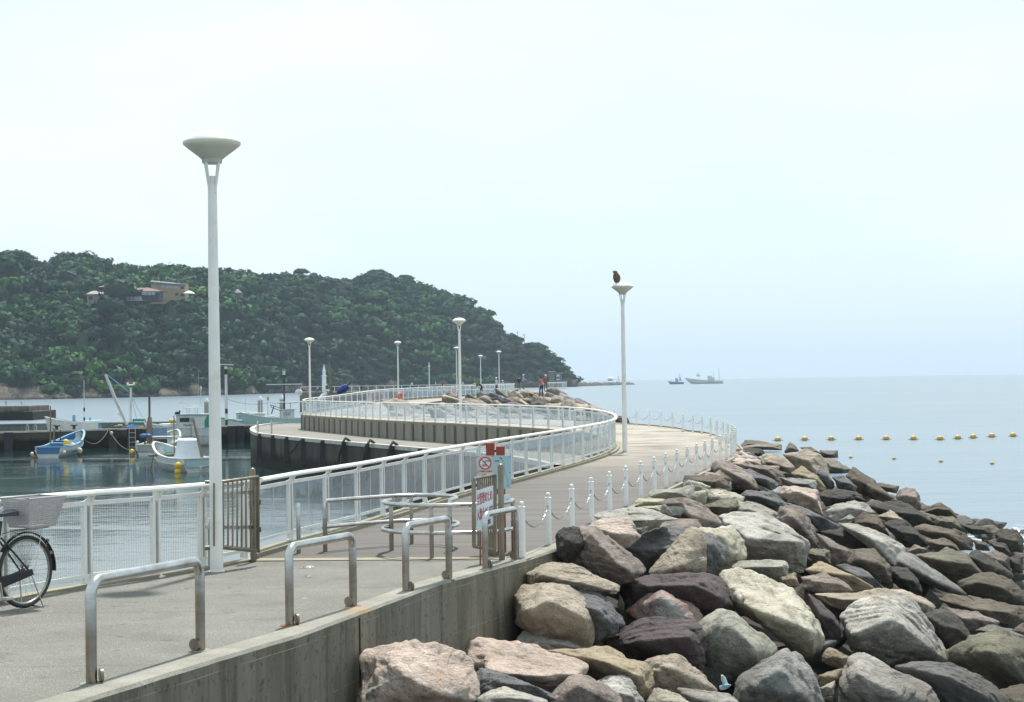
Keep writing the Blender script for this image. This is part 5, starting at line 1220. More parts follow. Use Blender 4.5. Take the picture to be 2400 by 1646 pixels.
# ------------------------------------------------------------------ far revetment mound inside the second bend
crest = [(955, 949, 112), (1082, 933, 128), (1148, 926, 142), (1214, 920, 160), (1249, 917, 172), (1290, 915.5, 172), (1312, 919, 165), (1334, 932, 150), (1345, 946, 132), (1389, 953, 116), (1411, 966, 106), (1440, 985, 100)]
foot = [(x, 893-.015*(x-1200)+F*(2.45+e_)/Yk, Yk) for x, Yk, e_ in ((940, 106, 0), (1035, 100, 0), (1118, 95.5, 0), (1181, 93, .1), (1240, 91, .2), (1295, 90, .3), (1330, 90.5, .3), (1365, 90.5, .4), (1400, 89.5, .6), (1425, 89, .8), (1445, 88.5, 1.2), (1470, 88, 1.8))]
def mpt(u, v):
    i = min(len(crest)-2, int(u)); f = u-i
    a = [crest[i][k]*(1-f)+crest[i+1][k]*f for k in range(3)]; b_ = [foot[i][k]*(1-f)+foot[i+1][k]*f for k in range(3)]
    x = a[0]*(1-v)+b_[0]*v; Y = a[2]*(1-v)+b_[2]*v; y = a[1]*(1-v)+b_[1]*v
    return atY(x, y, Y)
g_ = MB(); nu, nv = 34, 8; vs = []
for i in range(nu):
    for j in range(nv): p = mpt(11*i/(nu-1)*.999, j/(nv-1)); vs.append((p.x, p.y, p.z-.8))
g_.add(vs, [(i*nv+j, (i+1)*nv+j, (i+1)*nv+j+1, i*nv+j+1) for i in range(nu-1) for j in range(nv-1)])
tag(g_.build('rubble_bed', MATS['rubble_dark'], smooth=True), kind='structure')
u = 0.0; nfar = 0
while u < 11:
    x_step = .17
    for j in range(8):
        v = (j+rng.random()*.8)/8; uu = min(10.99, u+rng.uniform(-.08, .08)); p = mpt(uu, v)
        if rng.random() < .14: continue
        s_ = rng.uniform(.9, 1.6)*(1.1 if v < .35 else 1.0); p.z -= .3
        if p.z-s_*.5 < WATER: cc = 'dark'
        else: cc = rng.choice(['tan', 'mauve', 'tan', 'lgrey', 'grey', 'brown', 'ochre', 'slate', 'tan', 'mauve', 'grey'])
        if uu > 8.2: cc = rng.choice(['brown', 'mauve', 'dark', 'tan'])
        place_rock(p, s_, cc, (rng.uniform(-.3, .3), rng.uniform(.1, .8), rng.uniform(-.6, .6)), 'weathered boulder heaped in the far mound behind the curved glass railing', 'boulders of the far mound'); nfar += 1
    u += .5
# seaward flank of the mound
for k in range(60):
    f = k/59; cx = 1290+150*f+rng.uniform(-8, 8); Yk = 170-70*f; p = atY(cx, 930, Yk); off = rng.uniform(0, 5.5); z = 1.0-.45*off-.9*f
    stuff_rock(Vector((p.x+off*.8, Yk+rng.uniform(-4, 4), max(-2.6, z-.4))), rng.uniform(.8, 1.4), rng.choice(['brown', 'dark', 'mauve', 'tan', 'grey']), (rng.uniform(-.4, .4), rng.uniform(-.4, .4), rng.uniform(0, 6)))

cset = sorted(set(c for _, c in STUFF)); nf_ = ico(4)[1]; nvx = len(ico(4)[0])
V = np.concatenate([v for v, _ in STUFF]); Fa = np.concatenate([nf_+k*nvx for k in range(len(STUFF))]); me = np_mesh('wedged_boulders', V, Fa, [RM_[c] for c in cset])
me.polygons.foreach_set('material_index', np.concatenate([np.full(len(nf_), cset.index(c)) for _, c in STUFF]).astype(np.int32)); o = bpy.data.objects.new('wedged_boulders', me); col.objects.link(o)
tag(o, 'smaller boulders wedged in the gaps beneath the big ones', 'boulders', kind='stuff')
# ------------------------------------------------------------------ lower quay inside the bend
LQ = -.8
def q_(x, y): return atz(x, y, LQ)
qe = [q_(664, 993.5), q_(640, 994.2), q_(612, 997.5), q_(595, 1001.5), q_(587, 1006), q_(586.5, 1010), q_(592, 1015), q_(602, 1018.7), q_(640, 1023), q_(700, 1030), q_(780, 1037), q_(860, 1044), q_(969, 1053.5), q_(1057, 1061), q_(1140, 1068.5), q_(1230, 1080), q_(1300, 1096)]
qe = smooth(qe, 1)
back = [p for p in Lin if 56 < p.y < 135]
poly = qe+[Vector((p.x+.05, p.y, LQ)) for p in back if p.y < 122]+[Vector((-15.5, 123, LQ)), Vector((-15.5, 132, LQ))]
bm = bmesh.new(); vs = [bm.verts.new((p.x, p.y, LQ)) for p in poly]; bm.faces.new(vs); bmesh.ops.triangulate(bm, faces=bm.faces[:])
bmesh.ops.recalc_face_normals(bm, faces=bm.faces)
me = bpy.data.meshes.new('lower_quay'); bm.to_mesh(me); bm.free(); me.materials.append(QUAY); o = bpy.data.objects.new('lower_quay', me); col.objects.link(o); tag(o, kind='structure')
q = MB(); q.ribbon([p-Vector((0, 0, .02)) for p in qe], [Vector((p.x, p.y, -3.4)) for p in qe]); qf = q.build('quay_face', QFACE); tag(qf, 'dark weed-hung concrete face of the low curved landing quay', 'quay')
KW = mat('quay_edge_white', (.52, .50, .46), (.38, .36, .32), rough=.8, scale=2)
q = MB(); qi = offset(qe, .22 if True else 0); qi = [Vector((p.x, p.y, LQ+.11)) for p in offset(qe, -.28)]; qo = [Vector((p.x, p.y, LQ+.11)) for p in offset(qe, .04)]
q.ribbon(qi, qo); q.ribbon(qo, [p-Vector((0, 0, .2)) for p in qo]); q.ribbon([p-Vector((0, 0, .15)) for p in qi], qi); q.build('edge_kerb', KW, qf)
# rubber fenders with slack ropes
fd = [pp_ for pp_ in resample(qe, 3.6) if pp_.y < 112 and pp_.x > -17.5]
for i, p in enumerate(fd[:9]):
    q = MB(); q.box((0, 0, -.75), (.5, .25, 1.5), taper=.85); q.box((0, -.05, -.02), (.3, .2, .25)); o = q.build('fender', BLACK, None, bevel=.04, loc=(p.x, p.y-.1, LQ)); tag(o, 'black rubber fender on the curved landing quay, %s from its rounded left end' % ORD[i], 'fender', 'fenders of the landing quay')
ROPE = mat('old_rope', (.20, .18, .14), rough=.9); DROPE = mat('dark_rope', (.03, .03, .03), rough=.9)
def rope(a, b_, sag, r, m_, label, n=14):
    a = Vector(a); b_ = Vector(b_); pts = [a.lerp(b_, k/n)-Vector((0, 0, sag*(1-(2*k/n-1)**2))) for k in range(n+1)]; pts = [p-a for p in pts]
    q = MB(); q.tube(pts, r, 5); return tag(q.build('rope', m_, None, loc=a, smooth=True), label, 'rope')
rope(q_(611, 1019), q_(704, 1031), 1.2, .025, DROPE, 'slack dark rope looped along the rounded end of the landing quay')
for i, (x, y) in enumerate(((686, 1029), (700, 1029.5))): pass
for x in (818, 876, 930):                                   # coiled ropes dropping over the edge
    a = q_(x, 1040+(x-818)*.09); q = MB(); q.tube([(0, .5, .12), (-.2, .1, .3), (-.3, -.25, .1), (-.5, -.35, -.6), (-.55, -.35, -1.3)], .07, 6); tag(q.build('rope', DROPE, None, smooth=True, loc=a), 'thick black rope hanging over the landing quay edge, %s of three' % {818: 'left', 876: 'middle', 930: 'right'}[x], 'rope', 'ropes hanging over the quay edge')
q = MB(); 
for k in range(2): q.tube([(k*.9, 0, 0), (k*.9, 0, .7), (k*.9, .12, .85), (k*.9, .3, .85), (k*.9, .42, .7), (k*.9, .42, 0)], .035, 8)
tag(q.build('ladder_rail', STEEL2, None, smooth=True, loc=q_(603, 1018.5)), 'pair of hooped steel ladder rails on the rounded quay end', 'ladder')

LM = -1.25
# ------------------------------------------------------------------ thin harbour mole behind the moored boats
A = atz(-120, 1018.5, LM); B = atz(664, 996, LM); d_ = (B-A); d_.z = 0; dn = d_.normalized(); nn = Vector((-dn.y, dn.x, 0)); B2 = B+dn*10
q = MB(); q.add([A-Vector((0, 0, 2.6)), B2-Vector((0, 0, 2.6)), B2, A, A+nn*3-Vector((0, 0, 2.6)), B2+nn*3-Vector((0, 0, 2.6)), B2+nn*3, A+nn*3], [(0, 1, 2, 3), (3, 2, 6, 7), (4, 7, 6, 5)])
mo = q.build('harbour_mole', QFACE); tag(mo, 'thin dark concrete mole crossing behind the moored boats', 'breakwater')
q = MB(); q.bar(A+nn*.15+Vector((0, 0, .03)), B2+nn*.15+Vector((0, 0, .03)), .34, .14); q.build('edge_kerb', KW, mo)
q = MB(); q.add([A+nn*.3+Vector((0, 0, .004)), B2+nn*.3+Vector((0, 0, .004)), B2+nn*3+Vector((0, 0, .004)), A+nn*3+Vector((0, 0, .004))], [(0, 1, 2, 3)]); q.build('top_slab', QUAY, mo)
def mole(x, off=0.0):                                       # point on the mole's near edge at pixel column x
    lo, hi = 0.0, 1.0; L = (B2-A)
    for _ in range(40):
        m_ = (lo+hi)/2; p = A+L*m_; X = p.x/p.y*F+1200
        if X < x: lo = m_
        else: hi = m_
    return A+L*lo+nn*off
for i, x in enumerate((18, 262, 305, 322, 540, 560)):
    p = mole(x, -.1); q = MB(); q.box((0, 0, -.8), (.75, .3, 1.7)); tag(q.build('fender', BLACK, None, loc=p, bevel=.05), 'black rubber fender on the thin mole, %s from the left' % ORD[i], 'fender', 'fenders of the thin mole')
q = MB(); 
for k in range(4): q.tube([(0, 0, -.3-k*.42), (.55, 0, -.3-k*.42)], .03, 6)
q.bar((0, 0, .2), (0, 0, -1.8), .05, .05, up=(0, 1, 0)); q.bar((.55, 0, .2), (.55, 0, -1.8), .05, .05, up=(0, 1, 0)); tag(q.build('ladder', mat('ladder_metal', (.5, .5, .48)), None, loc=mole(299, -.2)), 'steel rung ladder on the dark face of the thin mole', 'ladder')
for i, x in enumerate((62, 81)):
    p = mole(x, .3); q = MB(); q.tube([(0, 0, 0), (0, 0, .55), (.08, 0, .62), (.16, 0, .55), (.16, 0, 0)], .028, 8); tag(q.build('ladder_rail', STEEL2, None, loc=p, smooth=True), 'hooped steel grab rail on the thin mole, %s one' % ('left', 'right')[i], 'rail', 'grab rails on the mole')
for i, x in enumerate((408, 443, 137, 178)):
    p = mole(x, .9); q = MB(); q.lathe([(.22, 0), (.15, .08), (.12, .35), (.24, .42), (.26, .5), (.1, .56)], (0, 0, 0), 12); q.bar((-.3, 0, .48), (.3, 0, .48), .1, .1); tag(q.build('mooring_bitt', BLACK, None, loc=p, smooth=True), 'black iron mooring bitt on the mole, %s of four from the left' % {0: 'third', 1: 'fourth', 2: 'first', 3: 'second'}[i], 'bollard', 'mooring bitts on the mole')
# old stone mole at the far left, two people on its end
p0 = atz(-160, 1062, WATER); YS = 262.0
a = atY(-250, 953, YS); b_ = atY(66, 951, YS)
STONE = mat('mole_masonry', (.20, .18, .16), (.12, .11, .10), rough=.9, scale=.6)
def _brick(t, s):
    g = N(t, 'ShaderNodeNewGeometry'); sp = N(t, 'ShaderNodeSeparateXYZ'); t.links.new(g.outputs['Position'], sp.inputs[0]); cb = N(t, 'ShaderNodeCombineXYZ'); t.links.new(sp.outputs['X'], cb.inputs[0]); t.links.new(sp.outputs['Z'], cb.inputs[1])
    br = N(t, 'ShaderNodeTexBrick', i_Scale=1.0); br.inputs['Brick Width'].default_value = 1.5; br.inputs['Row Height'].default_value = .75; br.inputs['Mortar Size'].default_value = .05; t.links.new(cb.outputs[0], br.inputs['Vector'])
    return layer(t, s, br.outputs['Fac'], (.07, .065, .06))
extra(STONE, _brick); extra(STONE, lambda t, s: tidal(t, s, -1.6, -.6, (.02, .019, .016)))
q = MB(); ztop = b_.z; q.box(((a.x+b_.x)/2, YS+6, (ztop+WATER-1)/2), (b_.x-a.x, 12, ztop-WATER+1)); q.box((b_.x+.3, YS+5.5, (ztop-.9+WATER-1)/2), (1.6, 13.4, ztop-.9-WATER+1)); tag(q.build('stone_mole', STONE, None, bevel=.1), 'old block-built stone mole at the left edge', 'breakwater')
STZ = ztop

# ------------------------------------------------------------------ people
def fmat(nm, c): return mat('cloth_'+nm, c, tuple(x*.8 for x in c), rough=.9, scale=6)
SKIN = mat('skin', (.42, .27, .19), rough=.6); HAIR = mat('hair_dark', (.03, .022, .018), rough=.6)
def person(P, face, pose, top, leg, label, hat=None, hgt=1.68, hair=True):
    """skinned figure; face = heading in plan; pose: stand, cast, bend, sit"""
    root = empty('person', P, face, label, 'person', 'people out on the moles'); k = hgt/1.7
    J = {'pel': (0, 0, .93), 'waist': (0, 0, 1.08), 'chest': (0, 0, 1.30), 'neck': (0, 0, 1.45), 'hb': (.01, 0, 1.55), 'ht': (.01, 0, 1.69)}
    lean = {'bend': .95, 'cast': .12, 'stand': .03, 'sit': .25, 'hold': .10}[pose]
    def tilt(p):
        z = p[2]-.93; return (p[0]+sin(lean)*z+p[0]*0, p[1], .93+z*cos(lean)) if z > 0 else p
    J = {n: tilt(p) for n, p in J.items()}
    def sh(y): b0 = tilt((0, y, 1.40)); return b0
    arms = {'stand': [(-.0, .24, 1.12), (.08, .22, .86)], 'bend': [(.5, .17, 1.02), (.62, .12, .78)], 'cast': [(.16, .22, 1.14), (.40, .12, 1.20)], 'sit': [(.2, .2, 1.1), (.36, .12, .98)], 'hold': [(.14, .24, 1.12), (.36, .1, 1.14)]}[pose]
    V = []; E = []; Rr_ = []
    def ad(p, r, par=None):
        V.append(p); Rr_.append(r)
        if par is not None: E.append((par, len(V)-1))
        return len(V)-1
    pe = ad(J['pel'], .135); wa = ad(J['waist'], .12, pe); ch = ad(J['chest'], .15, wa); ne = ad(J['neck'], .055, ch); hb = ad(J['hb'], .085, ne); ad(J['ht'], .07, hb)
    for s_ in (-1, 1):
        a0_ = ad((sh(s_*.18)[0], s_*.18, sh(s_*.18)[2]), .062, ch); e_ = ad((arms[0][0], s_*arms[0][1], arms[0][2]), .046, a0_); w__ = ad((arms[1][0], s_*arms[1][1], arms[1][2]), .034, e_); ad((arms[1][0]+.07, s_*arms[1][1]*.9, arms[1][2]-.03), .038, w__)
        st = .10 if s_ > 0 else -.06
        if pose == 'sit': kn = (.42, s_*.12, .90); an = (.45, s_*.12, .48); ft = (.6, s_*.12, .45)
        else: kn = (.03+st*.6, s_*.10, .50); an = (-.02+st, s_*.11, .09); ft = (.15+st, s_*.12, .045)
        h_ = ad((0, s_*.09, .88), .095, pe); k_ = ad(kn, .066, h_); a_ = ad(an, .048, k_); ad(ft, .042, a_)
    me = bpy.data.meshes.new('body'); me.from_pydata([Vector(v)*k for v in V], E, []); o = bpy.data.objects.new('body', me); col.objects.link(o)
    o.modifiers.new('skin', 'SKIN'); sv = me.skin_vertices[0].data
    for i, r in enumerate(Rr_): sv[i].radius = (r*k, r*k)
    sv[0].use_root = True
    sb = o.modifiers.new('sub', 'SUBSURF'); sb.levels = 1; sb.render_levels = 1
    bpy.context.view_layer.update(); m2 = bpy.data.meshes.new_from_object(o.evaluated_get(bpy.context.evaluated_depsgraph_get())); bpy.data.objects.remove(o)
    for m_ in (SKIN, top, leg, BLACK): m2.materials.append(m_)
    jn = Vector(J['neck'])*k; ar = Vector(arms[1])*k
    for f in m2.polygons:
        c = f.center; f.use_smooth = True
        hand = (abs(c.x-ar.x) < .14*k and abs(abs(c.y)-abs(ar.y)) < .07*k and abs(c.z-ar.z) < .12*k)
        headp = (c-Vector(J['hb'])*k).length < .17*k or (c-Vector(J['ht'])*k).length < .14*k
        f.material_index = 0 if (hand or headp) else 3 if (c.z < .08*k and pose != 'sit') else 2 if ((c.z < .93*k and (abs(c.x) < .25*k or pose == 'sit') and not (abs(c.y) > .2*k)) or c.z < .7*k) else 1
    o = bpy.data.objects.new('body', m2); col.objects.link(o); o.parent = root
    ht = Vector(J['ht'])*k; hb_ = Vector(J['hb'])*k
    q = MB(); q.ball((hb_+ht)/2+Vector((-.02, 0, .03)), .098*k, (1, .92, 1.0), 12, 8)
    if hat is not None: q.build('hat', hat, root, smooth=True); q = MB(); q.lathe([(.15*k, 0), (.09*k, .03)], (hb_+ht)/2+Vector((0, 0, .045)), 14); q.build('hat_brim', hat, root)
    elif hair: q.build('hair', HAIR, root, smooth=True)
    q = MB(); fx = hb_+Vector((.085*k, 0, .02)); q.ball(fx+Vector((0, 0, -.01)), .016*k, (1.1, .8, 1.3), 6, 5); q.build('nose', SKIN, root)
    return root
def rod(P, tip, label):
    q = MB(); d_ = Vector(tip)-Vector(P); q.tube([(0, 0, 0), d_*.5, d_], [.016, .011, .005], 6); tag(q.build('fishing_rod', BLACK, None, loc=P), label, 'fishing rod')
C_ = dict(black=fmat('black', (.02, .02, .025)), white=fmat('white', (.62, .66, .72)), blue=fmat('light_blue', (.25, .42, .62)), yellow=fmat('yellow', (.70, .55, .02)), red=fmat('brick_red', (.32, .11, .07)), plaid=fmat('rose_plaid', (.42, .20, .16)), jean=fmat('denim', (.03, .045, .10)), khaki=fmat('khaki', (.16, .15, .12)), maroon=fmat('maroon', (.16, .02, .03)), pinkish=fmat('pink', (.55, .36, .36)), navy=fmat('navy', (.02, .025, .08)))
def base(x, yfoot, Y, z=None): p = atY(x, yfoot, Y); 
def pz(x, Y, z): return Vector(((x-1200)/F*Y, Y, z))
def pf(x, yf, Y): return atY(x, yf, Y)
person(pf(1269, 930, 132), 2.2, 'cast', C_['plaid'], C_['jean'], 'person in a brick-red check shirt and jeans standing on the far boulders with a rod', hgt=1.68)
person(pf(1279, 917.5, 166), -1.2, 'stand', C_['red'], C_['khaki'], 'person in a red-brown top and pale hat just behind the check-shirted angler', hat=C_['white'], hgt=1.72)
person(pf(1216.5, 917, 186), 1.6, 'stand', C_['black'], C_['khaki'], 'person in a black t-shirt and grey shorts at the bar railing', hgt=1.75)
person(pf(1226, 913, 188), .3, 'hold', C_['blue'], C_['khaki'], 'person in a light blue shirt and white hat beside the one in black', hat=C_['white'], hgt=1.78)
person(pf(1129, 925.5, 158), 2.8, 'bend', C_['black'], C_['black'], 'person in dark clothes bending over on the mound top beneath the small far lamp', hgt=1.6)
person(pf(1164, 922, 170), 2.9, 'stand', C_['white'], C_['navy'], 'person in a pale shirt, white cap and dark trousers leaning by the railing end', hat=C_['white'], hgt=1.7)
zf = 1.25
for (x, yt, Y, top, lb, hat, ps) in ((1178, 892, 200, 'white', 'person in white with a white hat seen over the railing right of the pale-shirted one', 'white', 'stand'), (1116, 895, 292, 'yellow', 'person bent forward in a bright yellow top', None, 'bend'), (1021, 893, 290, 'white', 'person in white sitting behind the railing right of the plain mast', None, 'stand'), (1037, 894, 292, 'maroon', 'person in a maroon top by the far railing', None, 'stand'), (1085, 892.5, 290, 'white', 'person in white just right of the third lamp pole', None, 'stand'), (847, 902, 296, 'navy', 'person in navy at the far railing left of the fourth lamp', None, 'stand'), (744, 903, 296, 'pinkish', 'small person left of the little lighthouse', None, 'stand'), (766, 901, 290, 'navy', 'person with fair hat right of the little lighthouse', 'yellow', 'stand'), (966, 894, 270, 'white', 'person in white and black leaning back with a rod near the mast', None, 'cast')):
    p = atY(x, yt, Y); h_ = 1.7; person(Vector((p.x, Y, p.z-h_*(.84 if ps == 'bend' else 1.0))), rng.uniform(0, 6), ps, C_[top], C_['jean'], lb, hat=C_[hat] if hat else None, hgt=h_)
rod(atY(966, 897, 270), atY(957, 882, 268), 'fishing rod raised by the angler in white and black')
rod(pf(1272, 911, 131.8), pf(1283, 906, 129), 'short rod held by the check-shirted angler')
person(Vector((atY(14, 950, 266).x, 266, STZ)), 1.5, 'stand', C_['pinkish'], C_['khaki'], 'person bending at the left end of the stone mole', hgt=.95)
person(Vector((atY(50.5, 950, 266).x, 266, STZ)), -1.5, 'stand', C_['white'], C_['pinkish'], 'person in white and pink at the tip of the stone mole', hgt=1.05)

# ------------------------------------------------------------------ far pier with the little lighthouse
YP = 300.0; a = atY(702, 921, YP); b_ = atY(1215, 917, YP+5)
q = MB(); q.box(((a.x+b_.x)/2, YP+3, (a.z+WATER-1)/2), (b_.x-a.x, 5.5, a.z-WATER+1)); fpz = a.z
FPM = mat('far_pier_concrete', (.17, .155, .14), (.11, .10, .09), rough=.9, scale=.3)
tag(q.build('far_pier', FPM), 'distant dark-sided concrete pier carrying the little lighthouse', 'breakwater')
pts = [Vector((a.x+.2+k*1.6, YP+.4, fpz)) for k in range(int((b_.x-a.x)/1.6))]
root = empty('far_pier_railing', pts[0], 0, 'thin white railing along the distant pier, crossing the foot of the hill', 'railing'); root.name = 'pier_railing'
q = MB(); q.bar(Vector(), pts[-1]-pts[0], .05, .05); 
q = MB(); E_ = pts[-1]-pts[0]; q.bar(Vector((0, 0, 1.12)), E_+Vector((0, 0, 1.12)), .1, .09); q.bar(Vector((0, 0, .2)), E_+Vector((0, 0, .2)), .05, .05); q.build('handrail', WHITE, root)
for p in pts:
    q = MB(); q.bar(p-pts[0], p-pts[0]+Vector((0, 0, 1.1)), .09, .09, up=(0, 1, 0)); q.build('post', WHITE, root)
p = atY(760, 921, YP+2); s_ = (YP+2)/F
root = empty('lighthouse', (p.x, p.y, fpz), 0, 'little white lighthouse with a pointed cap on the distant pier', 'lighthouse')
LW = mat('lighthouse_white', (.80, .82, .84), rough=.5)
q = MB(); q.lathe([(.42, 0), (.40, 3.0), (.52, 3.1), (.52, 3.25)], (0, 0, 0), 20); q.build('tower', LW, root, smooth=True)
q = MB(); q.lathe([(.30, 3.25), (.29, 4.0), (.36, 4.05)], (0, 0, 0), 16); q.build('lantern', LW, root, smooth=True)
q = MB(); q.lathe([(.33, 4.05), (.18, 4.6), (.02, 5.4)], (0, 0, 0), 16); q.build('cap', LW, root, smooth=True)
def post(x, yt, yb, Y, r, m_, nm, label, cat): t_ = atY(x, yt, Y); b2 = atY(x, yb, Y); q = MB(); q.lathe([(r, 0), (r*.85, t_.z-b2.z)], (0, 0, 0), 10); return tag(q.build(nm, m_, None, smooth=True, loc=b2), label, cat)
OL = mat('olive_timber', (.22, .20, .10), (.15, .13, .07))
post(773.5, 849, 938, 160, .10, OL, 'mast', 'tall olive mast standing right of the little lighthouse, left of its twin', 'mast')
post(777.3, 863, 938, 160.5, .07, OL, 'mast', 'shorter olive mast twinned on the right of the tall one', 'mast')
root = empty('mast', atY(1006.5, 921, 299), 0, 'thin white mast with a small cross-head on the distant pier', 'mast'); h_ = (921-850)/F*299
q = MB(); q.lathe([(.10, 0), (.08, h_)], (0, 0, 0), 10); q.build('pole', LW, root); q = MB(); q.box((0, 0, h_*.88), (.55, .12, .14)); q.box((0, 0, h_*.82), (.2, .2, .3)); q.build('crosshead', LW, root)
# folded blue tarpaulin boom, white davit
root = empty('derrick', atY(795, 925, 160), 0, 'slanted boom wrapped in dark blue sheet behind the second bend', 'derrick')
O_ = root.location; P1 = atY(786, 931, 160)-O_; P2 = atY(820, 894, 160)-O_; P3 = atY(795, 917, 160)-O_; P4 = atY(816, 905, 160)-O_
BT = mat('blue_sheet', (.03, .06, .26), (.02, .035, .15), rough=.7, scale=3)
q = MB(); q.tube([P1, P2], .07, 8); q.build('boom', OL, root); q = MB(); q.tube([P1.lerp(P3, .5), P3, P3.lerp(P4, .6), P4], [.12, .3, .42, .22], 8); q.build('sheet', BT, root, smooth=True)
root = empty('davit', atY(750, 940, 150), 0, 'white curved davit near the foot of the little lighthouse', 'davit'); O_ = root.location
q = MB(); q.tube([atY(750, 940, 150)-O_, atY(757, 928, 150)-O_, atY(766, 921, 150)-O_], [.3, .22, .14], 8); q.build('arm', LW, root, smooth=True); q = MB(); q.box(atY(765, 915, 150)-O_, (.55, .3, .18)); q.build('head', LW, root)
lr = atY(938, 929.5, 140); q = MB(); torus(q, (0, 0, 0), .3, .09, 20, 8); o = q.build('life_ring', mat('life_orange', (.75, .14, .05)), None, smooth=True, loc=lr); o.rotation_euler = (0, 0, 1.2); tag(o, 'orange life ring hanging on the far railing below the fourth lamp', 'life ring')
o = copy_tree(o); o.location = atY(1063.5, 916, 165); tag(o, 'small orange-pink life ring on the far railing near the third lamp pole', 'life ring')
q = MB(); q.box((0, 0, .12), (.5, .3, .25)); tag(q.build('flag', mat('orange_flag', (.75, .12, .04)), None, loc=atY(714, 911, 280)), 'small orange flag by the left end of the distant pier', 'flag')

# ------------------------------------------------------------------ buoys
BY = mat('buoy_yellow', (.60, .40, .10), (.50, .32, .08), rough=.5); BZ = mat('buoy_band', (.05, .05, .04))
bu = [(1823, 1032.6), (1886, 1031.5), (1948.5, 1031), (2012.5, 1030.3), (2077, 1029.8), (2141, 1030), (2203.5, 1030.4), (2245, 1028.3), (2281, 1026.3), (2324.5, 1024), (2374.5, 1022.5)]
rt = empty('buoy', (0, 0, 0), 0, 'x', 'buoy', 'large yellow buoys in the far line'); q = MB(); q.ball((0, 0, .05), .27, (1.0, .8, .78), 16, 10); q.build('float', BY, rt, smooth=True)
q = MB(); q.tube([(-.42, 0, -.04), (.42, 0, -.04)], .025, 6); q.build('rope', BZ, rt)
for i, (x, y) in enumerate(bu):
    o = rt if i == 0 else copy_tree(rt); o.location = atz(x, y+1.5, WATER)+Vector((0, 0, .1)); o['label'] = 'yellow float in the far row on the open sea, %s from the left' % ORD[i]; o['category'] = 'buoy'
for i, (x, y) in enumerate([(1994, 1073.5), (2095.5, 1076.5), (2205, 1083), (2325.5, 1088)]):
    o = copy_tree(rt); o.location = atz(x, y+.8, WATER)+Vector((0, 0, .05)); o.scale = (.42, .42, .42); o['group'] = 'small yellow floats in the near line'; o['label'] = 'small yellow float in the near row, %s from the left' % ORD[i]
# ------------------------------------------------------------------ wooded headland
def proj(p):
    v = RM.transposed() @ (Vector(p)-Vector((0, 0, H))); return 1200-F*v.x/v.z, 823+F*v.y/v.z
sky_d = [(-680, 540), (-300, 560), (0, 578), (35, 568), (90, 584), (110, 591), (150, 573), (185, 572), (250, 591), (300, 596), (380, 601), (440, 612), (465, 610), (500, 616), (550, 611), (580, 614), (650, 614), (705, 616), (760, 627), (800, 629), (840, 614), (890, 624), (925, 626), (950, 641), (1000, 653), (1060, 674), (1100, 702), (1130, 731), (1160, 761), (1185, 779), (1200, 778), (1225, 779), (1250, 797), (1280, 825), (1300, 848), (1310, 868)]
sx_ = np.array([a*1.0327 for a, b in sky_d]); sy_ = np.array([b*1.0327 for a, b in sky_d])
def shoreY(x): return np.interp(x, [-700, 0, 150, 415, 661, 880, 1100, 1290, 1353], [660, 725, 738, 800, 934, 1040, 1150, 1212, 1230])
def depthY(x): return np.interp(x, [-700, 0, 420, 900, 1100, 1220, 1300, 1345, 1353], [300, 290, 270, 240, 170, 90, 45, 14, 6])
def yh_(x): return 893-.015*(x-1200)
def fb1(x, seed): return fbm(np.stack([np.asarray(x, dtype=float), np.zeros(np.shape(x))+seed, np.zeros(np.shape(x))], 1), 3, seed)
def terr(x, t):
    """x: pixel column(s), t: 0 shore .. 1 crest .. 1.6 behind"""
    x = np.asarray(x, dtype=float); t = np.asarray(t, dtype=float)
    Y0 = shoreY(x); D = depthY(x); Yc = Y0+D; big = np.clip(D/240, 0, 1)
    Y = Y0+D*t + big*(44*fb1(x/120, 3)*np.sin(np.clip(t, 0, 1)*pi)*(1-.7*np.clip(t, 0, 1)) + 14*fb1(x/40, 5)*np.sin(np.clip(t*1.3, 0, 1)*pi))
    zc = H+(yh_(x)-np.interp(x, sx_, sy_))*Yc/F-np.interp(D, [0, 60, 200], [1.0, 3.5, 6.5]); zc = np.maximum(zc, WATER+2)
    tt = np.clip(t, 0, 1); prof = 1-(1-tt)**1.75
    z = WATER+(zc-WATER)*prof
    bl = np.interp(x, [-700, 20, 50, 85, 105, 300, 410, 450, 490, 600, 680, 700, 730, 900, 1120, 1180, 1240, 1280, 1330, 1353], [4, 7, 15, 11, 2.4, 2, 2.4, 9, 3.5, 2.2, 4, 9, 2, 2, 2.4, 7, 6, 6, 9, 5])
    bluff = WATER+bl*np.clip(t/.03, 0, 1)**.7
    z = np.where(t < .25, np.maximum(z, bluff-0*t), z)
    z = z+big*np.sin(tt*pi)*(1-.8*tt)*(20*fbm(np.stack([x/90, t*3, 0*x], 1), 3, 8))
    z = np.where(t > 1, zc-(t-1)*D*.75, z)
    X = (x-1200)/F*Y*1.0
    # columns run along camera azimuths only to lay out the plan; the ground itself is an ordinary height surface
    return X, Y, z, bl
cx_ = np.arange(-690, 1354, 3.0); ts = np.concatenate([np.linspace(-.012, .09, 26), np.linspace(.1, 1, 60), np.linspace(1.05, 1.6, 8)])
GX, GT = np.meshgrid(cx_, ts, indexing='ij'); X, Y, Z, BL = terr(GX.ravel(), GT.ravel())
P3_ = np.stack([X/7, Y/7, Z/5], 1); rk = fbm(P3_, 5, 31); rk2 = fbm(P3_*.35, 3, 37)
low = np.clip(1-(Z-WATER)/(BL+6), 0, 1)
Z = Z+low*(2.4*np.abs(rk)+1.5*rk2)*np.clip((GT.ravel()+.012)/.02, 0, 1); Y = Y+low*(4.0*rk+3*rk2); Z = np.where(GT.ravel() < -.005, WATER-3, Z)
nx, nt_ = len(cx_), len(ts); idx = np.arange(nx*nt_).reshape(nx, nt_)
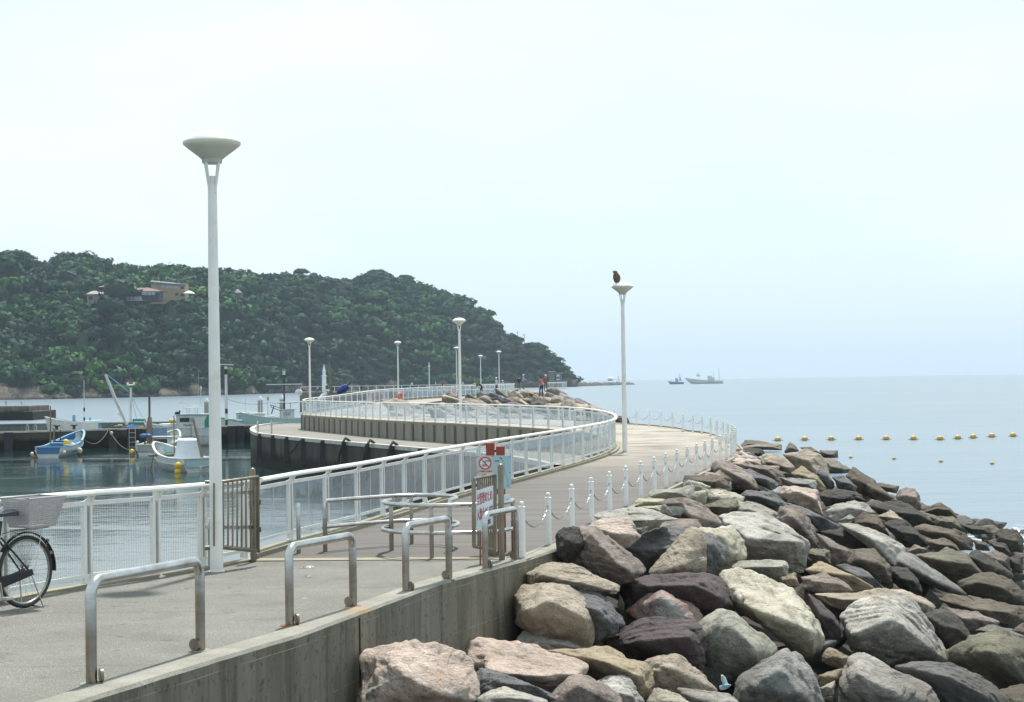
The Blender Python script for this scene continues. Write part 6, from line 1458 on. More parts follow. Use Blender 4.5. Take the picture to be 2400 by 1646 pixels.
Fq = np.stack([idx[:-1, :-1].ravel(), idx[1:, :-1].ravel(), idx[1:, 1:].ravel(), idx[:-1, 1:].ravel()], 1)
HM = mat('hill_rock', (.165, .14, .112), (.085, .075, .066), rough=.95, scale=.09, detail=9, coord='Object', bump=.6, bscale=.6, bdist=1.0, stretch=(1, 1, 2.2), spec=.05)
def _hill(t, s):
    g = N(t, 'ShaderNodeNewGeometry'); sp = N(t, 'ShaderNodeSeparateXYZ'); t.links.new(g.outputs['Position'], sp.inputs[0])
    s = layer(t, s, noisefac(t, .35, .5, .7, coord='Position', seed=4, amt=.7), (.085, .08, .075))
    n = N(t, 'ShaderNodeTexNoise', i_Scale=.06, i_Detail=5.0); t.links.new(g.outputs['Position'], n.inputs['Vector'])
    a = N(t, 'ShaderNodeMath', operation='MULTIPLY_ADD'); a.inputs[1].default_value = 14; t.links.new(n.outputs['Fac'], a.inputs[0]); t.links.new(sp.outputs['Z'], a.inputs[2])
    r = N(t, 'ShaderNodeMapRange'); r.inputs[1].default_value = 8.5; r.inputs[2].default_value = 11; t.links.new(a.outputs[0], r.inputs[0]); s = layer(t, s, r.outputs[0], (.006, .018, .009))  # wooded ground near black: self-shade of the foliage put into its colour
    r = N(t, 'ShaderNodeMapRange'); r.inputs[1].default_value = WATER+1.6; r.inputs[2].default_value = WATER+.5; r.inputs[4].default_value = .85; t.links.new(sp.outputs['Z'], r.inputs[0]); return layer(t, s, r.outputs[0], (.035, .032, .03))
extra(HM, _hill)
me = np_mesh('headland', np.stack([X, Y, Z], 1), Fq, HM, smooth=False); o = bpy.data.objects.new('headland', me); col.objects.link(o); tag(o, kind='structure')
bm = bmesh.new(); bm.from_mesh(me); bmesh.ops.recalc_face_normals(bm, faces=bm.faces); bm.to_mesh(me); bm.free()

def crown_proto(seed, n=190, size=.17):
    """leaf clumps spread through a lumpy dome of radius 1"""
    rs = np.random.RandomState(seed); lob = rs.normal(size=(7, 3)); lob[:, 2] = np.abs(lob[:, 2])*.7; lob /= np.linalg.norm(lob, axis=1)[:, None]
    lr = rs.uniform(.42, .62, 7); lc = lob*rs.uniform(.45, .62, size=(7, 1))*np.array([1, 1, .75])
    vs = []; fs = []; ns = []
    for i in range(n):
        k = rs.randint(7); d = rs.normal(size=3); d[2] = abs(d[2])*.9+(-.15 if rs.rand() < .25 else .1); d /= np.linalg.norm(d)
        c = lc[k]+d*lr[k]*rs.uniform(.82, 1.06)
        nrm = d+rs.normal(size=3)*.35; nrm /= np.linalg.norm(nrm); a = np.cross(nrm, [0.3, .5, .8]); a /= np.linalg.norm(a); b = np.cross(nrm, a)
        s = size*rs.uniform(.6, 1.25); th = rs.rand()*6.28; u = (a*cos(th)+b*sin(th))*s; v = (-a*sin(th)+b*cos(th))*s*.75
        m = len(vs); vs += [c-u-v*.3, c+v, c+u-v*.2, c-v*.9+nrm*s*.3]; fs.append((m, m+1, m+2, m+3)); dc = c/max(1e-6, np.linalg.norm(c)); ns += [d*.55+dc*.45+nrm*.14]*4
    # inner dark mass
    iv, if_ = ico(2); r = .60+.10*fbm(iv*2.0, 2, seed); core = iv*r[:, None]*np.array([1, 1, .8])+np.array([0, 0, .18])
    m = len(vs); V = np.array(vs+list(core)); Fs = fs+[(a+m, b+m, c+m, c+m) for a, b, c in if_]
    return V, np.array(fs), core, if_, np.array(ns)
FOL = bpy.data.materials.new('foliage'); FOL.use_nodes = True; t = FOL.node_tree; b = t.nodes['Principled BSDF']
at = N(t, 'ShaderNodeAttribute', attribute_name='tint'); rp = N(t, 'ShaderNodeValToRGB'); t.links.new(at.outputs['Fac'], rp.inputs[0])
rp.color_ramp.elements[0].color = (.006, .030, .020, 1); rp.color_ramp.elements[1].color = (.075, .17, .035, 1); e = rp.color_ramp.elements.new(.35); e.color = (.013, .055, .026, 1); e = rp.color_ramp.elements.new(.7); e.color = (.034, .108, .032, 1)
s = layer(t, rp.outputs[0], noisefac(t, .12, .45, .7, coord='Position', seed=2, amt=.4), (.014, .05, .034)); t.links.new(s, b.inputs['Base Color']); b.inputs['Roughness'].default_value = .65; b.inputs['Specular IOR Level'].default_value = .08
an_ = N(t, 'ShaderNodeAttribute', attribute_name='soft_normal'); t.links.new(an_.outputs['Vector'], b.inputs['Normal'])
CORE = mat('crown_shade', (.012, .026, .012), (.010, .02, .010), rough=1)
protos = [crown_proto(k) for k in range(7)]
def crowns(spec, name):
    """spec: list of (x,y,z,rx,ry,rz,angle,tint,proto)"""
    Vs = []; Fs = []; T = []; NR = []; base = 0; CV = []; CF = []; cb = 0; Fm = []
    for (x, y, z, rx, ry, rz, an, ti, k) in spec:
        V, Q, core, cf, ns_ = protos[k]; Rz = np.array([[cos(an), -sin(an), 0], [sin(an), cos(an), 0], [0, 0, 1]])
        nv = V.shape[0]-core.shape[0]; L = (V[:nv] @ Rz.T)*np.array([rx, ry, rz])+np.array([x, y, z]); Vs.append(L); NR.append(ns_ @ Rz.T); Fs.append(Q+base); base += nv
        T.append(np.clip(ti+np.random.RandomState(int(abs(x*7+y*3)) % 99991).normal(size=nv//4).repeat(4)*.06, 0, 1))
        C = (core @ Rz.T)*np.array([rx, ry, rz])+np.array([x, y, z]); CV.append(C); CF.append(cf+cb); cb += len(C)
    V = np.concatenate(Vs); Q = np.concatenate(Fs); C = np.concatenate(CV); CFf = np.concatenate(CF)+len(V)
    AV = np.concatenate([V, C]); 
    me = bpy.data.meshes.new(name); me.vertices.add(len(AV)); me.vertices.foreach_set('co', AV.astype(np.float32).ravel())
    nl = Q.size+CFf.size; me.loops.add(nl); me.loops.foreach_set('vertex_index', np.concatenate([Q.ravel(), CFf.ravel()]).astype(np.int32)); me.polygons.add(len(Q)+len(CFf))
    me.polygons.foreach_set('loop_start', np.concatenate([np.arange(0, Q.size, 4), Q.size+np.arange(0, CFf.size, 3)]).astype(np.int32)); me.polygons.foreach_set('loop_total', np.concatenate([np.full(len(Q), 4), np.full(len(CFf), 3)]).astype(np.int32))
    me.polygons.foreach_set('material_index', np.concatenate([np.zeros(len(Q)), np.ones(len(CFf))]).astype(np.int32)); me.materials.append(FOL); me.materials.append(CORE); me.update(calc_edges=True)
    Nn = np.concatenate(NR+[C*0+np.array([0, 0, 1.0])]); Nn /= np.linalg.norm(Nn, axis=1)[:, None]; a = me.attributes.new('soft_normal', 'FLOAT_VECTOR', 'POINT'); a.data.foreach_set('vector', Nn.astype(np.float32).ravel())
    a = me.attributes.new('tint', 'FLOAT', 'POINT'); a.data.foreach_set('value', np.concatenate([np.concatenate(T), np.zeros(len(C))]).astype(np.float32)); return me
rs = np.random.RandomState(4); spec = []; placed = {}
n_try = 70000; xs = rs.uniform(-520, 1348, n_try); tt_ = rs.uniform(.01, 1.12, n_try)**.92
X, Y, Z, BL = terr(xs, tt_); tone = fbm(np.stack([X/55, Y/55, Z/30], 1), 3, 77); gap = fbm(np.stack([X/16, Y/16, Z/12], 1), 2, 12)
# the clearing that holds the inn; keeps crowns from standing in front of it
def inbox(px_, py_): return (196 < px_ < 444 and 660 < py_ < 700) or (198 < px_ < 262 and py_ < 712 and py_ > 690) or (270 < px_ < 345 and 690 < py_ < 713) or (520 < px_ < 570 and 676 < py_ < 683) or (1283 < px_ < 1322 and 866 < py_ < 896)
order = np.argsort(-rs.rand(n_try))
for i in order:
    x, y, z = X[i], Y[i], Z[i]; hgt = z-WATER
    if hgt < BL[i]*.7+.5+1.6*gap[i]: continue
    rr = rs.uniform(5.0, 10.5)*(1.25 if rs.rand() < .12 else 1)*float(np.interp(xs[i], [1180, 1340], [1, .5])); key = (int(x//8), int(y//8), int(z//8)); ok = True
    for dx in (-1, 0, 1):
        for dy in (-1, 0, 1):
            for dz in (-1, 0, 1):
                for (a, b_, c, r2) in placed.get((key[0]+dx, key[1]+dy, key[2]+dz), ()):
                    if (a-x)**2+(b_-y)**2+(c-z)**2 < (.66*(rr+r2))**2: ok = False; break
                if not ok: break
            if not ok: break
        if not ok: break
    if not ok: continue
    px_, py_ = proj((x, y, z+rr*.5))
    if inbox(px_, py_): continue
    placed.setdefault(key, []).append((x, y, z, rr))
    spec.append((x, y, z-rr*.15, rr*rs.uniform(.95, 1.2), rr*rs.uniform(.9, 1.1), rr*rs.uniform(.75, 1.05), rs.rand()*6.28, float(np.clip(.38+.42*tone[i]+rs.normal()*.13+(.2 if hgt < 22 and xs[i] < 320 and rs.rand() < .5 else 0), 0, 1)), rs.randint(7)))
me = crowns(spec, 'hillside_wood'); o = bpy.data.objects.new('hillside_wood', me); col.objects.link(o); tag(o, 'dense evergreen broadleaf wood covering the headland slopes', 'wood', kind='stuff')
print('crowns', len(spec))
BARK = mat('bark', (.06, .05, .04), (.04, .034, .028), rough=.95)
def crest_tree(xd, top, wpx, label, tint=.25, bare=False):
    xp = xd*1.0327; X_, Y_, Z_, _ = terr([xp], [.97]); x, y, z = float(X_[0]), float(Y_[0]), float(Z_[0]); hgt = (proj((x, y, z))[1]-top*1.0327)/F*y; hgt = max(hgt, 5)
    root = empty('tree', (x, y, z-1), 0, label, 'tree'); r = wpx*1.0327/F*y/2; q = MB()
    q.tube([(0, 0, 0), (.3, 0, hgt*.4), (0, .2, hgt*.75)], [.5, .35, .15], 7)
    for k in range(6): a = k*1.05; q.tube([(.2, 0, hgt*(.35+.05*k)), (cos(a)*r*.6, sin(a)*r*.6, hgt*(.7+.03*k))], [.2, .06], 5)
    q.build('trunk', BARK, root, smooth=True); sp_ = []
    rr_ = np.random.RandomState(int(xp)); nb = 11 if not bare else 5
    for k in range(nb):
        a = k*2.4; d_ = r*sqrt((k+.3)/nb)*.72; zz = hgt*.98-r*.36-r*.42*(d_/r)**1.6; rad = r*rr_.uniform(.28, .42); sp_.append((cos(a)*d_, sin(a)*d_, zz, rad*1.15, rad*1.15, rad*.98, a, tint+rr_.normal()*.06, k % 7))
    m_ = crowns(sp_, 'crown'); c = bpy.data.objects.new('crown', m_); col.objects.link(c); c.parent = root
crest_tree(45, 563, 78, 'broad dark tree on the skyline nearest the left edge')
crest_tree(185, 568, 88, 'wide umbrella-shaped tree on the skyline above the inn')
crest_tree(457, 604, 34, 'small spreading tree on the skyline just left of the nearest lamp pole')
crest_tree(685, 604, 42, 'twin-topped round tree on the skyline right of the nearest lamp pole')
crest_tree(860, 607, 66, 'tallest round tree clump on the skyline of the main summit', .42)
crest_tree(924, 618, 42, 'flat-topped palm-like tree standing right of the main summit clump')
crest_tree(1216, 771, 56, 'bushy tree clump on the lower right shoulder of the headland', .45)

# ------------------------------------------------------------------ inn and houses on the hill
def find(xp, yp):                                          # where the hillside meets that direction
    tt = np.linspace(.02, 1, 300); X_, Y_, Z_, _ = terr(np.full(300, xp), tt)
    for k in range(300):
        if proj((X_[k], Y_[k], Z_[k]))[1] < yp: return Vector((X_[k], Y_[k], Z_[k]))
    return Vector((X_[-1], Y_[-1], Z_[-1]))
ZI = 8.3
def IP(x, y, Y): return atY(180+x/ZI, 650+y/ZI, Y)
g0 = find(310, 716); YI = g0.y-8
RBR = mat('roof_brown', (.20, .125, .115), (.16, .10, .09), rough=.8, scale=.5); RGR = mat('roof_grey', (.26, .25, .23), (.2, .19, .18), rough=.8); TANW = mat('tan_plaster', (.33, .235, .15), (.28, .20, .13), rough=.9, scale=.3); DKW = mat('dark_timber', (.035, .032, .035), rough=.7); WW = mat('house_white', (.45, .44, .42), rough=.7); GLZ = mat('window_glass', (.30, .36, .42), rough=.15); SLT = mat('roof_slate', (.10, .115, .15), rough=.7)
def blk(root, nm, x0, y0, x1, y1, Y, dep, m_):
    a = IP(x0, y1, Y)-root.location; b_ = IP(x1, y0, Y)-root.location; q = MB(); q.box(((a.x+b_.x)/2, a.y+dep/2, (a.z+b_.z)/2), (abs(b_.x-a.x), dep, abs(b_.z-a.z))); return q.build(nm, m_, root)
def roof(root, nm, x0, x1, ye, yt, Y, dep, m_, inset=.25, tx=None):
    a = IP(x0, ye, Y-.8)-root.location; b_ = IP(x1, ye, Y-.8)-root.location; zt = (IP(x0, yt, Y)-root.location).z; zb = (IP((x0+x1)/2, ye, Y)-root.location).z; w_ = b_.x-a.x
    x0_, x1_ = (a.x+w_*inset, b_.x-w_*inset) if tx is None else [(IP(v, 0, Y)-root.location).x for v in tx]
    q = MB(); q.add([(a.x, a.y, zb), (b_.x, a.y, zb), (b_.x, a.y+dep, zb), (a.x, a.y+dep, zb), (x0_, a.y+dep*.5, zt), (x1_, a.y+dep*.5, zt)], [(0, 1, 5, 4), (1, 2, 5), (2, 3, 4, 5), (3, 0, 4), (3, 2, 1, 0)]); return q.build(nm, m_, root)
root = empty('inn', IP(900, 470, YI), 0, 'dark timber inn with spreading brown roofs among the trees', 'building')
w_ = blk(root, 'wall', 610, 235, 1270, 520, YI, 12, DKW); blk(root, 'wall', 1240, 265, 1600, 470, YI+1.5, 10, DKW); blk(root, 'wall', 200, 320, 660, 520, YI-.5, 9, mat('house_grey', (.24, .225, .21), rough=.8))
roof(root, 'roof', 590, 1260, 250, 140, YI, 13, RBR, tx=(800, 950)); roof(root, 'roof', 1130, 1670, 275, 195, YI+1.2, 12, RBR, tx=(1160, 1350)); roof(root, 'roof', 170, 640, 328, 258, YI-.8, 10, mat('roof_pinkish', (.33, .27, .26), rough=.8), tx=(260, 420)); roof(root, 'roof', 530, 1000, 160, 108, YI+8, 8, RGR); roof(root, 'roof', 410, 740, 188, 160, YI+5, 6, RGR); roof(root, 'roof', 420, 640, 300, 232, YI+3, 6, RGR)
blk(root, 'wall', 430, 185, 760, 330, YI+7.5, 5, DKW)
for (x0, y0, x1, y1) in ((890, 375, 955, 440), (965, 375, 1020, 440), (1030, 375, 1090, 440), (1100, 375, 1190, 440), (1198, 375, 1265, 440), (700, 280, 755, 320), (1265, 295, 1370, 345), (1385, 295, 1440, 350), (1455, 295, 1520, 345)): f_ = blk(root, 'window', x0, y0, x1, y1, YI-.12, .3, GLZ)
blk(root, 'veranda', 870, 440, 1275, 462, YI-1.2, 1.6, WW); blk(root, 'awning', 940, 262, 1230, 278, YI-1.2, 1.6, mat('awning_green', (.25, .36, .34))); blk(root, 'awning', 1260, 285, 1600, 298, YI-.2, 1.4, WW); blk(root, 'base_slab', 550, 440, 665, 468, YI-1.2, 2, WW)
for (x0, x1) in ((230, 300), (460, 545)): blk(root, 'window', x0, 370, x1, 440, YI-.62, .3, DKW)
g1 = find(395, 706); YT = g1.y-2
root = empty('guest_house', IP(1800, 380, YT), 0, 'two-storey tan house with a slate roof right of the inn', 'building')
blk(root, 'wall', 1450, 120, 2105, 520, YT, 10, TANW)
q = MB(); a = [IP(x, y, Y_)-root.location for x, y, Y_ in ((1440, 85, YT-1), (2125, 150, YT-1), (2125, 128, YT+11), (1440, 62, YT+11))]; q.add([*a, *[p-Vector((0, 0, .5)) for p in a]], [(0, 1, 2, 3), (7, 6, 5, 4), (0, 4, 5, 1), (1, 5, 6, 2), (2, 6, 7, 3), (3, 7, 4, 0)]); q.build('roof', SLT, root)
for (x0, y0, x1, y1) in ((1655, 155, 1695, 205), (1735, 165, 1790, 210), (1800, 165, 1850, 212), (1880, 170, 1960, 218)): blk(root, 'window', x0, y0, x1, y1, YT-.12, .3, GLZ)
for (x0, y0, x1, y1) in ((2020, 185, 2085, 235), (1915, 305, 1975, 360), (2015, 315, 2085, 375)): blk(root, 'window', x0, y0, x1, y1, YT-.12, .3, DKW)
blk(root, 'string_course', 1560, 272, 2108, 280, YT-.15, .3, mat('trim_brown', (.25, .15, .09)))
root = empty('parasol', IP(2180, 375, YT-2), 0, 'white square parasol on the terrace right of the tan house', 'parasol'); a = IP(2135, 262, YT-2)-root.location; q = MB(); q.lathe([(3.6, a.z-1.6), (1.4, a.z-.4), (.1, a.z)], (0, 0, 0), 4); q.build('canopy', LW, root); q = MB(); q.lathe([(.08, 0), (.08, a.z-.3)], (0, 0, 0), 6); q.build('pole', DKW, root)
GW = mat('grey_plaster', (.16, .155, .17), rough=.9)
g2 = find(545, 692); root = empty('house', g2, 0, 'pale shallow roof peeping out of the wood right of the lamp pole', 'building')
a = atY(524, 689, g2.y-3)-g2; b_ = atY(568, 684, g2.y-3)-g2; zt = (atY(550, 679, g2.y)-g2).z; q = MB(); q.add([(a.x, a.y, a.z), (b_.x, a.y, a.z+.6), (b_.x-1, a.y+7, a.z+.6), (a.x+1, a.y+7, a.z), (a.x+6, a.y+3.5, zt), (b_.x-3, a.y+3.5, zt+.3)], [(0, 1, 5, 4), (1, 2, 5), (2, 3, 4, 5), (3, 0, 4)]); q.build('roof', RGR, root); q = MB(); q.box(((a.x+b_.x)/2, a.y+3.6, a.z/2-.5), ((b_.x-a.x)*.85, 6, abs(a.z)+3)); q.build('wall', GW, root)
YH = 1212.0; root = empty('cliff_house', atY(1311, 896, YH), 0, 'small weathered house with white window on the tip of the headland', 'building'); O_ = root.location
def hb(nm, x0, y0, x1, y1, Y, dep, m_): a = atY(x0, y1, Y)-O_; b_ = atY(x1, y0, Y)-O_; q = MB(); q.box(((a.x+b_.x)/2, a.y+dep/2, (a.z+b_.z)/2), (b_.x-a.x, dep, b_.z-a.z)); q.build(nm, m_, root)
hb('wall', 1303, 876, 1317, 900, YH, 8, GW); hb('roof', 1301, 873.5, 1319, 876, YH-1.5, 10, RGR); hb('window', 1304.5, 878, 1311, 883, YH-.2, .4, LW); hb('balcony', 1304, 889, 1312, 891, YH-1.5, 1.5, LW); hb('wall', 1286, 872, 1300, 896, YH-2, 8, GW); hb('roof', 1284.5, 870, 1302, 872, YH-3.5, 10, WW)
for i, (x, yt, yb) in enumerate(((1213.5, 776, 800), (1229, 782, 803))):
    Yp = 1150; t_ = atY(x, yt, Yp); b2 = atY(x, yb+14, Yp); root = empty('utility_pole', b2, 0, 'wooden utility pole on the headland shoulder, %s of two' % ('left taller one', 'right shorter one')[i], 'pole'); h_ = t_.z-b2.z
    q = MB(); q.lathe([(.22, 0), (.16, h_)], (0, 0, 0), 8); q.build('pole', DKW, root); q = MB(); q.box((0, 0, h_*.9), (2.6, .15, .15)); q.box((0, 0, h_*.75), (1.8, .15, .15)); q.build('crossarm', DKW, root)
# low rocky spit with visitors
sp_x = [1335, 1345, 1360, 1380, 1395, 1420, 1440, 1470, 1485, 1492]; sp_y = [889, 893, 896, 898, 896.5, 898.5, 896.5, 896.5, 900, 904]
xs = np.arange(1335, 1493, 1.0); V = []; nv = 9
for x in xs:
    Yb = float(np.interp(x, [1335, 1492], [1222, 1500])); zt = atY(x, float(np.interp(x, sp_x, sp_y)), Yb+12).z
    for j in range(nv):
        f = j/(nv-1); yy = Yb+f*40; zz = WATER-1+(zt-WATER+1)*min(1, sin(pi*f)**.35*1.0)
        V.append(((x-1200)/F*yy, yy, zz))
V = np.array(V); nz = fbm(V/np.array([5, 5, 2.5]), 4, 3); V[:, 1] += nz*4; V[:, 2] += np.where(V[:, 2] > WATER, nz*.9, 0)
idx = np.arange(len(xs)*nv).reshape(len(xs), nv); Fq = np.stack([idx[:-1, :-1].ravel(), idx[1:, :-1].ravel(), idx[1:, 1:].ravel(), idx[:-1, 1:].ravel()], 1)
me = np_mesh('rocky_spit', V, Fq, mat('spit_rock', (.085, .075, .062), (.045, .042, .04), rough=.95, scale=.2, stretch=(1, 1, 3)), smooth=False); bm = bmesh.new(); bm.from_mesh(me); bmesh.ops.recalc_face_normals(bm, faces=bm.faces); bm.to_mesh(me); bm.free(); o = bpy.data.objects.new('rocky_spit', me); col.objects.link(o); tag(o, kind='structure')
Ys_ = 1400
root = empty('canopy_tent', atY(1431, 897, Ys_), 0, 'white domed canopy set up on the rocky spit', 'tent'); q = MB(); q.ball((0, 0, 3.2), 2.4, (1.25, 1, .7), 14, 8); q.build('dome', LW, root, smooth=True); q = MB()
for a_ in (-1.8, 1.8): q.bar((a_, 0, 0), (a_, 0, 3), .2, .2)
q.build('legs', LW, root)
root = empty('awning', atY(1446, 897, Ys_), 0, 'flat pale awning right of the domed canopy on the spit', 'awning'); q = MB(); q.box((0, 0, 3.0), (5, 3, .3)); q.build('sheet', LW, root); q = MB(); q.bar((0, 0, 0), (0, 0, 3), .25, .25); q.bar((2.2, 0, 0), (2.2, 0, 3), .2, .2); q.build('legs', DKW, root)
q = MB(); q.bar((0, 0, 0), (0, 0, 5.5), .18, .18); q.box((.0, 0, 4.6), (.5, .1, 2.0)); tag(q.build('banner', mat('banner_red', (.35, .06, .05)), None, loc=atY(1449.5, 897, Ys_)), 'narrow red banner beside the awning on the spit', 'banner')
for i, x in enumerate((1413, 1419, 1422.5, 1437.5)): person(atY(x, 898, Ys_), 0, 'stand', C_['navy'], C_['jean'], 'tiny dark standing person on the rocky spit, %s from the left' % ORD[i], hgt=2.0, hair=False)
person(atY(593.5, 922.5, 870), 1, 'stand', C_['white'], C_['white'], 'tiny person in white on the rocky shore below the hill', hgt=1.9)

# ------------------------------------------------------------------ boats
BW = mat('boat_white', (.66, .68, .66), (.52, .54, .52), rough=.45, scale=2); extra(BW, lambda t, s: layer(t, s, noisefac(t, 3, .6, .8, seed=3, stretch=(1, 1, .3), amt=.5), (.35, .30, .24)))
BB = mat('boat_blue', (.03, .15, .36), (.04, .12, .28), rough=.5); BLT = mat('boat_light_blue', (.20, .40, .58), (.16, .34, .50), rough=.5); BAQ = mat('boat_aqua', (.38, .52, .52), (.32, .44, .45), rough=.5); BGR = mat('boat_green', (.02, .30, .20), (.015, .22, .15), rough=.5); WOODB = mat('boat_timber', (.28, .22, .15), (.18, .14, .10), rough=.8); FOUL = mat('boat_bottom', (.03, .035, .03), rough=.8); BGREY = mat('deck_grey', (.36, .38, .36), (.28, .29, .27), rough=.8)
def boat(P, ang, L, B, D, label, hull=BW, cap=BW, inside=BGREY, name='fishing_boat', rise=.8, cat='boat', group=None):
    root = empty(name, P, ang, label, cat, group); n = 17; S = [i/(n-1) for i in range(n)]
    def hb(s): return B/2*(.86+.14*sin(min(1, s/.45)*pi/2))*(1 if s < .5 else max(.02, cos((s-.5)/.5*pi/2)**.62))
    def gz_(s): return D*(1+.0*s)+rise*max(0, s-.25)**2*1.7
    def xs_(s, z): return s*L+(.10*L*max(0, z/D)*s**3)
    out_ = []; bot = []; inn = []; flo = []
    secs = []
    for s in S:
        g = gz_(s); h_ = hb(s); xg = xs_(s, g)
        secs.append([(xg, h_, g), (xs_(s, g*.72), h_*.985, g*.66), (xs_(s, .30), h_*.90*(1-.25*s), .26), (xs_(s, 0)-.06*L*s**3, h_*.74*(1-.55*s**2), -.02), (xs_(s, 0)-.10*L*s**3, h_*.1, -.35)])
    vs = []; fs = []; k = 10
    for sc in secs: vs += sc+[(x, -y, z) for x, y, z in reversed(sc)]
    for i in range(n-1):
        for j in range(9): fs.append((i*k+j, (i+1)*k+j, (i+1)*k+j+1, i*k+j+1))
    fs.append(tuple(range(k)))
    q = MB(); q.add(vs, fs); hu = q.build('hull', hull, root, smooth=True)
    q = MB(); fl = .30; L_ = []; R__ = []; Lf = []; Rf = []
    for s in S[:-1]:
        g = gz_(s); h_ = hb(s)-.09; x = xs_(s, g)-.02; L_.append(Vector((x, h_, g-.005))); R__.append(Vector((x, -h_, g-.005))); z = max(fl, g-.62); Lf.append(Vector((x-.04, h_*.93, z))); Rf.append(Vector((x-.04, -h_*.93, z)))
    q.ribbon(L_, Lf); q.ribbon(Lf, Rf); q.ribbon(Rf, R__); q.add([L_[0], Lf[0], Rf[0], R__[0]], [(0, 1, 2, 3)]); q.build('interior', inside, root)
    q = MB(); pts = [Vector((xs_(s, gz_(s)), hb(s)-.03, gz_(s)+.02)) for s in S]; pr = [Vector((p.x, -p.y, p.z)) for p in pts]
    for A_ in (pts, pr):
        for a, b_ in zip(A_[:-1], A_[1:]): q.bar(a, b_, .14, .07)
    q.bar(pts[0], pr[0], .14, .07); q.build('gunwale', cap, root)
    q = MB(); 
    for s_ in (1, -1):
        pp_ = [Vector((xs_(s, gz_(s)*.6), s_*(hb(s)*.985+.015), gz_(s)*.6)) for s in S]
        for a, b_ in zip(pp_[:-1], pp_[1:]): q.bar(a, b_, .05, .06)
    q.build('rubbing_strake', cap, hu)
    return root, hb, gz_, xs_
def wpt(x, y): return atz(x, y, WATER)
def btxt(root, s, y0, z0, size, m_=BLK, x=-.012): 
    M = Matrix(((0, 0, -1, x), (-1, 0, 0, y0), (0, 1, 0, z0), (0, 0, 0, 1))); return text_mesh(s, size, 'name_lettering', m_, root, M, .006)
def prim(name, P, label, cat, mb, m_, group=None, **k): return tag(mb.build(name, m_, None, loc=P, **k), label, cat, group)
def mast(root, x, y, z, h_, r, m_=WOODB, lx=0, ly=0, nm='mast'): q = MB(); q.tube([(x, y, z), (x+lx, y+ly, z+h_)], [r, r*.6], 8); return q.build(nm, m_, root, smooth=True)
# 1 blue-rimmed boat, stern towards us
a = wpt(113, 1073); r1, hb1, g1_, x1_ = boat(a, radians(87), 6.6, 2.35, .78, 'white open boat with blue rim loaded with crates, leftmost moored boat', cap=BLT, inside=BB, rise=1.1)
btxt(r1, '明 福 丸', .75, .42, .32)
mast(r1, 1.5, .35, .3, 3.6, .07, OL, lx=.1); mast(r1, 1.6, .1, .3, 1.9, .10); mast(r1, 1.3, -.1, .3, 1.7, .05, BLACK); mast(r1, 1.3, -.5, .3, 1.8, .05, BLACK)
q = MB(); q.tube([(3.3, -1.5, 1.15), (3.3, 1.0, 1.15)], .06, 8); q.build('cross_beam', BLT, r1)
rot1 = Matrix.Rotation(radians(87), 3, 'Z')
def onb(root, ang, x, y, z): return root.location+Matrix.Rotation(ang, 3, 'Z') @ Vector((x, y, z))
def crate(P, sz, m_, label, rz, lid=None):
    root = empty('crate', P, rz, label, 'crate', None); q = MB(); q.box((0, 0, sz[2]/2), sz, taper=1.05); q.build('tub', m_, root, bevel=.03); q = MB(); q.box((0, 0, sz[2]+.03), (sz[0]*1.08, sz[1]*1.08, .06)); q.build('rim', lid or m_, root, bevel=.015)
crate(onb(r1, radians(87), 1.0, -.35, .32), (.7, .75, .72), BB, 'blue fish box standing in the stern of the leftmost boat', radians(87), BLT)
crate(onb(r1, radians(87), 1.9, -.25, .32), (.6, .6, .85), mat('box_dark_blue', (.02, .05, .30)), 'dark blue box behind the blue fish box', radians(87))
crate(onb(r1, radians(87), .9, .3, .32), (.5, .35, .4), BW, 'white tub left of the blue fish box', radians(87))
crate(onb(r1, radians(87), 1.5, -.82, .32), (.6, .5, .55), BAQ, 'pale green tub right of the blue fish box', radians(87))
def fl_(P, r, m_, label, group=None): q = MB(); q.ball((0, 0, 0), r, (1, 1, 1.1), 12, 8); tag(q.build('float', m_, None, smooth=True, loc=P), label, 'float', group)
FY = mat('float_yellow', (.72, .50, .04)); FC = mat('float_cream', (.62, .52, .36), (.5, .42, .3)); FO = mat('float_rust', (.30, .12, .05))
fl_(onb(r1, radians(87), 1.9, -.72, 1.05), .26, FY, 'bright yellow float on top of the boxes in the leftmost boat')
for i, (x, y, z) in enumerate(((2.6, -.5, .75), (3.4, -.6, .85), (2.6, .3, .6), (3.8, -.2, .95), (2.2, -.95, .6), (3.0, -.9, .75))): fl_(onb(r1, radians(87), x, y, z), .22, FC, 'cream float heaped among gear in the leftmost boat', 'cream floats in the leftmost boat')
fl_(onb(r1, radians(87), 3.2, -1.35, .35), .24, FC, 'cream fender hanging on the right side of the leftmost boat'); fl_(onb(r1, radians(87), .0, -1.25, .35), .15, FC, 'small pale fender at the right corner of the leftmost boat stern'); fl_(onb(r1, radians(87), -.1, 1.2, .3), .14, BW, 'white fender at the left corner of the leftmost boat stern'); fl_(onb(r1, radians(87), -.25, 1.0, .05), .16, FO, 'rusty orange float touching the water at the leftmost boat')
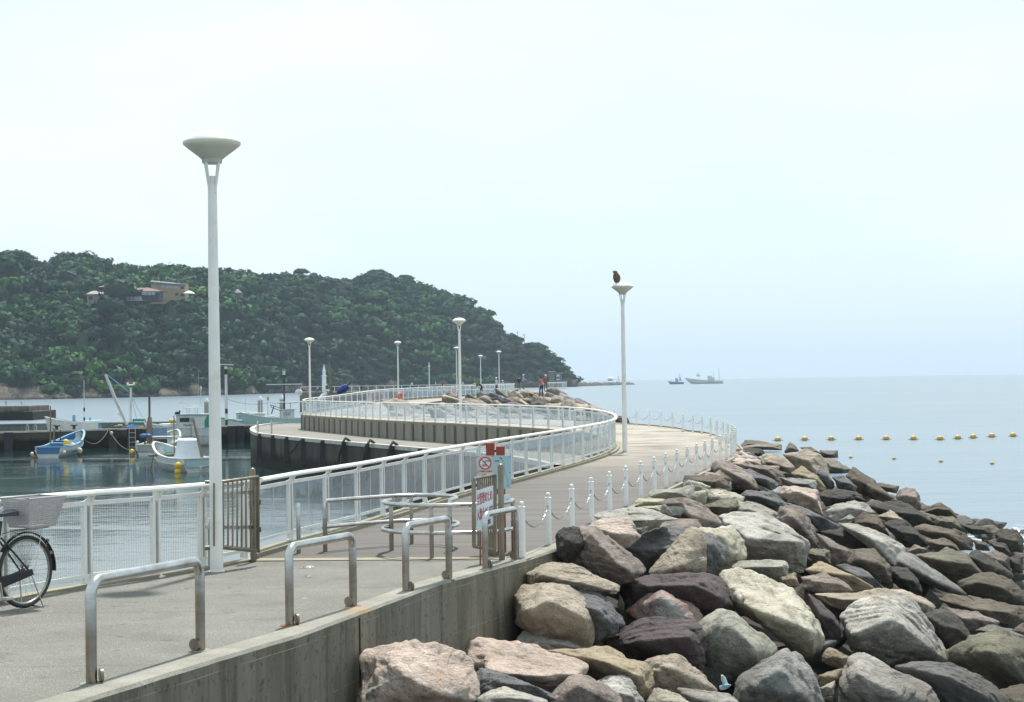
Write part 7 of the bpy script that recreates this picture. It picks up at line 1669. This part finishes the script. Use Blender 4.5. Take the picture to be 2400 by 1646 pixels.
# nets and gear heaped in the boats
def net(P, r, m_, label, seed):
    v, f_ = ico(4); n1 = fbm(v*2.2+seed, 4, seed); n2 = fbm(v*9+seed, 3, seed+1); V = v*(r*(1+.30*n1+.12*n2))[:, None]*np.array([1.2, 1, .55]); me = np_mesh('net', V, f_, m_); o = bpy.data.objects.new('net', me); col.objects.link(o); o.location = P; tag(o, label, 'net')
NETG = mat('net_green', (.06, .16, .14), (.03, .08, .08), rough=1, scale=9); NETB = mat('net_brown', (.22, .16, .11), (.12, .08, .06), rough=1, scale=9)
net(onb(r1, radians(87), .7, .75, .5), .35, NETB, 'brown net heaped at the left of the leftmost boat stern', 3); net(onb(r1, radians(87), 2.6, .1, .75), .4, mat('net_pale', (.5, .48, .42), (.3, .3, .28), scale=9), 'pale net heap amidships in the leftmost boat', 4)
# 2 boat with small wheelhouse
P2_ = wpt(350, 1068); a2 = radians(86); r2, *_ = boat(P2_, a2, 6.2, 2.45, .8, 'white boat with a small dark-windowed wheelhouse and blue waterline, middle moored boat', cap=BW, rise=1.0)
btxt(r2, '第八 海竜丸', .62, .42, .26); q = MB(); q.bar((-.02, 1.05, .30), (-.02, -1.05, .30), .05, .07); q.build('blue_stripe', BB, r2)
q = MB(); q.box((2.0, -.45, .8), (1.1, 1.3, 1.0)); q.box((2.0, -.45, 1.36), (1.35, 1.5, .07)); q.build('wheelhouse', BW, r2, bevel=.03); q = MB(); q.box((1.44, -.45, .95), (.04, 1.05, .5)); q.build('window', BLACKP, r2); q = MB(); q.box((1.5, -.35, 1.75), (.08, 1.2, .62)); q.build('windscreen', mat('tinted_screen', (.18, .28, .42), rough=.1), r2); q = MB()
for s_ in (-.95, .25): q.bar((1.5, s_, 1.4), (1.5, s_, 2.1), .06, .06, up=(0, 1, 0))
q.bar((1.5, -.95, 2.08), (1.5, .25, 2.08), .06, .06); q.build('frame', BAQ, r2)
mast(r2, 1.3, .35, .3, 4.3, .07, WOODB, lx=.2); q = MB(); q.tube([(1.5, .45, .9), (1.5, .42, 2.0), (1.52, .40, 2.9)], [.22, .26, .16], 9); q.build('furled_sail', mat('brown_sail', (.20, .12, .09), (.28, .22, .18), scale=3, stretch=(1, 1, .3)), r2, smooth=True)
mast(r2, .7, .55, .3, 1.1, .09, BLACK, nm='engine_post'); q = MB(); q.tube([(3.4, -1.6, 1.3), (3.4, .9, 1.3)], .07, 8); q.build('cross_beam', BW, r2)
q = MB(); q.tube([(3.0, 0, .9), (3.0, 0, 1.6)], [.28, .24], 12); q.build('winch', BW, r2, smooth=True)
q = MB(); q.ball((.9, .55, 1.5), .3, (1, 1.6, .6), 8, 6); q.build('blue_cloth', BB, r2)
for i, (x, y, sx) in enumerate(((.6, .5, .5), (.7, -.2, .6), (.7, -.8, .4))): q = MB(); q.box((0, 0, .15), (.5, sx, .32)); prim('fish_box', onb(r2, a2, x, y, .36), 'low timber fish box in the stern of the middle boat, %s one' % ('left', 'centre', 'right')[i], 'box', q, WOODB, rz=None) if False else tag(q.build('fish_box', WOODB, None, loc=onb(r2, a2, x, y, .36)), 'low timber fish box in the stern of the middle boat, %s one' % ('left', 'centre', 'right')[i], 'box')
fl_(onb(r2, a2, .1, 1.38, .3), .2, FY, 'ochre float hanging at the left stern corner of the middle boat'); fl_(onb(r2, a2, .3, 1.0, 1.0), .13, BW, 'small white float on the stern rail of the middle boat')
# 3 nearest moored boat with tall white cover, bow curling to the left
P3b = wpt(466, 1107); a3 = radians(124); r3, *_ = boat(P3b, a3, 6.0, 2.3, .82, 'nearest moored white boat with a tall white engine cover, partly behind the lamp pole', cap=BW, inside=BAQ, rise=.9)
q = MB(); q.add([(1.0, -.75, .35), (2.5, -.75, .35), (2.5, .75, .35), (1.0, .75, .35), (1.2, -.55, 2.0), (2.1, -.5, 2.05), (2.1, .5, 2.05), (1.2, .55, 2.0)], [(0, 1, 5, 4), (1, 2, 6, 5), (2, 3, 7, 6), (3, 0, 4, 7), (4, 5, 6, 7), (3, 2, 1, 0)]); q.build('engine_cover', mat('cover_white', (.76, .78, .82), (.68, .71, .76), rough=.5), r3, bevel=.12, smooth=True)
btxt(r3, '三 友 司 丸', .95, .48, .30); q = MB(); q.box((-.04, -.5, .28), (.05, .95, .26)); pl_ = q.build('name_plate', BW, r3); btxt(r3, '小坪港', -.18, .2, .17, x=-.075)
mast(r3, .4, -.55, .2, 3.0, .11, WOODB, lx=.6, ly=.45); mast(r3, 3.9, .0, .3, 3.1, .06, WOODB); mast(r3, 2.6, -.6, .3, 2.6, .03, DKW, nm='whip_aerial')
q = MB(); q.tube([(4.2, 1.6, .95), (4.2, -1.4, .95)], .08, 8); q.build('cross_beam', WOODB, r3)
crate(onb(r3, a3, 2.9, .45, .35), (.6, .5, .45), BLT, 'light blue box in the nearest moored boat', a3, BLT); crate(onb(r3, a3, 3.5, -.3, .35), (.5, .5, .5), BB, 'blue tub in front of the tall white cover', a3)
fl_(onb(r3, a3, .1, 1.3, .45), .2, FY, 'olive-yellow fender hanging on the nearest moored boat, upper of two'); fl_(onb(r3, a3, .1, 1.32, .08), .2, FY, 'yellow fender at the waterline of the nearest moored boat, lower of two'); fl_(onb(r3, a3, 3.2, -1.0, 1.05), .22, FC, 'cream float on the far rim of the nearest moored boat')
net(onb(r2, a2, 1.1, -.1, .7), .42, NETB, 'tan net heap in front of the small wheelhouse', 7); net(onb(r3, a3, 4.6, .1, .9), .32, NETG, 'green net in the bow of the nearest moored boat', 8); net(mole(283, 1.2)+Vector((0, 0, .2)), .3, NETB, 'small brown net pile on the mole near the ladder', 9)
# 4 cabin boat behind the mole
Y4 = 140.0; P4 = Vector(((500-1200)/F*Y4, Y4, WATER)); r4, *_ = boat(P4, radians(180), 7.6, 2.6, 1.75, 'large white cabin boat lying behind the mole left of the lamp pole', rise=.6)
q = MB(); q.box((2.6, 0, 2.35), (3.6, 2.1, 1.5)); q.box((5.4, 0, 1.95), (2.4, 1.9, .6)); q.build('cabin', BW, r4, bevel=.08); q = MB(); q.box((2.6, 0, 3.13), (3.9, 2.3, .1)); q.build('cabin_roof', BAQ, r4)
q = MB(); q.box((3.35, 1.07, 2.62), (1.15, .05, .42)); q.build('window', BLACKP, r4); q = MB(); q.box((2.65, 1.07, 2.62), (.2, .05, .42)); q.box((2.35, 1.07, 2.62), (.4, .05, .42)); q.build('window', GLZ, r4)
M = Matrix(((-1, 0, 0, 3.5), (0, 0, 1, 1.065), (0, 1, 0, 1.98), (0, 0, 0, 1))); text_mesh('TK2-4213', .28, 'registration_lettering', BLK, r4, M, .006)
q = MB(); 
for x in (2.2, 3.2):
    for y in (-.5, .5): q.bar((x, y, 3.15), (x, y, 3.75), .05, .05, up=(0, 1, 0))
q.box((2.6, 0, 3.8), (2.2, 1.4, .06)); q.build('flying_bridge', BW, r4); q = MB(); q.bar((1.6, 0, 3.8), (3.6, 0, 4.25), .06, .06); q.box((3.9, 0, 4.3), (.7, .15, .1)); q.bar((2.1, 0, 3.8), (3.6, .3, 4.25), .05, .05); q.build('radar_arm', BW, r4)
mast(r4, 1.6, 0, 3.8, 2.2, .06, BW); mast(r4, 1.8, .2, 3.8, 3.8, .015, BW, nm='whip_aerial'); q = MB(); q.lathe([(.1, 5.6), (.12, 5.8), (.03, 6.0)], (1.6, 0, 0), 8); q.build('masthead_light', BW, r4); q = MB(); q.add([(.9, 1.08, 1.75), (.2, 1.08, 1.75), (.2, 1.08, 3.1), (.55, 1.08, 3.08), (.85, 1.08, 2.5), (.9, 1.12, 1.75), (.2, 1.12, 1.75), (.2, 1.12, 3.1), (.55, 1.12, 3.08), (.85, 1.12, 2.5)], [(0, 1, 2, 3, 4), (9, 8, 7, 6, 5)]+[(i, (i+1) % 5, (i+1) % 5+5, i+5) for i in range(5)]); q.build('green_panel', BGR, r4)
for i, (dx, m_) in enumerate(((5.0, FY), (4.72, FC))): fl_(onb(r4, radians(180), dx*.72, 1.0, 2.2), .2, m_, '%s float on the foredeck of the cabin boat' % ('large yellow', 'pale yellow')[i])
q = MB(); q.ball((0, 0, .1), .16, (1.6, .8, 1), 10, 8); q.ball((.18, 0, .28), .08); tag(q.build('gull', BLACK, None, smooth=True, loc=onb(r4, radians(180), 3.05, .85, 2.8)), 'dark bird resting on the cabin boat roof corner', 'bird')
r4.scale = (.72, 1.0, .88)
# 5 blue and white boat behind the mole, left
Y5 = 141.0; P5 = Vector(((232-1200)/F*Y5, Y5, WATER+.35)); r5, *_ = boat(P5, radians(184), 4.6, 1.7, 1.65, 'low blue and white boat with its bow left, behind the mole at left', cap=BW, inside=BB, rise=.55)
mast(r5, 1.45, .1, .8, 4.4, .05, BW); q = MB(); q.tube([(1.45, .1, 1.6), (1.45, .1, 2.1)], .09, 8); q.tube([(1.45, .1, 2.6), (1.45, .1, 2.9)], .09, 8); q.build('mast_sleeve', BLACK, r5); q = MB(); q.box((2.45, 0, 2.0), (.25, .25, .6)); q.build('engine_box', BLT, r5); q = MB(); q.box((.9, 0, 1.85), (.2, .2, .5)); q.build('stern_box', BLT, r5); q = MB(); q.box((.7, 0, 1.75), (1.5, 1.2, .18), ry=.03); q.build('hatch_cover', mat('pale_aqua', (.55, .72, .76)), r5, bevel=.03)
r5.scale = (.92, 1.1, 1.08)
# 6 crane barge
Y6 = 141.5; P6 = Vector(((372-1200)/F*Y6, Y6, WATER)); r6, *_ = boat(P6, radians(180), 3.6, 2.2, 1.62, 'work boat with a slanting pale boom and a short floodlit mast behind the mole', hull=BGREY, cap=WOODB, inside=BLACK, rise=.1)
def loc_(x, y): v = atY(x, y, Y6-.2)-P6; return Vector((-v.x, -v.y, v.z))
q = MB(); q.tube([loc_(297.5, 996), loc_(270, 935), loc_(247, 878)], [.13, .15, .11], 10); q.build('boom', mat('boom_grey', (.52, .54, .55), rough=.4), r6, smooth=True)
q = MB(); q.tube([loc_(306, 990), loc_(306.5, 909)], [.12, .09], 8); q.build('mast', BW, r6, smooth=True); q = MB(); a = loc_(306.5, 902); q.box(a, (.6, .2, .1)); q.box(a+Vector((.28, 0, .1)), (.12, .2, .2)); q.box(a+Vector((-.28, 0, .1)), (.12, .2, .2)); q.build('floodlight', LAMPM, r6)
q = MB(); q.tube([loc_(252, 879), loc_(302, 917)], .03, 5); q.tube([loc_(252, 879), loc_(301, 920)], .03, 5); q.build('blue_line', BLT, r6); q = MB(); q.tube([loc_(271, 927), loc_(300, 921)], .02, 5); q.tube([loc_(309, 935), loc_(321, 985)], .012, 4); q.tube([loc_(311, 935), loc_(334, 978)], .012, 4); q.build('stay', DROPE, r6)
q = MB(); a = loc_(312, 1002); q.ball(a, .6, (1.15, .6, .42), 14, 8); q.build('blue_tarpaulin', mat('tarp_blue', (.04, .20, .62), (.10, .33, .70), scale=4), r6, smooth=True); q = MB(); a = loc_(331, 1002); q.box(a, (.35, .4, .3)); q.build('yellow_sheet', FY, r6, bevel=.05)
q = MB(); a, b_ = loc_(312, 983), loc_(340, 983); q.tube([a-Vector((0, 0, .9)), a, b_, b_-Vector((.2, 0, .7))], .06, 6); q.box((a+b_)/2-Vector((0, 0, .1)), (.9, .3, .16)); q.build('green_frame', BGR, r6)
q = MB(); a = loc_(281, 1003); q.box(a, (.55, .4, .3)); q.build('timber_box', WOODB, r6); q = MB(); q.ball(loc_(281, 999), .2, (1.3, 1, .7)); q.build('white_float', BW, r6, smooth=True)
q = MB(); a = loc_(281, 972); q.lathe([(.17, -.01), (.17, .01)], (0, 0, 0), 16); dsh = q.build('radar_reflector', LAMPM, r6); dsh.location = a+Vector((0, .1, 0)); dsh.rotation_euler = (1.4, 0, .3)
# pile posts and tall aerial post
post(350.7, 930, 1004, 137, .10, BLACK, 'mooring_pile', 'tall black pile standing behind the middle moored boat', 'pile')
Pt = atY(531, 1001, 146); root = empty('radar_mast', Pt, 0, 'black and white striped mast with a T-shaped radar bar right of the lamp pole', 'mast'); h_ = (1001-858)/F*146
for (z0, z1, m_, r_) in ((0, .12, BLACK, .13), (.12, .22, BW, .13), (.22, .30, BLACK, .14), (.30, .86, BW, .13), (.86, .95, BLACK, .14), (.95, .99, BW, .15)): q = MB(); q.lathe([(r_, z0*h_), (r_*.92, z1*h_)], (0, 0, 0), 10); q.build('mast_section', m_, root, smooth=True)
q = MB(); q.box((.0, 0, h_+.12), (1.4, .12, .09), ry=.04); q.build('radar_bar', BW, root)
for i, (x, yt, yb, s_) in enumerate(((609.5, 928, 986, .24), (660.5, 926, 972, .23), (483.5, 932, 962, .22))):
    Yp = 156.0; t_ = atY(x, yt, Yp); b2 = atY(x, yb, Yp); zb = WATER; h_ = t_.z-zb; root = empty('mooring_pile', (t_.x, Yp, zb), 0, ['thick pale mooring pile with white cone cap, just left of the quay', 'pale mooring pile with white cone cap nearest the curved railing', 'mooring pile with white cone cap seen beside the lamp pole'][i], 'pile')
    q = MB(); q.lathe([(s_, 0), (s_, h_-.42)], (0, 0, 0), 16); q.build('shaft', mat('pile_grey', (.42, .42, .38), (.32, .31, .27), scale=.8), root, smooth=True); q = MB(); q.lathe([(s_*1.18, h_-.46), (s_*1.18, h_-.36), (.02, h_)], (0, 0, 0), 16); q.build('cone_cap', LW, root, smooth=True); q = MB(); q.lathe([(s_*1.06, h_-2.3 if i == 0 else .2), (s_*1.06, h_-1.9 if i == 0 else .9)], (0, 0, 0), 16); q.build('collar', BLACK, root)
# boats right of the lamp pole
for (x, Y_, ang, L, B, D, hull, cap, ins, lb) in ((640, 152, 186, 5.0, 2.2, 1.65, BW, BGR, BAQ, 'white boat with green rim lying right of the striped mast'), (712, 151, 182, 5.4, 2.4, 2.0, BAQ, BAQ, BGREY, 'aqua green cabin boat moored against the second bend'), (600, 160, 178, 4.6, 2.2, 1.6, BW, BAQ, BGREY, 'white and aqua boat farther out between the cone-capped piles')):
    rr_, *_ = boat(Vector(((x-1200)/F*Y_, Y_, WATER)), radians(ang), L, B, D, lb, hull=hull, cap=cap, inside=ins, rise=.7)
    q = MB(); q.box((L*.3, 0, D+.35), (1.2, 1.1, 1.0)); q.box((L*.3, 0, D+.9), (1.6, 1.4, .08)); q.build('wheelhouse', BW, rr_, bevel=.03); q = MB(); q.box((L*.3, .57, D+.5), (.7, .05, .35)); q.build('window', GLZ, rr_)
    q = MB(); q.box((L*.62, 0, D+.12), (.9, .8, .35)); q.build('hatch', BAQ if hull is BW else BW, rr_, bevel=.03); mast(rr_, L*.25, 0, D+.8, 1.5, .04, BW)
    if x == 712: q = MB(); q.box((1.2, 0, D+1.6), (2.6, 1.6, .08)); q.build('canopy', BW, rr_); mast(rr_, 1.9, .2, D+.9, 3.4, .09, BLACK); q = MB(); q.box((1.9, .2, D+3.3), (3.4, .12, .09)); q.build('radar_bar', BW, rr_); q = MB(); q.ball((.5, .3, D+2.5), .35, (1, 1, .9)); q.build('radome', BW, rr_, smooth=True); q = MB(); q.lathe([(.13, D+4.2), (.13, D+4.6)], (1.9, .2, 0), 10); q.build('masthead_light', BW, rr_)
post(628, 938, 984, 153, .05, BW, 'mast', 'slim pale mast with an ochre lamp between the two cone-capped piles', 'mast'); q = MB(); q.lathe([(.1, 0), (.13, .2), (.05, .35)], (0, 0, 0), 8); o = q.build('mast_lamp', mat('lamp_ochre', (.5, .3, .08)), bpy.data.objects[-1] if False else None, smooth=True, loc=atY(628, 938, 153)); tag(o, 'ochre lantern topping the slim pale mast between the piles', 'lantern')
root = empty('gangway', atY(634, 952, 153), 0, 'dark open-framed gangway sloping down between the two cone-capped piles', 'gangway'); O_ = root.location
q = MB(); A_ = [atY(634, 949, 153)-O_, atY(661, 958, 153)-O_, atY(661, 964, 153)-O_, atY(636, 955, 153)-O_]
for a, b_ in ((0, 1), (3, 2), (0, 3), (1, 2)): q.bar(A_[a], A_[b_], .06, .06)
q.bar(A_[0].lerp(A_[1], .3), A_[0].lerp(A_[1], .3)-Vector((.25, 0, .75)), .09, .09); q.build('truss', DKW, root); q = MB(); q.box(A_[1]+Vector((-.05, 0, -.15)), (.22, .1, .3)); q.build('rusty_bracket', RUST, root)
rope(atY(531, 935, 146), atY(628, 944, 153), .3, .015, DROPE, 'thin mooring line from the striped mast to the slim pale mast'); rope(atY(632, 944, 153), atY(704, 942, 154), .15, .015, DROPE, 'thin line running right from the slim pale mast to the railing')
rope(mole(254, 0), onb(r2, a2, .3, 1.2, .5), .6, .02, ROPE, 'slack mooring rope from the mole to the middle moored boat'); rope(onb(r1, radians(87), 6.2, -.4, 1.6), mole(252, 0), 1.0, .02, ROPE, 'slack mooring rope from the leftmost boat up to the mole'); fl_(mole(257, -.3)-Vector((0, 0, .3)), .16, FC, 'pale float hanging on the mole between the left and middle boats')
rope(onb(r3, a3, 6.6, .3, 1.2), wpt(345, 1108)-Vector((0, 0, .1)), .5, .02, DROPE, 'anchor line slanting into the water left of the nearest moored boat')

# ------------------------------------------------------------------ ships at sea
Yf_ = 1440.0
sb_, *_ = boat(Vector(((1567.5-1200)/F*Yf_+13.2, Yf_, WATER)), radians(180), 12.6, 3.6, 2.0, 'small distant fishing vessel with blue hull, left of two at sea', hull=BLT, cap=BB, inside=BGREY, name='fishing_vessel', rise=.9)
q = MB(); q.box((6.4, 0, 3.5), (2.6, 2.4, 3.0)); q.build('wheelhouse', WW, sb_, bevel=.1); q = MB(); q.box((6.8, 0, 5.3), (1.4, 1.6, .8)); q.build('bridge', BGREY, sb_); mast(sb_, 4.2, 0, 1.8, 8.8, .16, BW); q = MB(); q.add([(4.0, 0, 3.0), (1.8, 0, 3.2), (3.8, 0, 9.2), (4.0, .05, 3.0), (1.8, .05, 3.2), (3.8, .05, 9.2)], [(0, 1, 2), (5, 4, 3), (0, 3, 4, 1), (1, 4, 5, 2), (2, 5, 3, 0)]); q.build('steadying_sail', mat('sail_cream', (.55, .52, .46)), sb_); mast(sb_, 11, 0, 2, 2.5, .14, BGREY)
s2_, *_ = boat(Vector(((1616-1200)/F*Yf_+30.0, Yf_, WATER)), radians(180), 29, 5.6, 2.7, 'long pale distant fishing vessel with raised bow, right of two at sea', hull=BW, cap=BGREY, inside=BGREY, name='fishing_vessel', rise=3.2)
q = MB(); q.box((10.8, 0, 4.2), (6.2, 4, 3.2)); q.build('deckhouse', BW, s2_, bevel=.1); q = MB(); q.box((12, 0, 6.5), (3.6, 3.2, 1.5)); q.build('bridge', BW, s2_); q = MB(); q.box((12, 1.62, 4.6), (2.6, .08, 2.2)); q.build('shelter_opening', SLT, s2_); mast(s2_, 8.6, 0, 5, 6.0, .16, BGREY); mast(s2_, 3.4, 0, 2.5, 12.3, .18, BGREY); mast(s2_, 22.5, 0, 3, 5.0, .2, BW); q = MB(); q.box((22.5, 0, 7.4), (3.6, 2, .8)); q.box((22.5, 0, 9), (1.3, 1.3, 1.2)); q.build('lookout_platform', WW, s2_); q = MB(); q.bar((3.4, 0, 5.6), (-2.5, 0, 6.2), .15, .15); q.build('boom', BGREY, s2_)

# ------------------------------------------------------------------ haze over everything
hz = bpy.data.materials.new('haze_air'); hz.use_nodes = True; t = hz.node_tree; t.nodes.clear(); pv = N(t, 'ShaderNodeVolumePrincipled'); pv.inputs['Color'].default_value = (.68, .84, 1.0, 1); pv.inputs['Density'].default_value = .00011; pv.inputs['Anisotropy'].default_value = .1
out = N(t, 'ShaderNodeOutputMaterial'); t.links.new(pv.outputs[0], out.inputs['Volume'])
q = MB(); q.box((0, R_/2-150, 60), (2*R_+400, R_+700, 160)); hzo = q.build('haze', hz); tag(hzo, kind='stuff'); hzo['label'] = 'pale sea haze filling the air'; hzo['category'] = 'haze'
